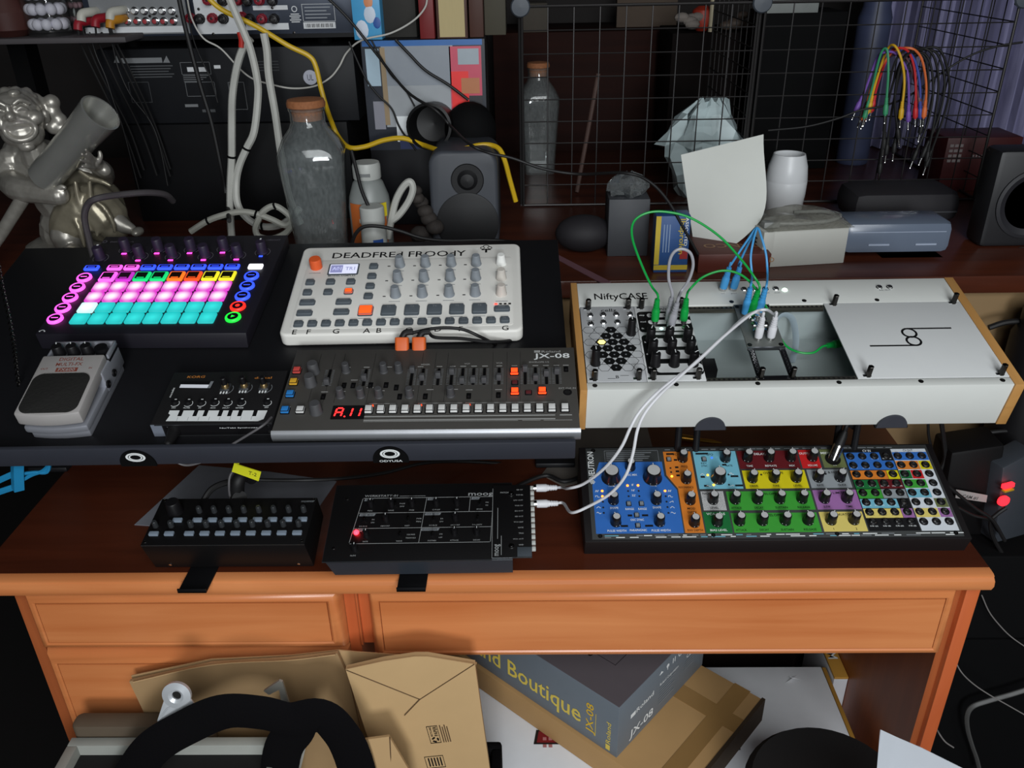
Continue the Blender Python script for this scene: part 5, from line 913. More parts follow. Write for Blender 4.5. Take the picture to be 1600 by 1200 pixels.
# ------------------------------------------------ shelf with jars
A=(-0.787,1.36,1.2449); zs=A[2]
shf=thing('side_shelf','dark grey shelf board on two posts, carrying jars beside the receiver','shelf',(-.85,1.44,TZ)); m=W(shf); xe=(-0.5977,1.36,1.2409)[0]; m.box(-1.12,xe,1.36,1.56,zs-.008,zs,M('shelf_grey',(62,58,60),.6),.001); m.obj('board',shf)
for x_ in (-1.10,-.86): m=W(shf); m.box(x_,x_+.03,1.5,1.54,TZ,zs-.008,blk2); m.obj('post',shf)
peb=M('pebble_white',(205,204,214),.6); gl2=clearmat('jar_glass',(248,248,248),.05,.01)
for a,b,lab,mt,sd in (((-0.7633,1.4,1.2958),(-0.6921,1.4,1.2946),'clear jar packed with round white pebbles on the side shelf',peb,1),((-0.743,1.48,1.2909),(-0.7048,1.48,1.2903),'narrow jar of pinkish round sweets on the side shelf',M('sweets_pink',(150,120,126),.6),2)):
    cx,yy,w_=(a[0]+b[0])/2,a[1]+.0,(b[0]-a[0])/2; r=thing('jar',lab,'jar',(cx,yy,zs)); m=MB(1); m.lathe([(w_*.86,.0005),(w_*.9,.004),(w_,.12),(w_*.96,.12),(w_*.86,.007),(.0005,.006)],gl2,n=28); m.obj('glass',r)
    m=MB(1); rn=random.Random(sd)
    for k_ in range(5):
        for i in range(10):
            an=2*PI*i/10+k_*.5; m.sph((w_*.62*math.cos(an),w_*.62*math.sin(an),.017+.021*k_),w_*.235,mt,1,1,1,10,7)
    o=m.obj('contents',r); o['kind']='stuff'
c=Vector((-0.7898,1.4,1.2694)); m=loc_mb((c.x,c.y,zs)); m.lathe([(.022,0),(.036,.01),(.04,.035),(.03,.055),(.02,.06),(.0005,.06)],M('pot_russet',(60,30,26),.5),(c.x,c.y,zs+.0003),24); solo(m,'pot','dark russet pot at the end of the side shelf','pot',(c.x,c.y,zs))
# ------------------------------------------------ hanging cables
def cable(name,label,pts,r,mat,cat='cable',group=None,ties=(),fl=1,nm='cord'):
    root=thing(name,label,cat,pts[0],(0,0,0),group); m=W(root); m.tube([Vector(p) for p in pts],r,mat,8,6,flat=fl); m.obj(nm,root)
    for i in ties:
        a,b=Vector(pts[i]),Vector(pts[i+1]); t=(b-a).normalized(); m=W(root); m.rod(a-t*.0015,a+t*.0015,r*1.18,blk2); m.obj('tie_band',root)
cwht=M('cable_ivory',(172,172,166),.55); cwd=M('cable_bone',(150,150,142),.55)
cable('white_cable','thick white cable hanging from the receiver and looping at its foot',[(-0.4137,1.3,1.3021),(-0.4045,1.3,1.2706),(-0.398,1.3,1.2494),(-0.3931,1.3,1.2279),(-0.3903,1.3,1.1928),(-0.3927,1.3,1.166),(-0.4033,1.29,1.1174),(-0.4189,1.29,1.0922),(-0.4337,1.29,1.0675),(-0.4431,1.29,1.0412),(-0.4432,1.28,1.0111),(-0.4321,1.28,0.9877),(-0.4102,1.28,0.9742),(-0.3829,1.28,0.9758),(-0.3599,1.28,0.9898),(-0.3482,1.28,1.0028)],.0056,cwht,ties=(7,12),group='thick white cables')
cable('white_cable','thick white cable with a red collar, straight down behind the groovebox',[(-0.3964,1.32,1.2432),(-0.4097,1.32,1.2304),(-0.4236,1.32,1.2041),(-0.4372,1.32,1.1636),(-0.436,1.29,1.1225),(-0.4433,1.29,1.0801),(-0.4528,1.29,1.0365),(-0.4615,1.29,0.9862),(-0.4651,1.29,0.9531)],.0056,cwht,ties=(5,),group='thick white cables')
cable('white_cable','thick white cable hanging just beside the corked bottle',[(-0.3767,1.32,1.2498),(-0.3757,1.32,1.2254),(-0.3782,1.32,1.1899),(-0.3766,1.32,1.1366),(-0.3767,1.32,1.0822),(-0.3752,1.32,1.0296),(-0.3693,1.32,0.9917),(-0.3605,1.32,0.9654)],.0058,cwht,group='thick white cables')
cable('white_cable','white cable lying in a coil on the table beside the bottle',[(-0.5078,1.24,0.9798),(-0.4783,1.24,0.9963),(-0.4526,1.24,1.0048),(-0.4276,1.24,1.0094),(-0.404,1.24,1.0061),(-0.3812,1.24,0.9969),(-0.3632,1.24,0.9878),(-0.3527,1.24,0.9936),(-0.356,1.24,1.0045),(-0.3734,1.24,1.0174),(-0.3918,1.24,1.0099),(-0.4028,1.24,0.9953),(-0.4087,1.24,0.9824),(-0.4048,1.24,0.9704),(-0.3857,1.24,0.9671),(-0.365,1.24,0.9748),(-0.3503,1.24,0.9896)],.0048,cwd,ties=(1,4,9),group='thick white cables')
cable('white_cable','white cable folded in a loop beside the pill bottles',[(-0.2048,1.215,0.9736),(-0.1992,1.215,0.9951),(-0.1889,1.215,1.0285),(-0.176,1.215,1.0499),(-0.1653,1.215,1.0572),(-0.1624,1.215,1.046),(-0.1702,1.215,1.0282),(-0.1848,1.215,1.0094),(-0.1969,1.215,0.9999)],.0052,cwht,group='thick white cables')
m=MB(1); 
c=Vector((-0.414,1.325,1.236)); cable('red_sleeve','small red sleeve on the white cable below the receiver',[(-0.4102,1.315,1.2525),(-0.4091,1.315,1.2422),(-0.4109,1.315,1.2318)],.004,M('sleeve_red',(180,40,30),.5))
cable('yellow_cable','yellow cable running from the receiver past the bottle and over the small speaker',[(-0.4593,1.335,1.3044),(-0.4383,1.335,1.2822),(-0.3907,1.335,1.2582),(-0.3475,1.335,1.2313),(-0.3202,1.34,1.2161),(-0.3115,1.34,1.2016),(-0.307,1.34,1.1677),(-0.3023,1.34,1.1415),(-0.3014,1.36,1.1169),(-0.2938,1.36,1.0952),(-0.2724,1.33,1.0834),(-0.2474,1.33,1.084),(-0.2168,1.33,1.0933),(-0.1869,1.33,1.0957),(-0.1579,1.33,1.0856),(-0.1243,1.285,1.086),(-0.0934,1.283,1.0879),(-0.0688,1.292,1.0913),(-0.0496,1.292,1.091),(-0.037,1.285,1.0857),(-0.0296,1.28,1.0696),(-0.0234,1.28,1.0445),(-0.0179,1.28,1.0229),(-0.0142,1.28,1.008)],.0038,M('cable_yellow',(196,160,24),.45))
cable('thin_wire','thin white wire sagging across the black player to the books',[(-0.5081,1.4,1.2959),(-0.5063,1.4,1.2647),(-0.4937,1.4,1.2372),(-0.4696,1.4,1.222),(-0.4447,1.4,1.1916),(-0.4269,1.4,1.177),(-0.4028,1.4,1.169),(-0.3682,1.4,1.1617),(-0.3323,1.4,1.164),(-0.3055,1.4,1.1761),(-0.2885,1.4,1.1929),(-0.2742,1.4,1.2133),(-0.2469,1.385,1.2319),(-0.2021,1.385,1.2411),(-0.1668,1.385,1.2576),(-0.1472,1.385,1.2758),(-0.1422,1.385,1.2932)],.0014,M('wire_white',(180,178,172),.5))
for lab,pts,r in (('thick black cable hanging in front of the receiver down to the groovebox',[(-0.4985,1.34,1.3032),(-0.4966,1.34,1.2561),(-0.4902,1.34,1.1798),(-0.483,1.34,1.1233),(-0.4803,1.34,1.0545),(-0.4801,1.34,1.0033),(-0.432,1.2,1.0077)],.0035),
 ('long black cable crossing from the receiver over the small speaker to the white case',[(-0.2946,1.37,1.2983),(-0.2604,1.37,1.2629),(-0.2263,1.37,1.2176),(-0.1767,1.33,1.1653),(-0.132,1.3,1.1419),(-0.1094,1.3,1.1175),(-0.0755,1.2,1.1116),(-0.049,1.2,1.0997),(-0.0178,1.2,1.0922),(0.0271,1.2,1.0763),(0.0769,1.2,1.0683),(0.1343,1.15,1.0814),(0.1669,1.15,1.0705),(0.1947,1.15,1.0437),(0.2226,1.15,0.9998),(0.2539,1.15,0.9476)],.0022),
 ('black cable draped over the printed carton to the rounded case',[(-0.1957,1.39,1.2315),(-0.1757,1.39,1.21),(-0.1525,1.39,1.1863),(-0.1188,1.39,1.165),(-0.0877,1.39,1.1414)],.0024),
 ('thin black cable down the printed carton to the canister',[(-0.2338,1.395,1.2316),(-0.2188,1.395,1.2009),(-0.2067,1.395,1.179),(-0.1881,1.395,1.1596),(-0.1738,1.395,1.1322)],.0014),
 ('black cable from the hi-fi stack past the carton to the speaker',[(-0.2676,1.39,1.2299),(-0.2481,1.39,1.1784),(-0.2305,1.39,1.1514),(-0.2101,1.39,1.1297),(-0.1992,1.39,1.0998),(-0.176,1.39,1.0641)],.0016),
 ('black cable hanging across the orange labelled bottle',[(-0.2406,1.19,1.1083),(-0.2368,1.19,1.0843),(-0.2313,1.19,1.0498),(-0.2197,1.19,1.0172),(-0.2084,1.19,0.9885),(-0.2064,1.19,0.9691)],.0026),
 ('black lead running along behind the white sampler to the speaker',[(-0.2476,1.15,0.983),(-0.2384,1.15,1.0015),(-0.2247,1.15,1.0115),(-0.2023,1.15,1.0112),(-0.1759,1.15,1.0044),(-0.1451,1.15,0.9937),(-0.1092,1.15,0.9895),(-0.0551,1.15,0.9897),(-0.0191,1.15,0.9864)],.0026),
 ('thin dark cord hanging from the receiver plugs past the statue',[(-0.6682,1.4,1.2492),(-0.6662,1.4,1.2168),(-0.6592,1.4,1.1836),(-0.6552,1.4,1.1447),(-0.65,1.4,1.1048),(-0.6481,1.4,1.0534),(-0.6462,1.4,1.0001)],.0012),
 ('thin dark cord beside the receiver plugs, looping behind the statue',[(-0.6419,1.41,1.2525),(-0.6416,1.41,1.22),(-0.6402,1.41,1.1915),(-0.6297,1.41,1.1526),(-0.6074,1.41,1.1124),(-0.6004,1.41,1.0713),(-0.6008,1.41,1.0077)],.0012),
 ('thin black twisted cord in front of the video player',[(-0.5089,1.4,1.2915),(-0.511,1.4,1.2557),(-0.5084,1.4,1.2282),(-0.5007,1.4,1.2001),(-0.493,1.4,1.1762),(-0.4889,1.4,1.1421)],.0012)):
    cable('black_cable',lab,pts,r,rubber,group='black cables of the rear table')
# ------------------------------------------------ wire cube shelves
wire=M('wire_black',(52,50,50),.4,.6); GY=1.5
Lx,Rx,Ex=(-0.0025,1.5,1.268)[0],(0.3849,1.5,1.2663)[0],(0.7997,1.5,1.2357)[0]; zt=(0.189,1.5,1.2676)[2]
def gridpanel(label,p0,p1,n,z0,z1,nz):
    r=thing('wire_panel',label,'wire panel',((p0[0]+p1[0])/2,(p0[1]+p1[1])/2,z0),(0,0,0),'wire cube panels'); a,b=Vector((p0[0],p0[1],0)),Vector((p1[0],p1[1],0)); m=W(r)
    for i in range(1,n): q=a+(b-a)*i/n; m.rod(q+Vector((0,0,z0)),q+Vector((0,0,z1)),.0011,wire,n=6)
    for j in range(1,nz): z=z0+(z1-z0)*j/nz; m.rod(a+Vector((0,0,z)),b+Vector((0,0,z)),.0011,wire,n=6)
    m.obj('wires',r); m=W(r)
    for q in (a,b): m.rod(q+Vector((0,0,z0)),q+Vector((0,0,z1)),.0024,wire,n=8)
    for z in (z0,z1): m.rod(a+Vector((0,0,z)),b+Vector((0,0,z)),.0024,wire,n=8)
    m.obj('rim',r)
g0=TZ+.002
gridpanel('black wire panel in front of the second bottle and the white bag',(Lx,GY),(Rx-.004,GY),9,g0,zt,9)
gridpanel('black wire panel the bundle of coloured patch cords hangs from',(Rx+.008,GY),(Ex,GY),9,g0,zt,9)
gridpanel('black wire panel running back between the two wire cubes',(Rx+.002,GY+.006),(Rx+.002,GY+.37),9,g0,zt,9)
gridpanel('black wire panel running back at the purple cloth',(Ex+.003,GY+.006),(Ex+.003,GY+.37),9,g0,zt,9)
gridpanel('black wire panel running back beside the second bottle',(Lx-.004,GY+.006),(Lx-.004,GY+.37),9,g0,zt,9)
for i,x_ in enumerate((Lx-.002,Rx,Ex+.002)):
    m=loc_mb((x_,GY-.004,zt)); T=Matrix.Translation((x_,GY-.003,zt))@Matrix.Rotation(PI/2,4,'X'); m.lathe([(.014,0),(.016,.003),(.014,.006),(.0005,.007)],M('joint_grey',(66,72,80),.5),n=24,T=T); m.box(x_-.006,x_+.006,GY-.004,GY+.012,zt-.012,zt+.012,M('joint_grey',(66,72,80),.5),.002)
    solo(m,'cube_joint',('grey plastic joint on the wire panel corner nearest the printed carton','round grey plastic joint between the two wire cubes','grey plastic joint on the wire panel corner at the purple cloth')[i],'joint',(x_,GY-.004,zt),'wire cube joints')
# hanging patch cords
def hang(label,pts,col,plugs=True,r=.002):
    P=[Vector(p) for p in pts]; root=thing('hanging_patch_cord',label,'patch cable',tuple(P[len(P)//2]),(0,0,0),'patch cords hung on the wire panel')
    m=W(root); m.tube(P,r,col,7,6); m.obj('cord',root)
    for e,q in ((P[0],P[1]),(P[-1],P[-2])):
        a=(q-e).normalized(); plug(root,e,a,col,.030,.0043,False,True)
vi=M('cord_violet',(112,76,160),.5); og=M('cord_orange',(206,104,52),.5); re=M('cord_red',(186,36,40),.5); ye=M('cord_yellow',(206,160,32),.5); g2=M('cord_green',(54,140,98),.5); b2=M('cord_blue',(56,70,150),.5); br=M('cord_brown',(84,56,64),.5)
hy=1.484
for lab,pts,c_ in (('green hanging cord, topmost at the near end of the bundle',[(0.5811,1.5,1.0819),(0.5856,1.5,1.1299),(0.5872,1.492,1.1864),(0.5932,1.484,1.1941),(0.5988,1.478,1.1631),(0.6033,1.478,1.1279),(0.607,1.478,1.0907)],g2),('yellow hanging cord, second from the green one in the bundle',[(0.5861,1.5,1.0903),(0.5902,1.5,1.1401),(0.599,1.5,1.1903),(0.6034,1.484,1.2007),(0.6155,1.476,1.1809),(0.6281,1.476,1.1429),(0.6331,1.476,1.0844)],ye),('violet hanging cord with both plugs at the near end',[(0.5659,1.505,1.0919),(0.5768,1.505,1.1293),(0.5873,1.505,1.178),(0.5922,1.49,1.1895),(0.6114,1.49,1.1872),(0.6343,1.49,1.161),(0.6455,1.49,1.1202),(0.6529,1.49,1.0773)],vi),('red hanging cord between the violet and the orange ones',[(0.5932,1.505,1.0914),(0.5964,1.505,1.1393),(0.607,1.505,1.1856),(0.6133,1.486,1.1965),(0.6302,1.486,1.1893),(0.6452,1.486,1.1614),(0.6555,1.486,1.1207),(0.662,1.486,1.0832)],re),('orange hanging cord, last of the coloured ones before the black',[(0.5816,1.505,1.0767),(0.5878,1.505,1.1395),(0.6091,1.505,1.1856),(0.6289,1.486,1.1962),(0.6502,1.486,1.1831),(0.6652,1.486,1.151),(0.6726,1.486,1.1204),(0.6758,1.486,1.084)],og),('blue hanging cord half hidden behind the orange one',[(0.5864,1.508,1.0804),(0.593,1.508,1.1286),(0.6093,1.508,1.1793),(0.6232,1.49,1.191),(0.6423,1.49,1.1788),(0.6595,1.49,1.1405),(0.6724,1.49,1.0823)],b2),('dull brown hanging cord behind the red one',[(0.5788,1.51,1.078),(0.587,1.51,1.118),(0.6057,1.51,1.1741),(0.6176,1.492,1.1859),(0.6355,1.492,1.1747),(0.6529,1.492,1.1403),(0.6706,1.492,1.1009)],br),
 ('black hanging cord reaching lowest of the bundle',[(0.6178,1.484,0.9912),(0.6129,1.484,1.0536),(0.6067,1.484,1.1218),(0.6121,1.484,1.182),(0.6412,1.49,1.1946),(0.6685,1.49,1.1883),(0.6881,1.49,1.1501),(0.6959,1.49,1.0935),(0.6975,1.49,1.0086)],rubber),('black hanging cord ending just under the green plug',[(0.6184,1.488,1.0321),(0.6124,1.488,1.1108),(0.6226,1.488,1.1794),(0.6529,1.492,1.1923),(0.6805,1.492,1.1849),(0.7018,1.492,1.1395),(0.7034,1.492,1.0825),(0.689,1.492,1.016)],rubber),('black hanging cord with its plugs under the yellow plug',[(0.638,1.48,1.0508),(0.6178,1.48,1.1222),(0.6213,1.48,1.1803),(0.6566,1.49,1.1953),(0.6837,1.49,1.19),(0.7072,1.49,1.1448),(0.712,1.49,1.0985),(0.6982,1.49,0.9997)],rubber),('black hanging cord behind the coloured ones',[(0.6276,1.495,1.0206),(0.6238,1.495,1.099),(0.6291,1.495,1.1705),(0.6517,1.497,1.1878),(0.6712,1.497,1.1746),(0.6872,1.497,1.1288),(0.6895,1.497,1.0766),(0.6769,1.497,1.0095)],rubber),('shortest black hanging cord, ending at the blue plug',[(0.6381,1.49,1.0248),(0.6345,1.49,1.0892),(0.6332,1.49,1.1611),(0.6514,1.495,1.185),(0.6671,1.495,1.1699),(0.6798,1.495,1.1189),(0.6789,1.495,1.0557)],rubber)):
    hang(lab,pts,c_)
cable('black_cable','black cable tied through the wire panel at the purple cloth',[(0.4142,1.48,1.0691),(0.4783,1.48,1.0745),(0.5302,1.48,1.0874),(0.5655,1.48,1.1004),(0.5996,1.48,1.1061),(0.6499,1.5,1.1186),(0.7049,1.5,1.1606),(0.742,1.5,1.183),(0.7808,1.5,1.1952),(0.819,1.5,1.2005)],.0018,rubber,group='black cables of the rear table')
# purple cloth behind, cabinet and odds and ends
pc=M('cloth_purple',(150,148,182),.8,stretch=(26,1,1.2),scale=8,c2=(70,68,98)); m=MB(1); x0,x1=(0.7659,1.93,1.1664)[0],(1.1349,1.93,1.1604)[0]; V=[];F=[];N=70
for i in range(N+1):
    x=x0+(x1-x0)*i/N; y=1.93+.016*math.sin(i*.9)+.01*math.sin(i*2.3+1)
    V+=[(x,y,.94),(x,y+.004,1.75),(x,y+.004,.94),(x,y+.008,1.75)]
for i in range(N): a=4*i; F+=[(a,a+4,a+5,a+1),(a+2,a+3,a+7,a+6),(a+1,a+5,a+7,a+3),(a,a+2,a+6,a+4)]
m.add([(a-x0,b-1.93,c-1.3) for a,b,c in V],F,pc); tag(m.obj('purple_cloth',loc=(x0,1.93,1.3)),'greyish purple cloth hanging in folds behind the wire panels','cloth')
cab=wood('cabinet_wood',(40,17,12),(26,11,9),.7,'X',3,.1); A,B=(-0.0737,2.2,1.1659),(0.4002,2.2,1.1033); between('sideboard','dark reddish sideboard behind the wire cubes','cabinet',A,B,.25,cab,z0=0)
A,B=(-0.0081,2.21,1.2291),(0.0576,2.21,1.1629); between('pale_carton','pale carton standing on the sideboard behind the first wire cube','carton',A,B,.1,M('carton_pale',(70,64,56),.8))  # block added for a lighter patch of the cream wall
A,B=(0.2334,2.3,1.2428),(0.3834,2.3,1.1495); between('cream_board','cream board leaning on the wall above the sideboard','board',A,B,.03,M('board_cream',(76,64,54),.85))  # panel added where the cream wall shows
A=(0.1333,1.6,1.1495); B=(0.0976,1.58,0.9802); m=loc_mb(A); m.rod(A,(B[0],B[1],TZ+.004),.0042,M('stick_wood',(74,54,48),.6)); solo(m,'stick','slim wooden stick leaning inside the first wire cube','stick',A)
A=(0.3891,2,1.2098); bk=thing('low_bookcase','dark low bookcase behind the wire cubes holding trinkets','bookcase',(A[0]+.1,2.05,0)); m=W(bk); zc=(0.3915,2,1.1815)[2]; m.box(A[0]-.07,A[0]+.33,1.955,2.15,0,zc,M('bookcase_dark',(15,10,9),.8,spec=.1),.002); m.obj('carcass',bk)
m=loc_mb((A[0],2.0,zc)); m.lathe([(.012,0),(.022,.008),(.027,.025),(.022,.042),(.01,.05),(.0005,.05)],M('lantern_red',(150,44,26),.5),(A[0],2.0,zc),20); solo(m,'red_lantern','small orange red lantern on the low bookcase','lantern',(A[0],2.0,zc))
c=(0.3594,1.98,1.1914); m=loc_mb((c[0],1.975,zc)); rn=random.Random(5)
for i in range(6): m.sph((c[0]+rn.uniform(-.02,.02),1.98+rn.uniform(-.01,.01),zc+.012+rn.uniform(0,.018)),.013,M('tissue',(120,112,106),.8),1.3,1,.8,9,6)
solo(m,'crumpled_tissue','crumpled pale tissue beside the red lantern','tissue',(c[0],1.975,zc))
c=(0.4036,1.975,1.2239); m=loc_mb((c[0],1.975,zc)); m.lathe([(.006,0),(.006,.06),(.0045,.075),(.001,.078)],M('candle',(176,166,140),.6),(c[0],1.975,zc),12); solo(m,'candle','slim ivory candle in front of the red lantern','candle',(c[0],1.975,zc))
c=(0.4635,2,1.1855); m=loc_mb((c[0],2.0,zc))
for dx,dz,s_ in ((0,.014,.016),(.03,.01,.014),(-.02,.01,.012),(.012,.03,.010),(.055,.008,.011)): m.sph((c[0]+dx,2.0,zc+dz),s_,M('figurine',(72,60,52),.6),1.4,1,.8,12,8)
solo(m,'figurine','small pale reclining figurine on the low bookcase','figurine',(c[0],2.0,zc))
A,B=(0.4585,1.75,1.271),(0.5572,1.75,1.2319); shelf2=B
m=loc_mb((B[0],1.75,TZ)); between('white_device','white box high behind the joint of the wire cubes','box',A,B,.1,M('device_white',(120,124,122),.6))
between('black_pedestal','tall black pedestal carrying the white box behind the wire cubes','stand',(0.4583,1.75,1.2332),(0.6141,1.75,0.9551),.12,blk2,z0=TZ)
c=(0.6855,1.8,1.1801); m=loc_mb((c[0],1.8,TZ)); m.lathe([(.03,0),(.032,.004),(.032,.28),(.026,.30),(.026,.36),(.0005,.362)],M('tube_slate',(54,60,84),.5),(c[0],1.8,TZ),24); solo(m,'cardboard_tube','slate blue upright tube beside the purple cloth','tube',(c[0],1.8,TZ))
# white bag, card, grey box, packet, cup, boxes, tray
bagm=M('bag_white',(176,192,194),.45,var=.05); rn=random.Random(11); c=Vector((0.3222,1.56,1.0539))
m=loc_mb((c.x,c.y,TZ)); V=[];F=[];n=22
prof=[(.035,0),(.046,.02),(.052,.05),(.060,.085),(.066,.105),(.056,.130),(.040,.158),(.026,.178),(.016,.186)]
for j,(r0,z) in enumerate(prof):
    for i in range(n):
        a=2*PI*i/n; q=r0*(1+(.20*math.sin(5*a+j)+.12*math.sin(9*a-j*2))*(1 if j>2 else .3)); V.append((c.x+q*math.cos(a)*1.05+(.008 if j>6 else 0),c.y+q*math.sin(a)*.7,TZ+z*1.0+.006*math.sin(7*a+j*1.7)*(j>0)))
for j in range(len(prof)-1):
    for i in range(n): q=(i+1)%n; F.append((j*n+i,j*n+q,(j+1)*n+q,(j+1)*n+i))
F.append(tuple(range((len(prof)-1)*n,len(prof)*n))); F.append(tuple(range(n))[::-1]); zs_=((0.3174,1.56,1.1091)[2]-TZ)/.186
m.add([(x,y,TZ+(z-TZ)*zs_) for x,y,z in V],F,bagm); o=m.obj('plastic_bag',loc=(c.x,c.y,TZ),sharp=.25); tag(o,'crumpled pale plastic bag seen through the wire panel behind the leaning card','bag')
cm=M('card_white',(198,200,194),.6,var=.02); K=[(0.2322,1.275,1.0763),(0.3468,1.26,1.1073),(0.3403,1.2,0.9969),(0.2547,1.215,0.9375)]; r=K[3]
m=loc_mb(r); V=[];F=[];n=10
for s_ in (0,.0008):
    for j in range(n+1):
        for i in range(n+1):
            u,v=i/n,j/n; p=(Vector(K[0])*(1-u)+Vector(K[1])*u)*(1-v)+(Vector(K[3])*(1-u)+Vector(K[2])*u)*v; p+=Vector((.004,-.014,-.006))*math.sin(PI*u)*v+Vector((.012,-.0,-.012))*(u*v)*math.sin(PI*v)*1.2; p.y+=s_; V.append(tuple(p))
q=(n+1)**2
for j in range(n):
    for i in range(n): a=j*(n+1)+i; F+=[(a,a+1,a+n+2,a+n+1),(q+a,q+a+n+1,q+a+n+2,q+a+1)]
m.add(V,F,cm); tag(m.obj('white_card',loc=r),'large white card curling at its lower corner, leaning above the maroon box','card')
gb=M('box_slate',(58,60,64),.55); A,B=(0.1229,1.222,1.0249),(0.183,1.222,0.9361); r_=between('slate_box','dark grey open box holding a crumpled clear bag, behind the white case','box',A,B,.06,gb,z0=TZ,root=True,pn='box_body')
c=Vector((( A[0]+B[0])/2,1.25,A[2])); m=loc_mb(c); rn=random.Random(2); V=[];F=[]; n=16
for j,(r0,z) in enumerate(((.024,.001),(.027,.008),(.026,.018),(.018,.028),(.006,.032))):
    for i in range(n): a=2*PI*i/n; q=r0*(1+.22*math.sin(4*a+j)+.12*math.sin(7*a)); V.append((c.x+q*math.cos(a),c.y+q*math.sin(a)*.8,c.z+z+.003*math.sin(5*a+j)))
for j in range(4):
    for i in range(n): q=(i+1)%n; F.append((j*n+i,j*n+q,(j+1)*n+q,(j+1)*n+i))
F+= [tuple(range(n))[::-1],tuple(range(4*n,5*n))]; m.add(V,F,clearmat('clear_film',(214,218,222),.12,.12)); o=m.obj('clear_bag',loc=tuple(c),sharp=.2); tag(o,'crumpled clear bag bulging out of the dark grey box','bag')
A,B=(0.1821,1.15,1.0205),(0.23,1.15,0.9393); r_=between('medicine_packet','blue and yellow medicine packet standing behind the white case','packet',A,B,.03,M('packet_blue',(38,74,126),.5),z0=TZ,root=True,pn='carton')
m=W(r_); m.box(A[0],A[0]+.007,1.1494,1.15,TZ+.012,A[2],M('packet_yellow',(186,162,50),.5)); m.box(A[0],B[0],1.1494,1.15,TZ+.004,TZ+.011,M('packet_yellow',(186,162,50),.5)); m.box(B[0]-.012,B[0]-.001,1.1494,1.15,TZ+.02,TZ+.032,M('packet_red',(150,40,40),.5)); H=A[2]-TZ
T=Matrix.Translation((B[0]-.014,1.1495,A[2]-.004))@Matrix.Rotation(PI/2,4,'X')@Matrix.Rotation(-PI/2,4,'Z'); m.text('Ibuprofen',0,0,.0004,.007,M('packet_yellow',(186,162,50),.5),H*.62,T=T); T=Matrix.Translation((B[0]-.007,1.1495,A[2]-.002))@Matrix.Rotation(PI/2,4,'X')@Matrix.Rotation(-PI/2,4,'Z'); m.text('ASSORTED',0,0,.0004,.004,white,H*.5,T=T)
for i in range(3): m.box(A[0]+.011+.004*i,A[0]+.0125+.004*i,1.1494,1.15,TZ+.03,A[2]-.012,M('packet_pale',(120,140,170),.6))
m.obj('printed_face',r_)
mb_=M('box_maroon',(84,34,24),.45); A,B=(0.2442,1.145,0.9657),(0.3464,1.145,0.9377); r_=between('maroon_box','flat maroon box with gold letters lying behind the white case','box',A,B,.13,mb_,z0=TZ,root=True,pn='carton'); gd=M('gold_print',(150,110,70),.5)
m=W(r_); T=Matrix.Translation((B[0]-.004,1.19,A[2]))@Matrix.Rotation(PI,4,'Z'); m.text('DANCO',0,0,.0003,.016,gd,.085,T=T); T=Matrix.Translation((A[0]+.1,1.1445,A[2]-.012))@Matrix.Rotation(PI/2,4,'X'); m.text('D',0,0,.0002,.007,gd,T=T); m.obj('lettering',r_)
cup=M('cup_white',(204,206,208),.35,var=.02); c=(0.4439,1.44,0.9739); A=(0.4353,1.44,1.0389); H=A[2]-TZ; m=loc_mb((c[0],1.44,TZ)); m.lathe([(.0285,0),(.031,.004),(.034,H*.35),(.0345,H*.56),(.0342,H*.57),(.0345,H*.58),(.032,H*.8),(.026,H),(.024,H),(.028,H*.8),(.0005,H*.7)],cup,(c[0],1.44,TZ),32); solo(m,'white_cup','white barrel shaped cup with a ridge round its middle','cup',(c[0],1.44,TZ))
# white box with side print
wb=M('carton_white',(172,172,166),.6,var=.03); Pq=[(0.3495,1.1647,0.9382),(0.4628,1.1796,0.9382),(0.5068,1.2148,0.9382),(0.3429,1.245,0.9382)]; h=(0.3413,1.165,0.9916)[2]-TZ
q0,q1=Vector(Pq[0]),Vector(Pq[1]); ex=(q1-q0).normalized(); ey=Vector((-ex.y,ex.x,0)); W_=(q1-q0).length; Dp=.075; q3=q0+ey*Dp
r_=thing('white_carton','small white carton with a bagged cable on its lid behind the white case','carton',tuple(q0+ex*W_/2+ey*Dp/2),(0,0,math.atan2(ex.y,ex.x)))
m=MB(1); m.box(-W_/2,W_/2,-Dp/2,Dp/2,0,h,wb,.0012); m.box(-W_/2-.012,-W_/2+.004,-Dp/2-.0004,Dp/2,0,h*.99,wb,.001); m.obj('carton',r_)
m=MB(1); T=Matrix.Translation((-W_/2-.0122,Dp/2-.004,h*.45))@Matrix.Rotation(PI/2,4,'X')@Matrix.Rotation(-PI/2,4,'Y'); m.text('DUDE',0,0,0,.014,ink,.05,T=T); m.obj('side_print',r_)
top=q0+ex*W_/2+ey*Dp/2+Vector((0,0,h)); r_=thing('bagged_cable','clear bag with a grey adapter cable lying on the white carton','cable',tuple(top),(0,0,math.atan2(ex.y,ex.x)))
m=MB(1); V=[];F=[];nx,ny=16,8
for s_ in (0,1):
    for j in range(ny+1):
        for i in range(nx+1):
            u,v=i/nx-.5,j/ny-.5; e=(1-(2*abs(u))**4)*(1-(2*abs(v))**4); z=.0008+(.0+s_*(.018*e+.003*math.sin(9*u+7*v)*e)); V.append((u*W_*1.12,v*Dp*1.1,z))
q=(nx+1)*(ny+1)
for j in range(ny):
    for i in range(nx): a=j*(nx+1)+i; F+=[(a,a+nx+1,a+nx+2,a+1),(q+a,q+a+1,q+a+nx+2,q+a+nx+1)]
m.add(V,F,clearmat('film_cloudy',(236,236,232),.18,.16,(200,198,188))); m.obj('clear_bag',r_,sharp=.3)
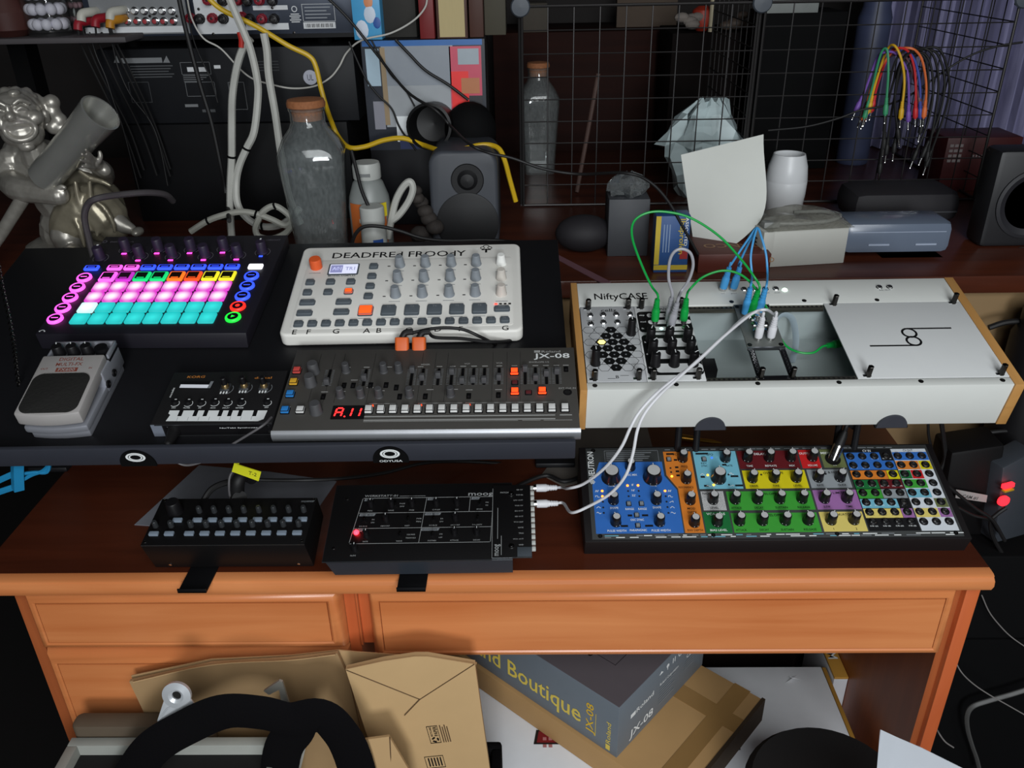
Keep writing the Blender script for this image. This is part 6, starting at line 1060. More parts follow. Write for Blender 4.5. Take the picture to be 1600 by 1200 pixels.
m=MB(1); m.tube([(-.05,-.02,.006),(-.01,-.026,.006),(.035,-.02,.006),(.06,0,.007),(.045,.022,.007),(0,.026,.007)],.0026,M('adapter_grey',(120,122,120),.5),8,6); m.box(-.066,-.042,-.027,-.014,.001,.010,M('adapter_grey',(120,122,120),.5),.002); m.obj('adapter_cord',r_)
tm=M('tray_blue_grey',(108,118,136),.25,var=.03); A,B=(0.4608,1.19,0.9944),(0.6187,1.19,0.9393); r_=between('plastic_case','blue grey translucent plastic case with rounded edges beside the white carton','case',A,B,.07,M('case_blue_grey',(96,106,122),.25,var=.03),z0=TZ+.008,bev=.012,root=True,pn='case_body'); H=A[2]-TZ-.008
for fx in (.33,.76): m=W(r_); m.box(A[0]+(B[0]-A[0])*fx-.015,A[0]+(B[0]-A[0])*fx+.015,1.1885,1.1905,TZ+.008+H*.3,TZ+.0105+H*.3,M('case_slot',(150,160,178),.4)); m.obj('clasp',r_)
m=W(r_); m.box(A[0]+.012,B[0]-.012,1.1895,1.1905,TZ+.008+H*.70,TZ+.009+H*.70,M('case_slot',(150,160,178),.4)); m.obj('seam',r_)  # pale line painted along the front as a highlight
A,B=(0.526,1.2,0.9381),(0.6152,1.2,0.9239); between('wooden_block','thin pale wooden block under the blue grey plastic case','block',A,B,.05,M('block_pale',(88,70,54),.6),z0=TZ)
A,B=(0.5348,1.36,0.9917),(0.7125,1.36,0.9393); r_=between('black_pouch','soft black zip pouch lying behind the blue grey plastic case','pouch',A,B,.10,M('pouch_black',(28,26,30),.7),z0=TZ,bev=.02,root=True,pn='pouch'); m=W(r_); m.box(A[0]+.01,B[0]-.01,1.358,1.37,TZ+.02,TZ+.0225,M('zip_grey',(54,54,58),.5)); m.obj('zip',r_)
A,B=(0.7612,1.56,1.0349),(0.8951,1.56,0.9091); r_=between('dark_red_box','dark red box with a small white grid printed on its front, behind the wire panel','box',A,B,.09,M('box_oxblood',(64,20,22),.5),z0=TZ,root=True,pn='carton'); m=W(r_)
for j in range(4):
    for i in range(3): m.box(A[0]+.006+.0085*i,A[0]+.0125+.0085*i,1.5594,1.56,A[2]-.016-.009*j,A[2]-.011-.009*j,M('grid_print',(128,120,120),.6))
m.obj('printed_grid',r_); m=W(r_)
for i in range(6): m.box(A[0]+.05+.0055*i,A[0]+.053+.0055*i,1.5594,1.56,A[2]-.034,A[2]-.030,M('grid_print',(128,120,120),.6))
m.obj('printed_line',r_)
A,B=(0.6858,1.24,1.0827),(0.8571,1.24,0.8815); r_=between('black_speaker','black loudspeaker with a round cone at the edge of the rear table','speaker',A,B,.05,M('speaker_black',(24,24,27),.5),z0=TZ,bev=.008,root=True,pn='cabinet'); m=W(r_)
T=Matrix.Translation(Vector((0.7481,1.24,1.0053)))@Matrix.Rotation(PI/2,4,'X'); m.lathe([(.052,0),(.052,.003),(.047,.004),(.03,-.004),(.012,-.003),(.0005,.001)],M('cone_grey',(34,34,38),.5),n=40,T=T); m.obj('cone',r_); m=W(r_); T=Matrix.Translation(Vector((0.7537,1.24,0.9221)))@Matrix.Rotation(PI/2,4,'X')@Matrix.Diagonal((1.5,.75,1,1)); m.lathe([(.022,0),(.022,.0015),(.019,.002),(.014,-.004),(.0005,-.005)],cone,n=32,T=T); m.obj('port',r_)
R_=[(0.0128,1.2696,0.9386),(0.0209,1.2786,0.9386),(0.1187,1.1122,0.9386),(0.1081,1.1026,0.9386)]; m=loc_mb(R_[0]); m.prism([(a,b) for a,b,_ in R_],.9383,.9392,M('ribbon_pink',(120,84,92),.6)); solo(m,'pink_strip','pale pink strip lying on the table beside the white case','strip',R_[0])
c=[(0.0133,1.2331,0.9386)][0]; m=loc_mb(c); m.lathe([(.011,0),(.011,.002),(.009,.0028),(.006,.0025),(.006,0)],M('ring_grey',(90,84,84),.4,.5),(c[0],c[1],.9383),20); solo(m,'metal_ring','small grey metal ring on the table by the white sampler','ring',c)
c=(0.0891,1.25,0.9451); m=loc_mb((c[0],1.25,TZ)); m.sph((c[0],1.25,TZ+.028),.04,M('pouch_black',(28,26,30),.7),1.1,.8,.7,20,12); solo(m,'black_pouch','small rounded black pouch in front of the dark grey box','pouch',(c[0],1.25,TZ))
c=Vector((-0.1499,1.24,0.9917)); m=loc_mb((c.x,c.y,TZ)); rn=random.Random(8); cl_=M('cloth_pattern',(60,54,50),.8,scale=140,c2=(24,20,20))
for i in range(9): m.sph((c.x+rn.uniform(-.012,.014),c.y+rn.uniform(-.01,.02),TZ+.012+.011*i),.017-.0009*i,cl_,1,1,.8,10,7)
o=m.obj('patterned_cloth',loc=(c.x,c.y,TZ)); tag(o,'bunched dark patterned cloth between the pill bottles and the speaker','cloth')
# ------------------------------------------------ right of the desk
tw_=thing('computer_tower','black computer tower on the floor beyond the end of the desk','computer',(.78,1.0,0)); m=W(tw_); m.box(.60,.98,.93,1.12,.0005,.60,M('tower_black',(9,9,10),.8,spec=.1),.004); m.obj('case',tw_); m=W(tw_); m.box(.62,.96,.926,.93,.1,.45,blk2); m.obj('front_grille',tw_)  # block added as dark background, also carrying the power strip
e0,e1=Vector((0.6704,0.98,0.6246)),Vector((0.6352,0.98,0.732)); stp=thing('power_strip','slim grey black power strip with two glowing red switches, standing beyond the desk end','power strip',tuple(e0)); ax=(e1-e0).normalized(); T=Matrix.Translation(e0)@Matrix.Rotation(.35,4,'Z')
H=(e1-e0).length; m=W(stp); m.hexa([tuple(T@Vector(p)) for p in ((-.028,-.02,-.02),(.028,-.02,-.02),(.028,.03,-.02),(-.028,.03,-.02))],[tuple(T@Vector(p)) for p in ((-.034,-.004,H*.86),(.018,-.004,H),(.018,.03,H),(-.034,.03,H*.86))],M('strip_grey',(52,56,62),.5),.003); m.obj('housing',stp)
sr=M('switch_red',(255,30,40),.35,emit=3.5)
def front(c,w_,h_,mat,nm,rnd=False):
    c=Vector(c); m=W(stp); m.rrect(-w_,w_,-h_,h_,-.002,.004,min(w_,h_)*(.95 if rnd else .3),mat,.001,T=Matrix.Translation(c)@Matrix.Rotation(.35,4,'Z')@Matrix.Rotation(PI/2-.1,4,'X')); m.obj(nm,stp)
front((0.6459,0.955,0.7009),.009,.0032,sr,'lit_switch'); front((0.6441,0.952,0.6779),.0085,.0065,sr,'lit_switch',True); front((0.6477,0.955,0.6936),.008,.0014,M('switch_amber',(150,120,30),.4,emit=.3),'amber_bar')
K=[(0.5881,0.97,0.6838),(0.6332,0.97,0.6738),(0.6343,0.97,0.6619),(0.5903,0.97,0.6699)]; m=loc_mb(K[0]); m.add([tuple(q) for q in K]+[(a,b+.0006,c_) for a,b,c_ in K],[(0,1,2,3),(7,6,5,4),(0,4,5,1),(1,5,6,2),(2,6,7,3),(3,7,4,0)],M('tag_white',(150,148,146),.7)); ex=(Vector(K[1])-Vector(K[0])).normalized(); ez=Vector((0,-1,0)); ey=ez.cross(ex).normalized(); T=Matrix.Translation(Vector(K[3])+ey*.003)@Matrix(((ex.x,ey.x,ez.x,0),(ex.y,ey.y,ez.y,0),(ex.z,ey.z,ez.z,0),(0,0,0,1))); m.text('CAM #1',.008,0,.0004,.005,M('tag_pen',(70,66,66),.7),.022,T=T); solo(m,'paper_tag','white paper tag tied to a cable beside the power strip','label tag',K[0])
c=(0.7034,1.1,0.8196); r_=thing('black_flask','black cylinder with a lid at the edge, in front of the tan board','flask',(c[0]+.01,1.075,.60)); m=W(r_); zt_=(0.6736,1.075,0.8857)[2]; m.lathe([(.038,.60),(.04,.61),(.04,zt_-.02),(.034,zt_-.006),(.03,zt_)],blk,(c[0]+.01,1.075,0),28); m.obj('body',r_); m=W(r_); m.lathe([(.033,zt_),(.033,zt_+.02),(.028,zt_+.026),(.0005,zt_+.027)],blkm,(c[0]+.01,1.075,0),28); m.obj('lid',r_)
lst=(('black cable behind the end of the white case, in front of the tan board',[(0.6449,1.09,0.8728),(0.6651,1.09,0.8803),(0.6911,1.09,0.8819),(0.7274,1.09,0.8776)],.004),('black cable curving over the tan board to the flask',[(0.596,1.05,0.6768),(0.6079,1.05,0.6987),(0.6274,1.05,0.7137),(0.6566,1.05,0.7252),(0.692,1.05,0.729),(0.7471,1.05,0.7263)],.0032),('black cable hanging straight from the white case beside the patch synth',[(0.5617,1,0.7733),(0.5718,1,0.7427),(0.5792,1,0.7167),(0.5776,1,0.6955)],.0032),('thin black cable hanging in front of the tan board',[(0.5545,1.02,0.7618),(0.5597,1.02,0.7411),(0.5677,1.02,0.72),(0.5767,1.02,0.6986)],.002),('black cable running from the desk end to the power strip',[(0.5505,0.93,0.719),(0.5712,0.93,0.7015),(0.597,0.93,0.6805),(0.6226,0.93,0.6624),(0.6485,0.93,0.6267)],.0024),('black cable crossing under the paper tag',[(0.5771,0.94,0.6766),(0.6017,0.94,0.6626),(0.625,0.94,0.6549),(0.6427,0.94,0.6353)],.0022),('black cable plugged in beside the lower red switch',[(0.6432,0.94,0.6749),(0.6338,0.94,0.6644),(0.6283,0.94,0.6517),(0.6384,0.94,0.6245),(0.6697,0.94,0.5795)],.0028))
for lab,pts,r in lst: cable('black_cable',lab,pts,r,rubber,group='black cables beyond the desk end')
cw2=M('wire_pale',(120,116,114),.45); cg2=M('flex_grey',(72,72,71),.5)
for lab,pts,r,mt in (('pale wire curving down beside the desk end panel',[(0.6334,0.92,0.5395),(0.6503,0.92,0.51),(0.6697,0.92,0.4859),(0.694,0.92,0.4612),(0.7284,0.92,0.4348)],.0009,cw2),('pale wire swinging from the desk leg across the dark floor',[(0.503,0.7555,0.6126)]+[(0.5826,0.86,0.4793),(0.5968,0.86,0.4552),(0.6178,0.86,0.433),(0.645,0.86,0.4116),(0.6772,0.86,0.3899),(0.7155,0.86,0.3639)],.0009,cw2),('pale wire low beside the foot of the desk leg',[(0.503,0.7505,0.4916)]+[(0.5878,0.86,0.3408),(0.6041,0.86,0.3166),(0.6201,0.86,0.3029)],.0011,cw2)): cable('thin_wire',lab,pts,r,mt,group='pale wires beyond the desk end')
cable('grey_flex','flat grey flex bending down to the floor beyond the desk',[(0.7365,0.9,0.3815),(0.7077,0.9,0.3672),(0.6782,0.9,0.3542),(0.6575,0.9,0.3423),(0.6534,0.9,0.3234),(0.6613,0.9,0.2931),(0.6762,0.9,0.2579),(0.6898,0.9,0.229),(0.7044,0.9,0.1921)],.0036,cg2,fl=.5)
cable('grey_flex','dim grey flex lying far down beyond the desk end',[(0.6593,0.95,0.2162),(0.6892,0.95,0.219),(0.7307,0.95,0.2159),(0.7707,0.95,0.2187),(0.8074,0.95,0.2332)],.002,M('flex_dim',(58,52,52),.6))
c=[(0.8458,1.0718,0.004)][0]; m=loc_mb(c); m.box(c[0]-.12,c[0]+.3,c[1]-.2,c[1]+.3,.0005,.012,M('mat_black',(14,12,12),.9),.003); solo(m,'floor_mat','black mat on the floor beyond the end of the desk','mat',c)

A,B=(0.5775,0.985,0.7458),(0.6579,0.985,0.6344); m=loc_mb((A[0],1.0,.6005)); m.hexa([(A[0]+.006,.975,.6005),(B[0],.975,.6005),(B[0],1.04,.6005),(A[0]+.006,1.04,.6005)],[(A[0],.985,A[2]-.012),(B[0]-.01,.985,A[2]),(B[0]-.01,1.04,A[2]),(A[0],1.04,A[2]-.012)],M('adapter_black',(12,11,12),.6,spec=.2),.005); solo(m,'power_adapter','black power adapter block standing between the patch synth and the red lit power strip','adapter',(A[0],1.0,.6005))

# ================================================================= under and in front of the desk
kraft=M('kraft_paper',(178,146,104),.75,scale=30,var=.05); kraft2=M('kraft_dull',(160,130,92),.75,scale=30,var=.06); bkf=M('bag_fabric',(9,8,10),.9,scale=400,bump=.3,spec=.1)
bag=thing('tote_bag','black open tote bag on the floor holding papers and white boxes','bag',(-.28,.58,0)); m=W(bag)
m.box(-.56,-.035,.44,.452,0.0005,.50,bkf,.004); m.box(-.56,-.035,.700,.712,0.0005,.50,bkf,.004); m.box(-.56,-.548,.452,.70,0.0005,.50,bkf,.003); m.box(-.047,-.035,.452,.70,0.0005,.50,bkf,.003); m.box(-.548,-.047,.452,.70,.0005,.42,bkf); m.obj('bag_body',bag)
def strap(pts,r): m=W(bag); m.tube([Vector(p) for p in pts],r,bkf,10,7,flat=.16,up=(0,-1,.2)); m.obj('strap',bag)
strap([(-0.4839,0.61,0.4862),(-0.4328,0.61,0.5668),(-0.3982,0.61,0.614),(-0.3567,0.61,0.6448),(-0.314,0.61,0.6672),(-0.2747,0.61,0.6652),(-0.2464,0.61,0.6557),(-0.2159,0.61,0.6612),(-0.1998,0.61,0.6403),(-0.1884,0.61,0.5964),(-0.1798,0.61,0.4857)],.0205)
strap([(-0.2421,0.63,0.6479),(-0.2518,0.63,0.6169),(-0.2728,0.63,0.5767),(-0.2975,0.63,0.4571)],.021)
def sheet(name,label,cat,pts,mat,th=.003,root=False,bend=0):
    P=[Vector(p) for p in pts]; n=(P[1]-P[0]).cross(P[-1]-P[0]).normalized(); n=n if n.y>0 else -n; l=P[0]; m=loc_mb(l); k=len(P)
    m.add([tuple(p) for p in P]+[tuple(p+n*th) for p in P],[tuple(range(k)),tuple(range(k,2*k))[::-1]]+[(i,k+i,k+(i+1)%k,(i+1)%k) for i in range(k)],mat)
    if root: r=thing(name,label,cat,tuple(l)); m.obj('sheet',r); return r
    return solo(m,name,label,cat,tuple(l))
sheet('brown_sheet','brown paper sheet standing furthest back against the left drawers','paper',[(-0.4616,0.707,0.6159),(-0.3637,0.707,0.6415),(-0.2712,0.707,0.6469),(-0.217,0.707,0.6544),(-0.1941,0.707,0.6513),(-0.1002,0.707,0.6419),(-0.0603,0.705,0.6358),(-0.0818,0.7,0.5548),(-0.1896,0.695,0.3508),(-0.4379,0.695,0.3512)],kraft,.0015)
r_=sheet('padded_envelope','large brown padded envelope behind the black straps','envelope',[(-0.4601,0.698,0.6163),(-0.3603,0.698,0.6438),(-0.2722,0.698,0.6502),(-0.2155,0.698,0.6586),(-0.2067,0.698,0.62),(-0.2029,0.698,0.5491),(-0.1904,0.698,0.3464),(-0.4481,0.698,0.3468),(-0.4534,0.698,0.5589)],kraft2,.004,True)
m=W(r_); m.tube([Vector(p) for p in [(-0.4542,0.6955,0.618),(-0.3594,0.6955,0.6444),(-0.2715,0.6955,0.6508),(-0.2171,0.6955,0.6592)]],.0009,kraft,5,4); m.obj('seam',r_)
pbk=M('paper_bag_kraft',(188,156,112),.7,scale=22,var=.06); pf=M('paper_bag_crease',(84,62,40),.8)
r_=sheet('paper_bag','folded brown paper bag with printed recycling marks, in front of the padded envelope','bag',[(-0.2005,0.67,0.6632),(-0.1574,0.67,0.6762),(-0.1237,0.67,0.6826),(-0.1099,0.67,0.6825),(-0.0594,0.67,0.67),(-0.0549,0.67,0.5995),(-0.0484,0.67,0.504),(-0.044,0.67,0.387),(-0.1629,0.67,0.3872),(-0.18,0.67,0.5045)],pbk,.006,True)
m=W(r_)
for a,b in ([(-0.1993,0.668,0.6643),(-0.1223,0.668,0.6192)],[(-0.1223,0.668,0.6192),(-0.0599,0.668,0.672)],[(-0.1223,0.668,0.6192),(-0.1413,0.668,0.5941)]): m.rod(a,b,.0005,pf,n=5)
m.obj('fold_lines',r_)
fp=[(-0.1993,0.6686,0.6647),(-0.1572,0.6686,0.6767),(-0.1235,0.6686,0.6831),(-0.1098,0.6686,0.683),(-0.06,0.6686,0.6714),(-0.1223,0.6686,0.6195)]; m=W(r_); P=[Vector(p) for p in fp]; k=len(P); m.add([tuple(p) for p in P]+[tuple(p+Vector((0,.0012,0))) for p in P],[tuple(range(k)),tuple(range(k,2*k))[::-1]]+[(i,k+i,k+(i+1)%k,(i+1)%k) for i in range(k)],pbk); m.obj('flap',r_)
K=[(-0.1,0.6694,0.5485),(-0.1047,0.6694,0.582),(-0.1163,0.6694,0.5821)]; ex=(Vector(K[1])-Vector(K[0])); ex.y=0; ex.normalize(); ez=Vector((0,-1,0)); ey=ez.cross(ex).normalized()
T=Matrix.Translation(Vector((-0.1022,0.6694,0.5485)))@Matrix(((ex.x,ey.x,ez.x,0),(ex.y,ey.y,ez.y,0),(ex.z,ey.z,ez.z,0),(0,0,0,1))); m=W(r_)
def fr_(x0,x1,y0,y1,w=.0005):
    for a in ((x0,x1,y0,y0+w),(x0,x1,y1-w,y1),(x0,x0+w,y0,y1),(x1-w,x1,y0,y1)): m.box(a[0],a[1],a[2],a[3],0,.0004,ink,T=T)
fr_(0,.028,0,.0125); m.text('PAPER',.011,.0015,0,.0042,ink,.0155,T=T); m.text('RECYCLABLE',.011,.0078,0,.0022,ink,.0155,T=T)
for a in range(3): m.ring(.0055,.006,.0022,.0042,0,ink,2*PI*a/3,2*PI*a/3+1.3,8,.0004,T=T)
for i in range(4): m.box(0,.028-.003*(i%2),-.0035-.0026*i,-.0024-.0026*i,0,.0004,pf,T=T)
T=Matrix.Translation(Vector((-0.0993,0.6694,0.5072)))@Matrix(((ex.x,ey.x,ez.x,0),(ex.y,ey.y,ez.y,0),(ex.z,ey.z,ez.z,0),(0,0,0,1))); fr_(0,.02,0,.022); 
for i in range(5): m.box(.003,.017,.003+.0035*i,.0045+.0035*i,0,.0004,ink,T=T)
m.obj('printed_marks',r_)
r_=sheet('kraft_envelope','small kraft envelope at the bottom in front of the folded paper bag','envelope',[(-0.1817,0.62,0.6118),(-0.1499,0.62,0.6176),(-0.1321,0.62,0.5632),(-0.1266,0.61,0.4744),(-0.1881,0.61,0.4745)],kraft,.003,True); m=W(r_); m.rod((-0.149,0.619,0.6178),(-0.1523,0.619,0.5542),.0006,pf,n=5); m.obj('fold_line',r_)
# white trays and cards in the bag
tw2=M('tray_white',(150,152,146),.6); inb=M('tray_inside',(12,11,12),.8)
A=(-0.5274,0.6683,0.56); B=(-0.2847,0.6675,0.56); l=((A[0]+B[0])/2,A[1]-.05,.421); tr=thing('white_tray','white carton tray with a black inside, at the mouth of the tote bag','tray',l); m=W(tr); x0,x1,y1=A[0],B[0],A[1]; y0=y1-.13
for b in ((x0,x1,y1-.012,y1),(x0,x1,y0,y0+.012),(x0,x0+.012,y0+.012,y1-.012),(x1-.007,x1,y0+.012,y1-.012)): m.box(*b,.421,.56,tw2,.001)
m.obj('rim',tr); m=W(tr); m.box(x0+.012,x1-.007,y0+.012,y1-.012,.421,.545,inb); m.obj('inside',tr)
m=loc_mb((x0+.03,y1+.012,.421)); m.rrect(x0+.0,x0+.16,y1+.002,y1+.024,.421,.574,.008,M('lid_beige',(86,74,60),.7),.003); solo(m,'storage_lid','beige rounded lid behind the white tray in the tote bag','lid',(x0+.03,y1+.012,.421))
sheet('white_card','white folded card poking up between the black straps and the envelope','card',[(-0.2929,0.665,0.6362),(-0.2736,0.665,0.6516),(-0.2704,0.665,0.6497),(-0.2674,0.665,0.6163),(-0.2671,0.665,0.5222),(-0.2783,0.665,0.5222),(-0.2756,0.665,0.6381),(-0.2881,0.665,0.6303)],M('card_plain',(158,156,148),.6),.003)
sheet('white_card','white card strip between the two black straps','card',[(-0.269,0.655,0.6076),(-0.2491,0.655,0.6075),(-0.2488,0.655,0.577),(-0.2645,0.655,0.524),(-0.2778,0.655,0.524)],M('card_plain',(158,156,148),.6),.003)
# clip
c=Vector((-0.366,0.625,0.6757)); r_=thing('bulldog_clip','shiny silver clip with a round hole, sticking up behind the black strap','clip',tuple(c)); cs_=M('clip_silver',(196,200,204),.3,.35); T=Matrix.Translation(c-Vector(r_.location))@Matrix.Rotation(PI/2-.25,4,'X'); m=MB(1)
R_=.0150; m.lathe([(.0048,0),(.0048,.002),(.008,.0042),(R_,.0025),(R_,-.001),(.0048,-.001),(.0048,0)],cs_,n=32,T=T); m.obj('round_head',r_); m=MB(1); m.prism([(-.013,-.003),(-.006,-.012),(.008,-.0095),(.0125,-.002),(.019,-.014),(.019,-.045),(-.022,-.055),(-.024,-.03)],-.001,.0012,cs_,.0006,T=T); m.tube([Vector(T@Vector(p)) for p in ((-.022,-.03,.0015),(-.012,-.016,.0015),(-.004,-.0135,.0015),(.006,-.0125,.0015),(.012,-.006,.0015))],.001,cs_,6,5); m.obj('jaw',r_)
m=MB(1); m.cyl(0,0,-.0012,.0002,.0049,hole,n=20,T=T); m.obj('hole',r_)
# cartons under the desk
wcn=M('big_carton_white',(226,228,232),.55,var=.03); och=M('carton_ochre',(176,128,52),.6)
r_=thing('large_carton','large white flat carton under the desk with red stickers on its lid','carton',(.18,.88,0)); A=(0.4544,0.9561,0.3645); xr=min(A[0]+.004,.462)
m=W(r_); m.box(-.15,xr-.010,.715,A[1]+.002,.0005,.3645,wcn,.0015); m.obj('carton',r_); m=W(r_); m.box(xr-.0098,xr-.004,.715,A[1],.0005,.3652,och,.0006); m.obj('ochre_edge',r_)
st_r=M('sticker_red',(118,24,30),.5); 
for nm,K in (('sticker',[(0.0082,0.8408,0.3647),(0.0411,0.8418,0.3647),(0.0473,0.8168,0.3647),(0.0043,0.817,0.3647)]),('sticker',[(0.2704,0.8521,0.3647),(0.2974,0.8542,0.3647),(0.2902,0.8066,0.3647),(0.2629,0.8067,0.3647)])):
    m=W(r_); m.prism([(a,b) for a,b,_ in K],.3647,.3653,M('sticker_black',(18,16,18),.5)); cx_=sum(p[0] for p in K)/4; cy_=sum(p[1] for p in K)/4; m.prism([(cx_+(a-cx_)*.8,cy_+(b-cy_)*.8) for a,b,_ in K],.3653,.3655,st_r)
    for i in range(3):
        for j in range(2): m.box(cx_-.008+.008*j,cx_-.003+.008*j,cy_-.018+.012*i,cy_-.013+.012*i,.3655,.3657,M('sticker_pale',(170,110,110),.5))
    m.obj(nm,r_)
m=W(r_); K=(0.3968,0.932,0.3647); m.add([(K[0]+dx,K[1]+dy,K[2]+dz) for dx,dy,dz in ((-.012,-.006,0),(-.002,-.001,.004),(.010,.008,.001),(.0,.002,.0005),(.012,-.002,.002),(-.004,.004,.003))],[(0,3,1),(1,3,2),(3,4,5)],M('torn_white',(214,216,218),.6)); m.obj('torn_mark',r_)
A,B=(0.4546,0.9261,0.376),(0.4965,0.9259,0.376); r_=thing('tall_carton','tall white and kraft carton between the large carton and the desk end','carton',(.47,A[1]+.05,0)); x0,x1=A[0]+.002,.4775; m=W(r_); m.box(x0,x1,A[1],A[1]+.12,.0005,.372,M('carton_bright',(196,196,200),.55),.001); m.obj('carton',r_); m=W(r_); m.box(x0,x1,A[1]-.0004,A[1]+.12,.372,.376,och,.0005); T=Matrix.Translation((x0+.003,A[1]+.05,.3761)); m.text('M',0,0,0,.014,white,T=T,rot=-PI/2); m.obj('kraft_lid',r_)
u=Vector((math.cos(math.radians(139)),math.sin(math.radians(139)),0)); v_=Vector((math.cos(math.radians(48.5)),math.sin(math.radians(48.5)),0)); TT0=Vector((.1126,.7595,.0))
def local(z): return Matrix.Translation(TT0+Vector((0,0,z)))@Matrix(((-u.x,v_.x,0,0),(-u.y,v_.y,0,0),(0,0,1,0),(0,0,0,1)))@Matrix.Scale(.915,4)
cbm=M('cardboard',(168,132,86),.75,scale=16,var=.10); cbe=M('cardboard_edge',(58,44,30),.8); tpm=M('packing_tape',(146,112,68),.3)
L0=local(.3652); r_=thing('cardboard_box','brown taped cardboard box lying askew under the grey printed box','carton',tuple(L0@Vector((0,.15,0)))); m=W(r_)
m.box(-.37,.108,-.006,.235,0,.046,cbm,.0015,T=L0); m.obj('carton',r_); m=W(r_); m.box(.104,.1095,.02,.237,0,.047,cbe,T=L0); m.obj('corrugated_edge',r_)
m=W(r_); m.box(.058,.085,.0,.236,.0461,.0466,tpm,T=L0); m.box(-.05,.107,.15,.18,.0461,.0465,tpm,T=L0); m.box(.058,.085,-.0066,-.006,.01,.0465,tpm,T=L0); m.obj('tape',r_)
bxg=M('grey_carton_side',(104,112,120),.5,var=.03); bxt=M('grey_carton_top',(96,88,92),.5,var=.03); yl=M('print_yellow',(222,196,84),.5)
L1=local(.4082); r_=thing('instrument_box','grey printed instrument box with yellow lettering, lying on the brown cardboard box','carton',tuple(L1@Vector((-.17,.12,0)))); m=W(r_)
Hb=.1008; m.box(-.345,0,0,.235,0,Hb,bxg,.0008,T=L1); m.box(-.344,-.001,.001,.234,Hb-.0002,Hb+.0003,bxt,T=L1); m.obj('carton',r_)
m=W(r_); F1=L1@Matrix.Rotation(PI/2,4,'X')@Matrix.Translation((0,0,.0005)); 
m.text('Roland Boutique',-.345+.012,.024,.0,.031,yl,.268,T=F1)
F2=F1@Matrix.Translation((-.043,.016,0))@Matrix.Rotation(PI/2,4,'Z'); m.text('JX-08',0,0,0,.0125,M('print_gold',(222,178,30),.5),.058,T=F2); m.box(0,.045,-.005,-.0042,0,.0002,yl,T=F2)
F2=F1@Matrix.Translation((-.012,.006,0))@Matrix.Rotation(PI/2,4,'Z'); m.box(0,.01,0,.0075,0,.0002,yl,T=F2); m.text('Roland',.0125,0,0,.0075,yl,.042,T=F2)
m.obj('side_printing',r_); m=W(r_)
F3=L1@Matrix(((0,0,1,0),(1,0,0,0),(0,1,0,0),(0,0,0,1)))@Matrix.Translation((0,0,.0005))
m.text('JX-08',.030,.013,.0,.0145,white,.060,T=F3,shear=.05); m.box(.04,.088,.0085,.0095,0,.0002,greyp,T=F3); m.box(.030,.042,.0545,.062,0,.0002,white,T=F3); m.text('Roland',.0445,.0545,0,.0085,white,.044,T=F3)
m.text('Roland Corporation',.105,.058,0,.0055,white,.05,T=F3,res=1)
for i in range(7): m.box(.105,.148-.006*(i%3),.0525-.0056*i,.0545-.0056*i,0,.0002,greyp,T=F3)
m.text('CE',.178,.058,0,.0075,white,.014,T=F3)
for i in range(4): m.box(.175,.20,.0505-.005*i,.052-.005*i,0,.0002,greyp,T=F3)
for i in range(5):
    x=.106+.017*i
    if i==0: m.prism([(x-.005,.083),(x+.005,.083),(x,.088)],0,.0002,white,T=F3)
    elif i==1: m.cyl(x,.086,0,.0002,.0036,white,n=12,T=F3); m.box(x-.0006,x+.0006,.078,.086,0,.0002,white,T=F3)
    elif i==2: 
        for q in (-.0026,.0026): m.box(x+q-.0008,x+q+.0008,.08,.09,0,.0002,white,T=F3)
    elif i==3: m.ring(x,.085,.0035,.005,0,white,n=18,t=.0002,T=F3); m.cyl(x,.085,0,.0002,.0014,white,n=8,T=F3)
    else: m.cyl(x-.003,.085,0,.0002,.0018,white,n=8,T=F3); m.cyl(x+.004,.087,0,.0002,.0018,white,n=8,T=F3)
m.obj('end_printing',r_); m=W(r_)
gp=M('print_shadow',(44,40,44),.5)  # dark ink of the lid print
F4=L1@Matrix.Translation((0,0,Hb+.0003))
for a in ((-.16,-.05,.06,.0608),(-.16,-.05,.12,.1208),(-.16,-.1592,.06,.12),(-.0508,-.05,.06,.12)): m.box(*a,0,.0002,gp,T=F4)
m.text('JX-08',-.10,.10,0,.012,gp,.05,T=F4,rot=-PI/2)
m.obj('lid_printing',r_)
# stool and paper at the lower edge
c=(0.3414,0.6427,0.5); r_=thing('stool','black round stool partly in view at the lower edge, in front of the desk','stool',(c[0],c[1],0)); m=W(r_); m.lathe([(.09,.465),(.096,.472),(.096,.488),(.088,.499),(.0005,.502)],M('stool_pad',(15,13,13),.85),(c[0],c[1],0),40); m.obj('seat',r_)
for a in range(3): m=W(r_); q=Vector((math.cos(a*2.09),math.sin(a*2.09),0)); m.rod(Vector((c[0],c[1],.466))+q*.05,Vector((c[0],c[1],.0005))+q*.11,.008,blkm); m.obj('leg',r_)
ppr=M('sheet_white',(196,202,210),.6,var=.02); K=[(0.3537,0.6,0.6498),(0.371,0.6,0.6394),(0.4001,0.6,0.6232),(0.4381,0.57,0.623),(0.4241,0.5,0.6059),(0.3186,0.5,0.606),(0.3387,0.56,0.6297)]; sheet('paper_sheet','white paper sheet at the lower edge, its corner pointing up beside the stool','paper',K,ppr,.0008)

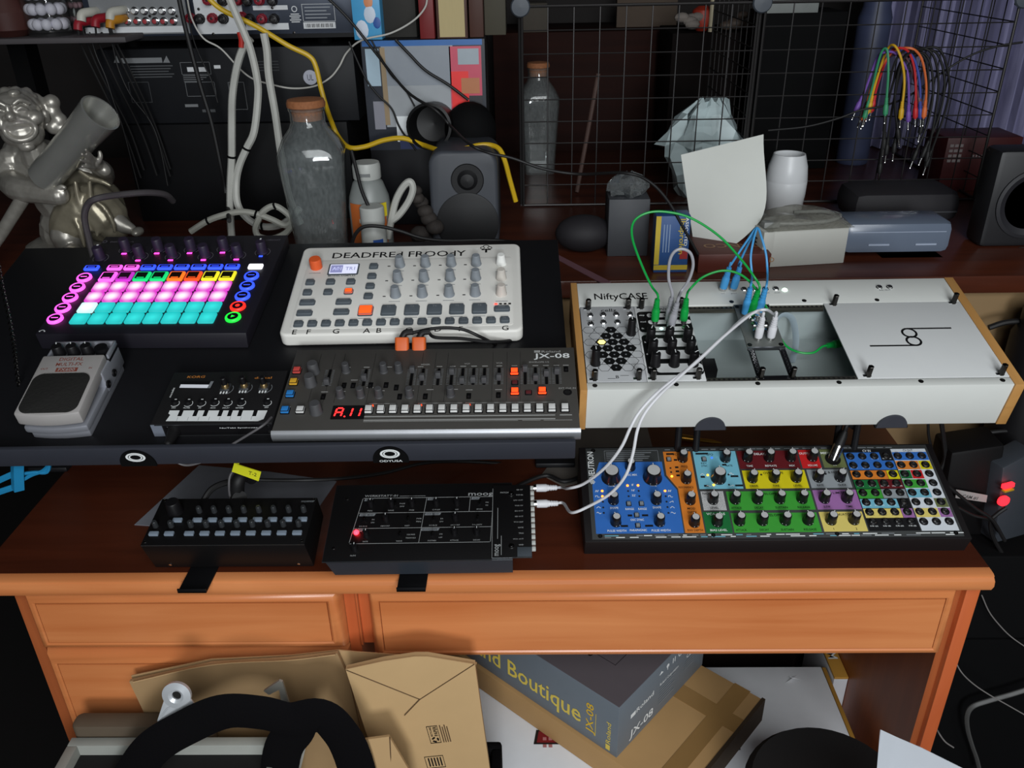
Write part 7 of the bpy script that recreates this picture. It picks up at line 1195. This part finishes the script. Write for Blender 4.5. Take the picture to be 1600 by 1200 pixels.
# ================================================================= silver statue
sv=M('statue_silver',(176,172,164),.36,.55,scale=90,c2=(132,128,120)); sv2=M('statue_gilt_robe',(164,156,136),.36,.55,scale=70,c2=(116,110,94))
S0=((-0.6951,1.22,0.9506)[0],1.24,TZ)
stt=thing('statue','silver statue of a laughing child hugging a tube','statue',S0)
U=.00094
def bodymesh(mb,name,parent,vox,smooth=6):
    o=mb.obj(name,parent); r=o.modifiers.new('skin','REMESH'); r.mode='VOXEL'; r.voxel_size=vox; r.use_smooth_shade=True
    s=o.modifiers.new('soft','SMOOTH'); s.factor=.5; s.iterations=smooth; return o
def E(c,rx,ry,rz,mat=sv,rot=None): 
    c=Vector(c)-Vector(stt.location); T=Matrix.Translation(c)@(rot or Matrix.Identity(4))@Matrix.Diagonal((rx,ry,rz,1)); m.sph((0,0,0),1,mat,n=20,m=14,T=T)
def limb(pts,rs,mat=sv):
    P=[Vector(p)-Vector(stt.location) for p in pts]; k=len(rs)-1
    def rf(t): x=t*k; i=min(int(x),k-1); return rs[i]+(rs[i+1]-rs[i])*(x-i)
    m.tube(P,rf,mat,12,6); m.sph(P[0],rs[0]*.98,mat,n=12,m=8); m.sph(P[-1],rs[-1]*.98,mat,n=12,m=8)
m=MB(1)
# head and face
h=Vector((-0.7016,1.2,1.1541)); ct,sn=math.cos(.44),math.sin(.44); f=lambda dx,dz,dy=0: (h.x+(dx*ct-dy*sn)*U,h.y+(dx*sn+dy*ct)*U,h.z+dz*U*1.02)
E(f(0,4),35*U,35*U,37*U); E(f(3,-17,-7),30*U,28*U,23*U)                         # skull, jaw
E(f(-22,2,-20),12*U,12*U,11*U); E(f(25,5,-20),12*U,12*U,11*U)                   # cheeks
E(f(-4,11,-36),7*U,8*U,7*U); E(f(-4,19,-32),4*U,6*U,9*U); E(f(-11,9,-33),4.5*U,5*U,4*U); E(f(4,9,-33),4.5*U,5*U,4*U)   # nose
limb([f(-25,25,-24),f(-16,30,-30),f(-8,26,-32)],[2.5*U,3.5*U,3*U]); limb([f(4,27,-32),f(13,31,-29),f(24,25,-23)],[3*U,3.5*U,2.5*U])   # brows
limb([f(-22,17,-28),f(-16,20,-31),f(-10,17,-31)],[2*U,3*U,2*U]); limb([f(5,18,-31),f(12,21,-30),f(19,17,-27)],[2*U,3*U,2*U])       # eyes creased with laughter
limb([f(3+20*math.cos(q),-8+14*math.sin(q),-33+5*math.cos(q)**2+4*(math.sin(q)<0)*math.sin(q)) for q in [2*PI*i/14 for i in range(15)]],[4.2*U]*4)   # open laughing mouth
E(f(3,-13,-27),11*U,6*U,5*U); limb([f(-10,-1,-32),f(3,1,-34),f(16,0,-32)],[2.2*U,2.6*U,2.2*U])   # tongue, teeth
E(f(5,-33,-25),12*U,10*U,8*U)                                                    # chin
E(f(37,2,6),7*U,6*U,11*U); E(f(-36,2,6),7*U,6*U,11*U)                             # ears
limb([f(10,-38,6),f(12,-60,10)],[20*U,22*U])                                     # neck
# torso, shoulders, arms
T0=[(-0.7278,1.24,1.0955),(-0.7,1.24,1.0765),(-0.6804,1.24,1.0431),(-0.6735,1.24,1.0139),(-0.6909,1.24,0.9844)]
limb(T0,[34*U,46*U,52*U,50*U,46*U])
limb([(-0.7389,1.225,1.0945),(-0.7496,1.225,1.0836),(-0.7508,1.225,1.0669),(-0.7142,1.18,1.0649),(-0.6797,1.165,1.0629),(-0.6465,1.155,1.0606)],[22*U,23*U,22*U,20*U,17*U,15*U])
limb([(-0.6747,1.235,1.0913),(-0.6447,1.235,1.0797),(-0.622,1.235,1.0644),(-0.5985,1.2,1.0819),(-0.5946,1.175,1.0967)],[24*U,22*U,17*U,14*U,12*U])
# hand on the tube: palm, four fingers, thumb
limb([(-0.5789,1.165,1.0918),(-0.5869,1.165,1.0989),(-0.5821,1.145,1.1069)],[9*U,11*U,9*U])
for pts in ([(-0.5766,1.138,1.1127),(-0.5728,1.122,1.123),(-0.5713,1.112,1.1309)],[(-0.5782,1.136,1.1098),(-0.5762,1.12,1.1193),(-0.5757,1.108,1.1261)],[(-0.5792,1.136,1.1055),(-0.5775,1.118,1.1139),(-0.5782,1.106,1.1192)],[(-0.5796,1.138,1.1008),(-0.5785,1.12,1.1067),(-0.5799,1.11,1.11)]): limb(pts,[3.0*U,2.7*U,2.2*U])
limb([(-0.5737,1.143,1.109),(-0.5697,1.143,1.1149),(-0.5691,1.143,1.1208)],[4*U,3.6*U,3*U])
# other hand round the tube's foot
for pts in ([(-0.6403,1.15,1.0681),(-0.6359,1.15,1.0645),(-0.6384,1.15,1.0583)],[(-0.6426,1.15,1.0628),(-0.6391,1.15,1.0592),(-0.6423,1.15,1.0538)],[(-0.6476,1.152,1.0579),(-0.6449,1.152,1.0542),(-0.6488,1.152,1.0498)],[(-0.653,1.154,1.0547),(-0.6524,1.154,1.0502),(-0.6558,1.154,1.0475)]): limb(pts,[3.8*U,3.4*U,3*U])
limb([(-0.6433,1.15,1.0699),(-0.6371,1.15,1.0734),(-0.6329,1.15,1.0724)],[4.2*U,3.8*U,3.2*U])
bodymesh(m,'body',stt,.0013,3)
# hair, robe, legs, rocky foot
m=MB(1); E(f(2,8,16),37*U,32*U,35*U); rn=random.Random(4)
for i in range(26): a=-.6+i*.22; E(f(33*math.cos(a)+rn.uniform(-2,2),8+30*math.sin(a)+rn.uniform(-3,3),16+rn.uniform(-4,12)),8*U,9*U,8*U)
for dx,dz in ((48,5),(54,-8),(56,-20),(60,-32),(50,18),(44,-16)): E(f(dx,dz,20),12*U,12*U,12*U)
E(f(6,38,-8),9*U,10*U,6*U); bodymesh(m,'hair',stt,.0022,4)
m=MB(1)
limb([(-0.6778,1.225,1.0611),(-0.6532,1.225,1.0466),(-0.6343,1.225,1.0273),(-0.6259,1.225,1.0029)],[34*U,42*U,44*U,36*U],sv2); limb([(-0.6347,1.19,1.0371),(-0.6587,1.19,1.0091),(-0.6683,1.19,0.9939)],[34*U,32*U,27*U],sv2); limb([(-0.6157,1.19,1.0387),(-0.6027,1.19,1.0159),(-0.5975,1.19,1.0063)],[32*U,33*U,26*U],sv2)
for a in ([(-0.6241,1.165,1.0756),(-0.6262,1.165,1.0531),(-0.6248,1.165,1.0302),(-0.6216,1.165,1.0068)],[(-0.6044,1.165,1.0753),(-0.6082,1.165,1.0529),(-0.6078,1.165,1.0253),(-0.6124,1.165,0.9991)],[(-0.5995,1.16,1.0496),(-0.59,1.16,1.0403),(-0.5836,1.16,1.0218),(-0.5828,1.16,1.006)],[(-0.6498,1.165,1.0462),(-0.6449,1.165,1.0305),(-0.6362,1.165,1.0145),(-0.6355,1.165,0.9957)],[(-0.6354,1.16,1.0226),(-0.6317,1.16,1.0085),(-0.6322,1.16,0.9849)],[(-0.6113,1.16,1.0917),(-0.6002,1.16,1.0827),(-0.5838,1.16,1.0772),(-0.5744,1.16,1.0717)]): limb(a,[3.5*U,4.5*U,4*U,3*U],sv2)
bodymesh(m,'robe',stt,.0024,3)
m=MB(1); limb([(-0.6641,1.18,0.9951),(-0.6631,1.18,0.9738),(-0.6625,1.18,0.9541)],[25*U,20*U,17*U]); limb([(-0.589,1.18,1.0159),(-0.5795,1.18,1.0092),(-0.5687,1.18,1.0033)],[16*U,13*U,9*U]); E((-0.5508,1.16,1.0055),9*U,14*U,7*U); E((-0.6475,1.15,0.9789),16*U,22*U,11*U)
for i in range(5): E((-0.6343,1.135,0.981),3*U,4*U,3*U) if i==0 else None
bodymesh(m,'legs',stt,.0023)
m=W(stt); c=S0; m.lathe([(.066,.0005),(.07,.01),(.064,.028),(.05,.036),(.0005,.038)],sv,(c[0]+.01,c[1],TZ),24,sx=1.15); m.obj('plinth',stt)
# the tube it hugs, and the staff
A,B=Vector((-0.665,1.165,1.0833)),Vector((-0.5518,1.135,1.1733)); d_=(B-A); T=Matrix.Translation(A-Vector(stt.location))@d_.to_track_quat('Z','Y').to_matrix().to_4x4(); L=d_.length; m=MB(1); m.lathe([(.0225,0),(.0222,L*.3),(.0236,L*.7),(.0262,L),(.0235,L+.0005),(.020,L*.9),(.0005,L*.6)],M('statue_tube_silver',(186,186,180),.24,.75),n=32,T=T); m.obj('tube',stt)
m=W(stt); a,b=[(-0.6989,1.17,1.0619),(-0.7557,1.17,0.9995)]; m.rod(a,b,.0095,sv,.0085,14); b=Vector(b); m.rod(b,b+Vector((-.05,-.01,-.05)),.0085,sv,.011,14); m.obj('staff',stt)
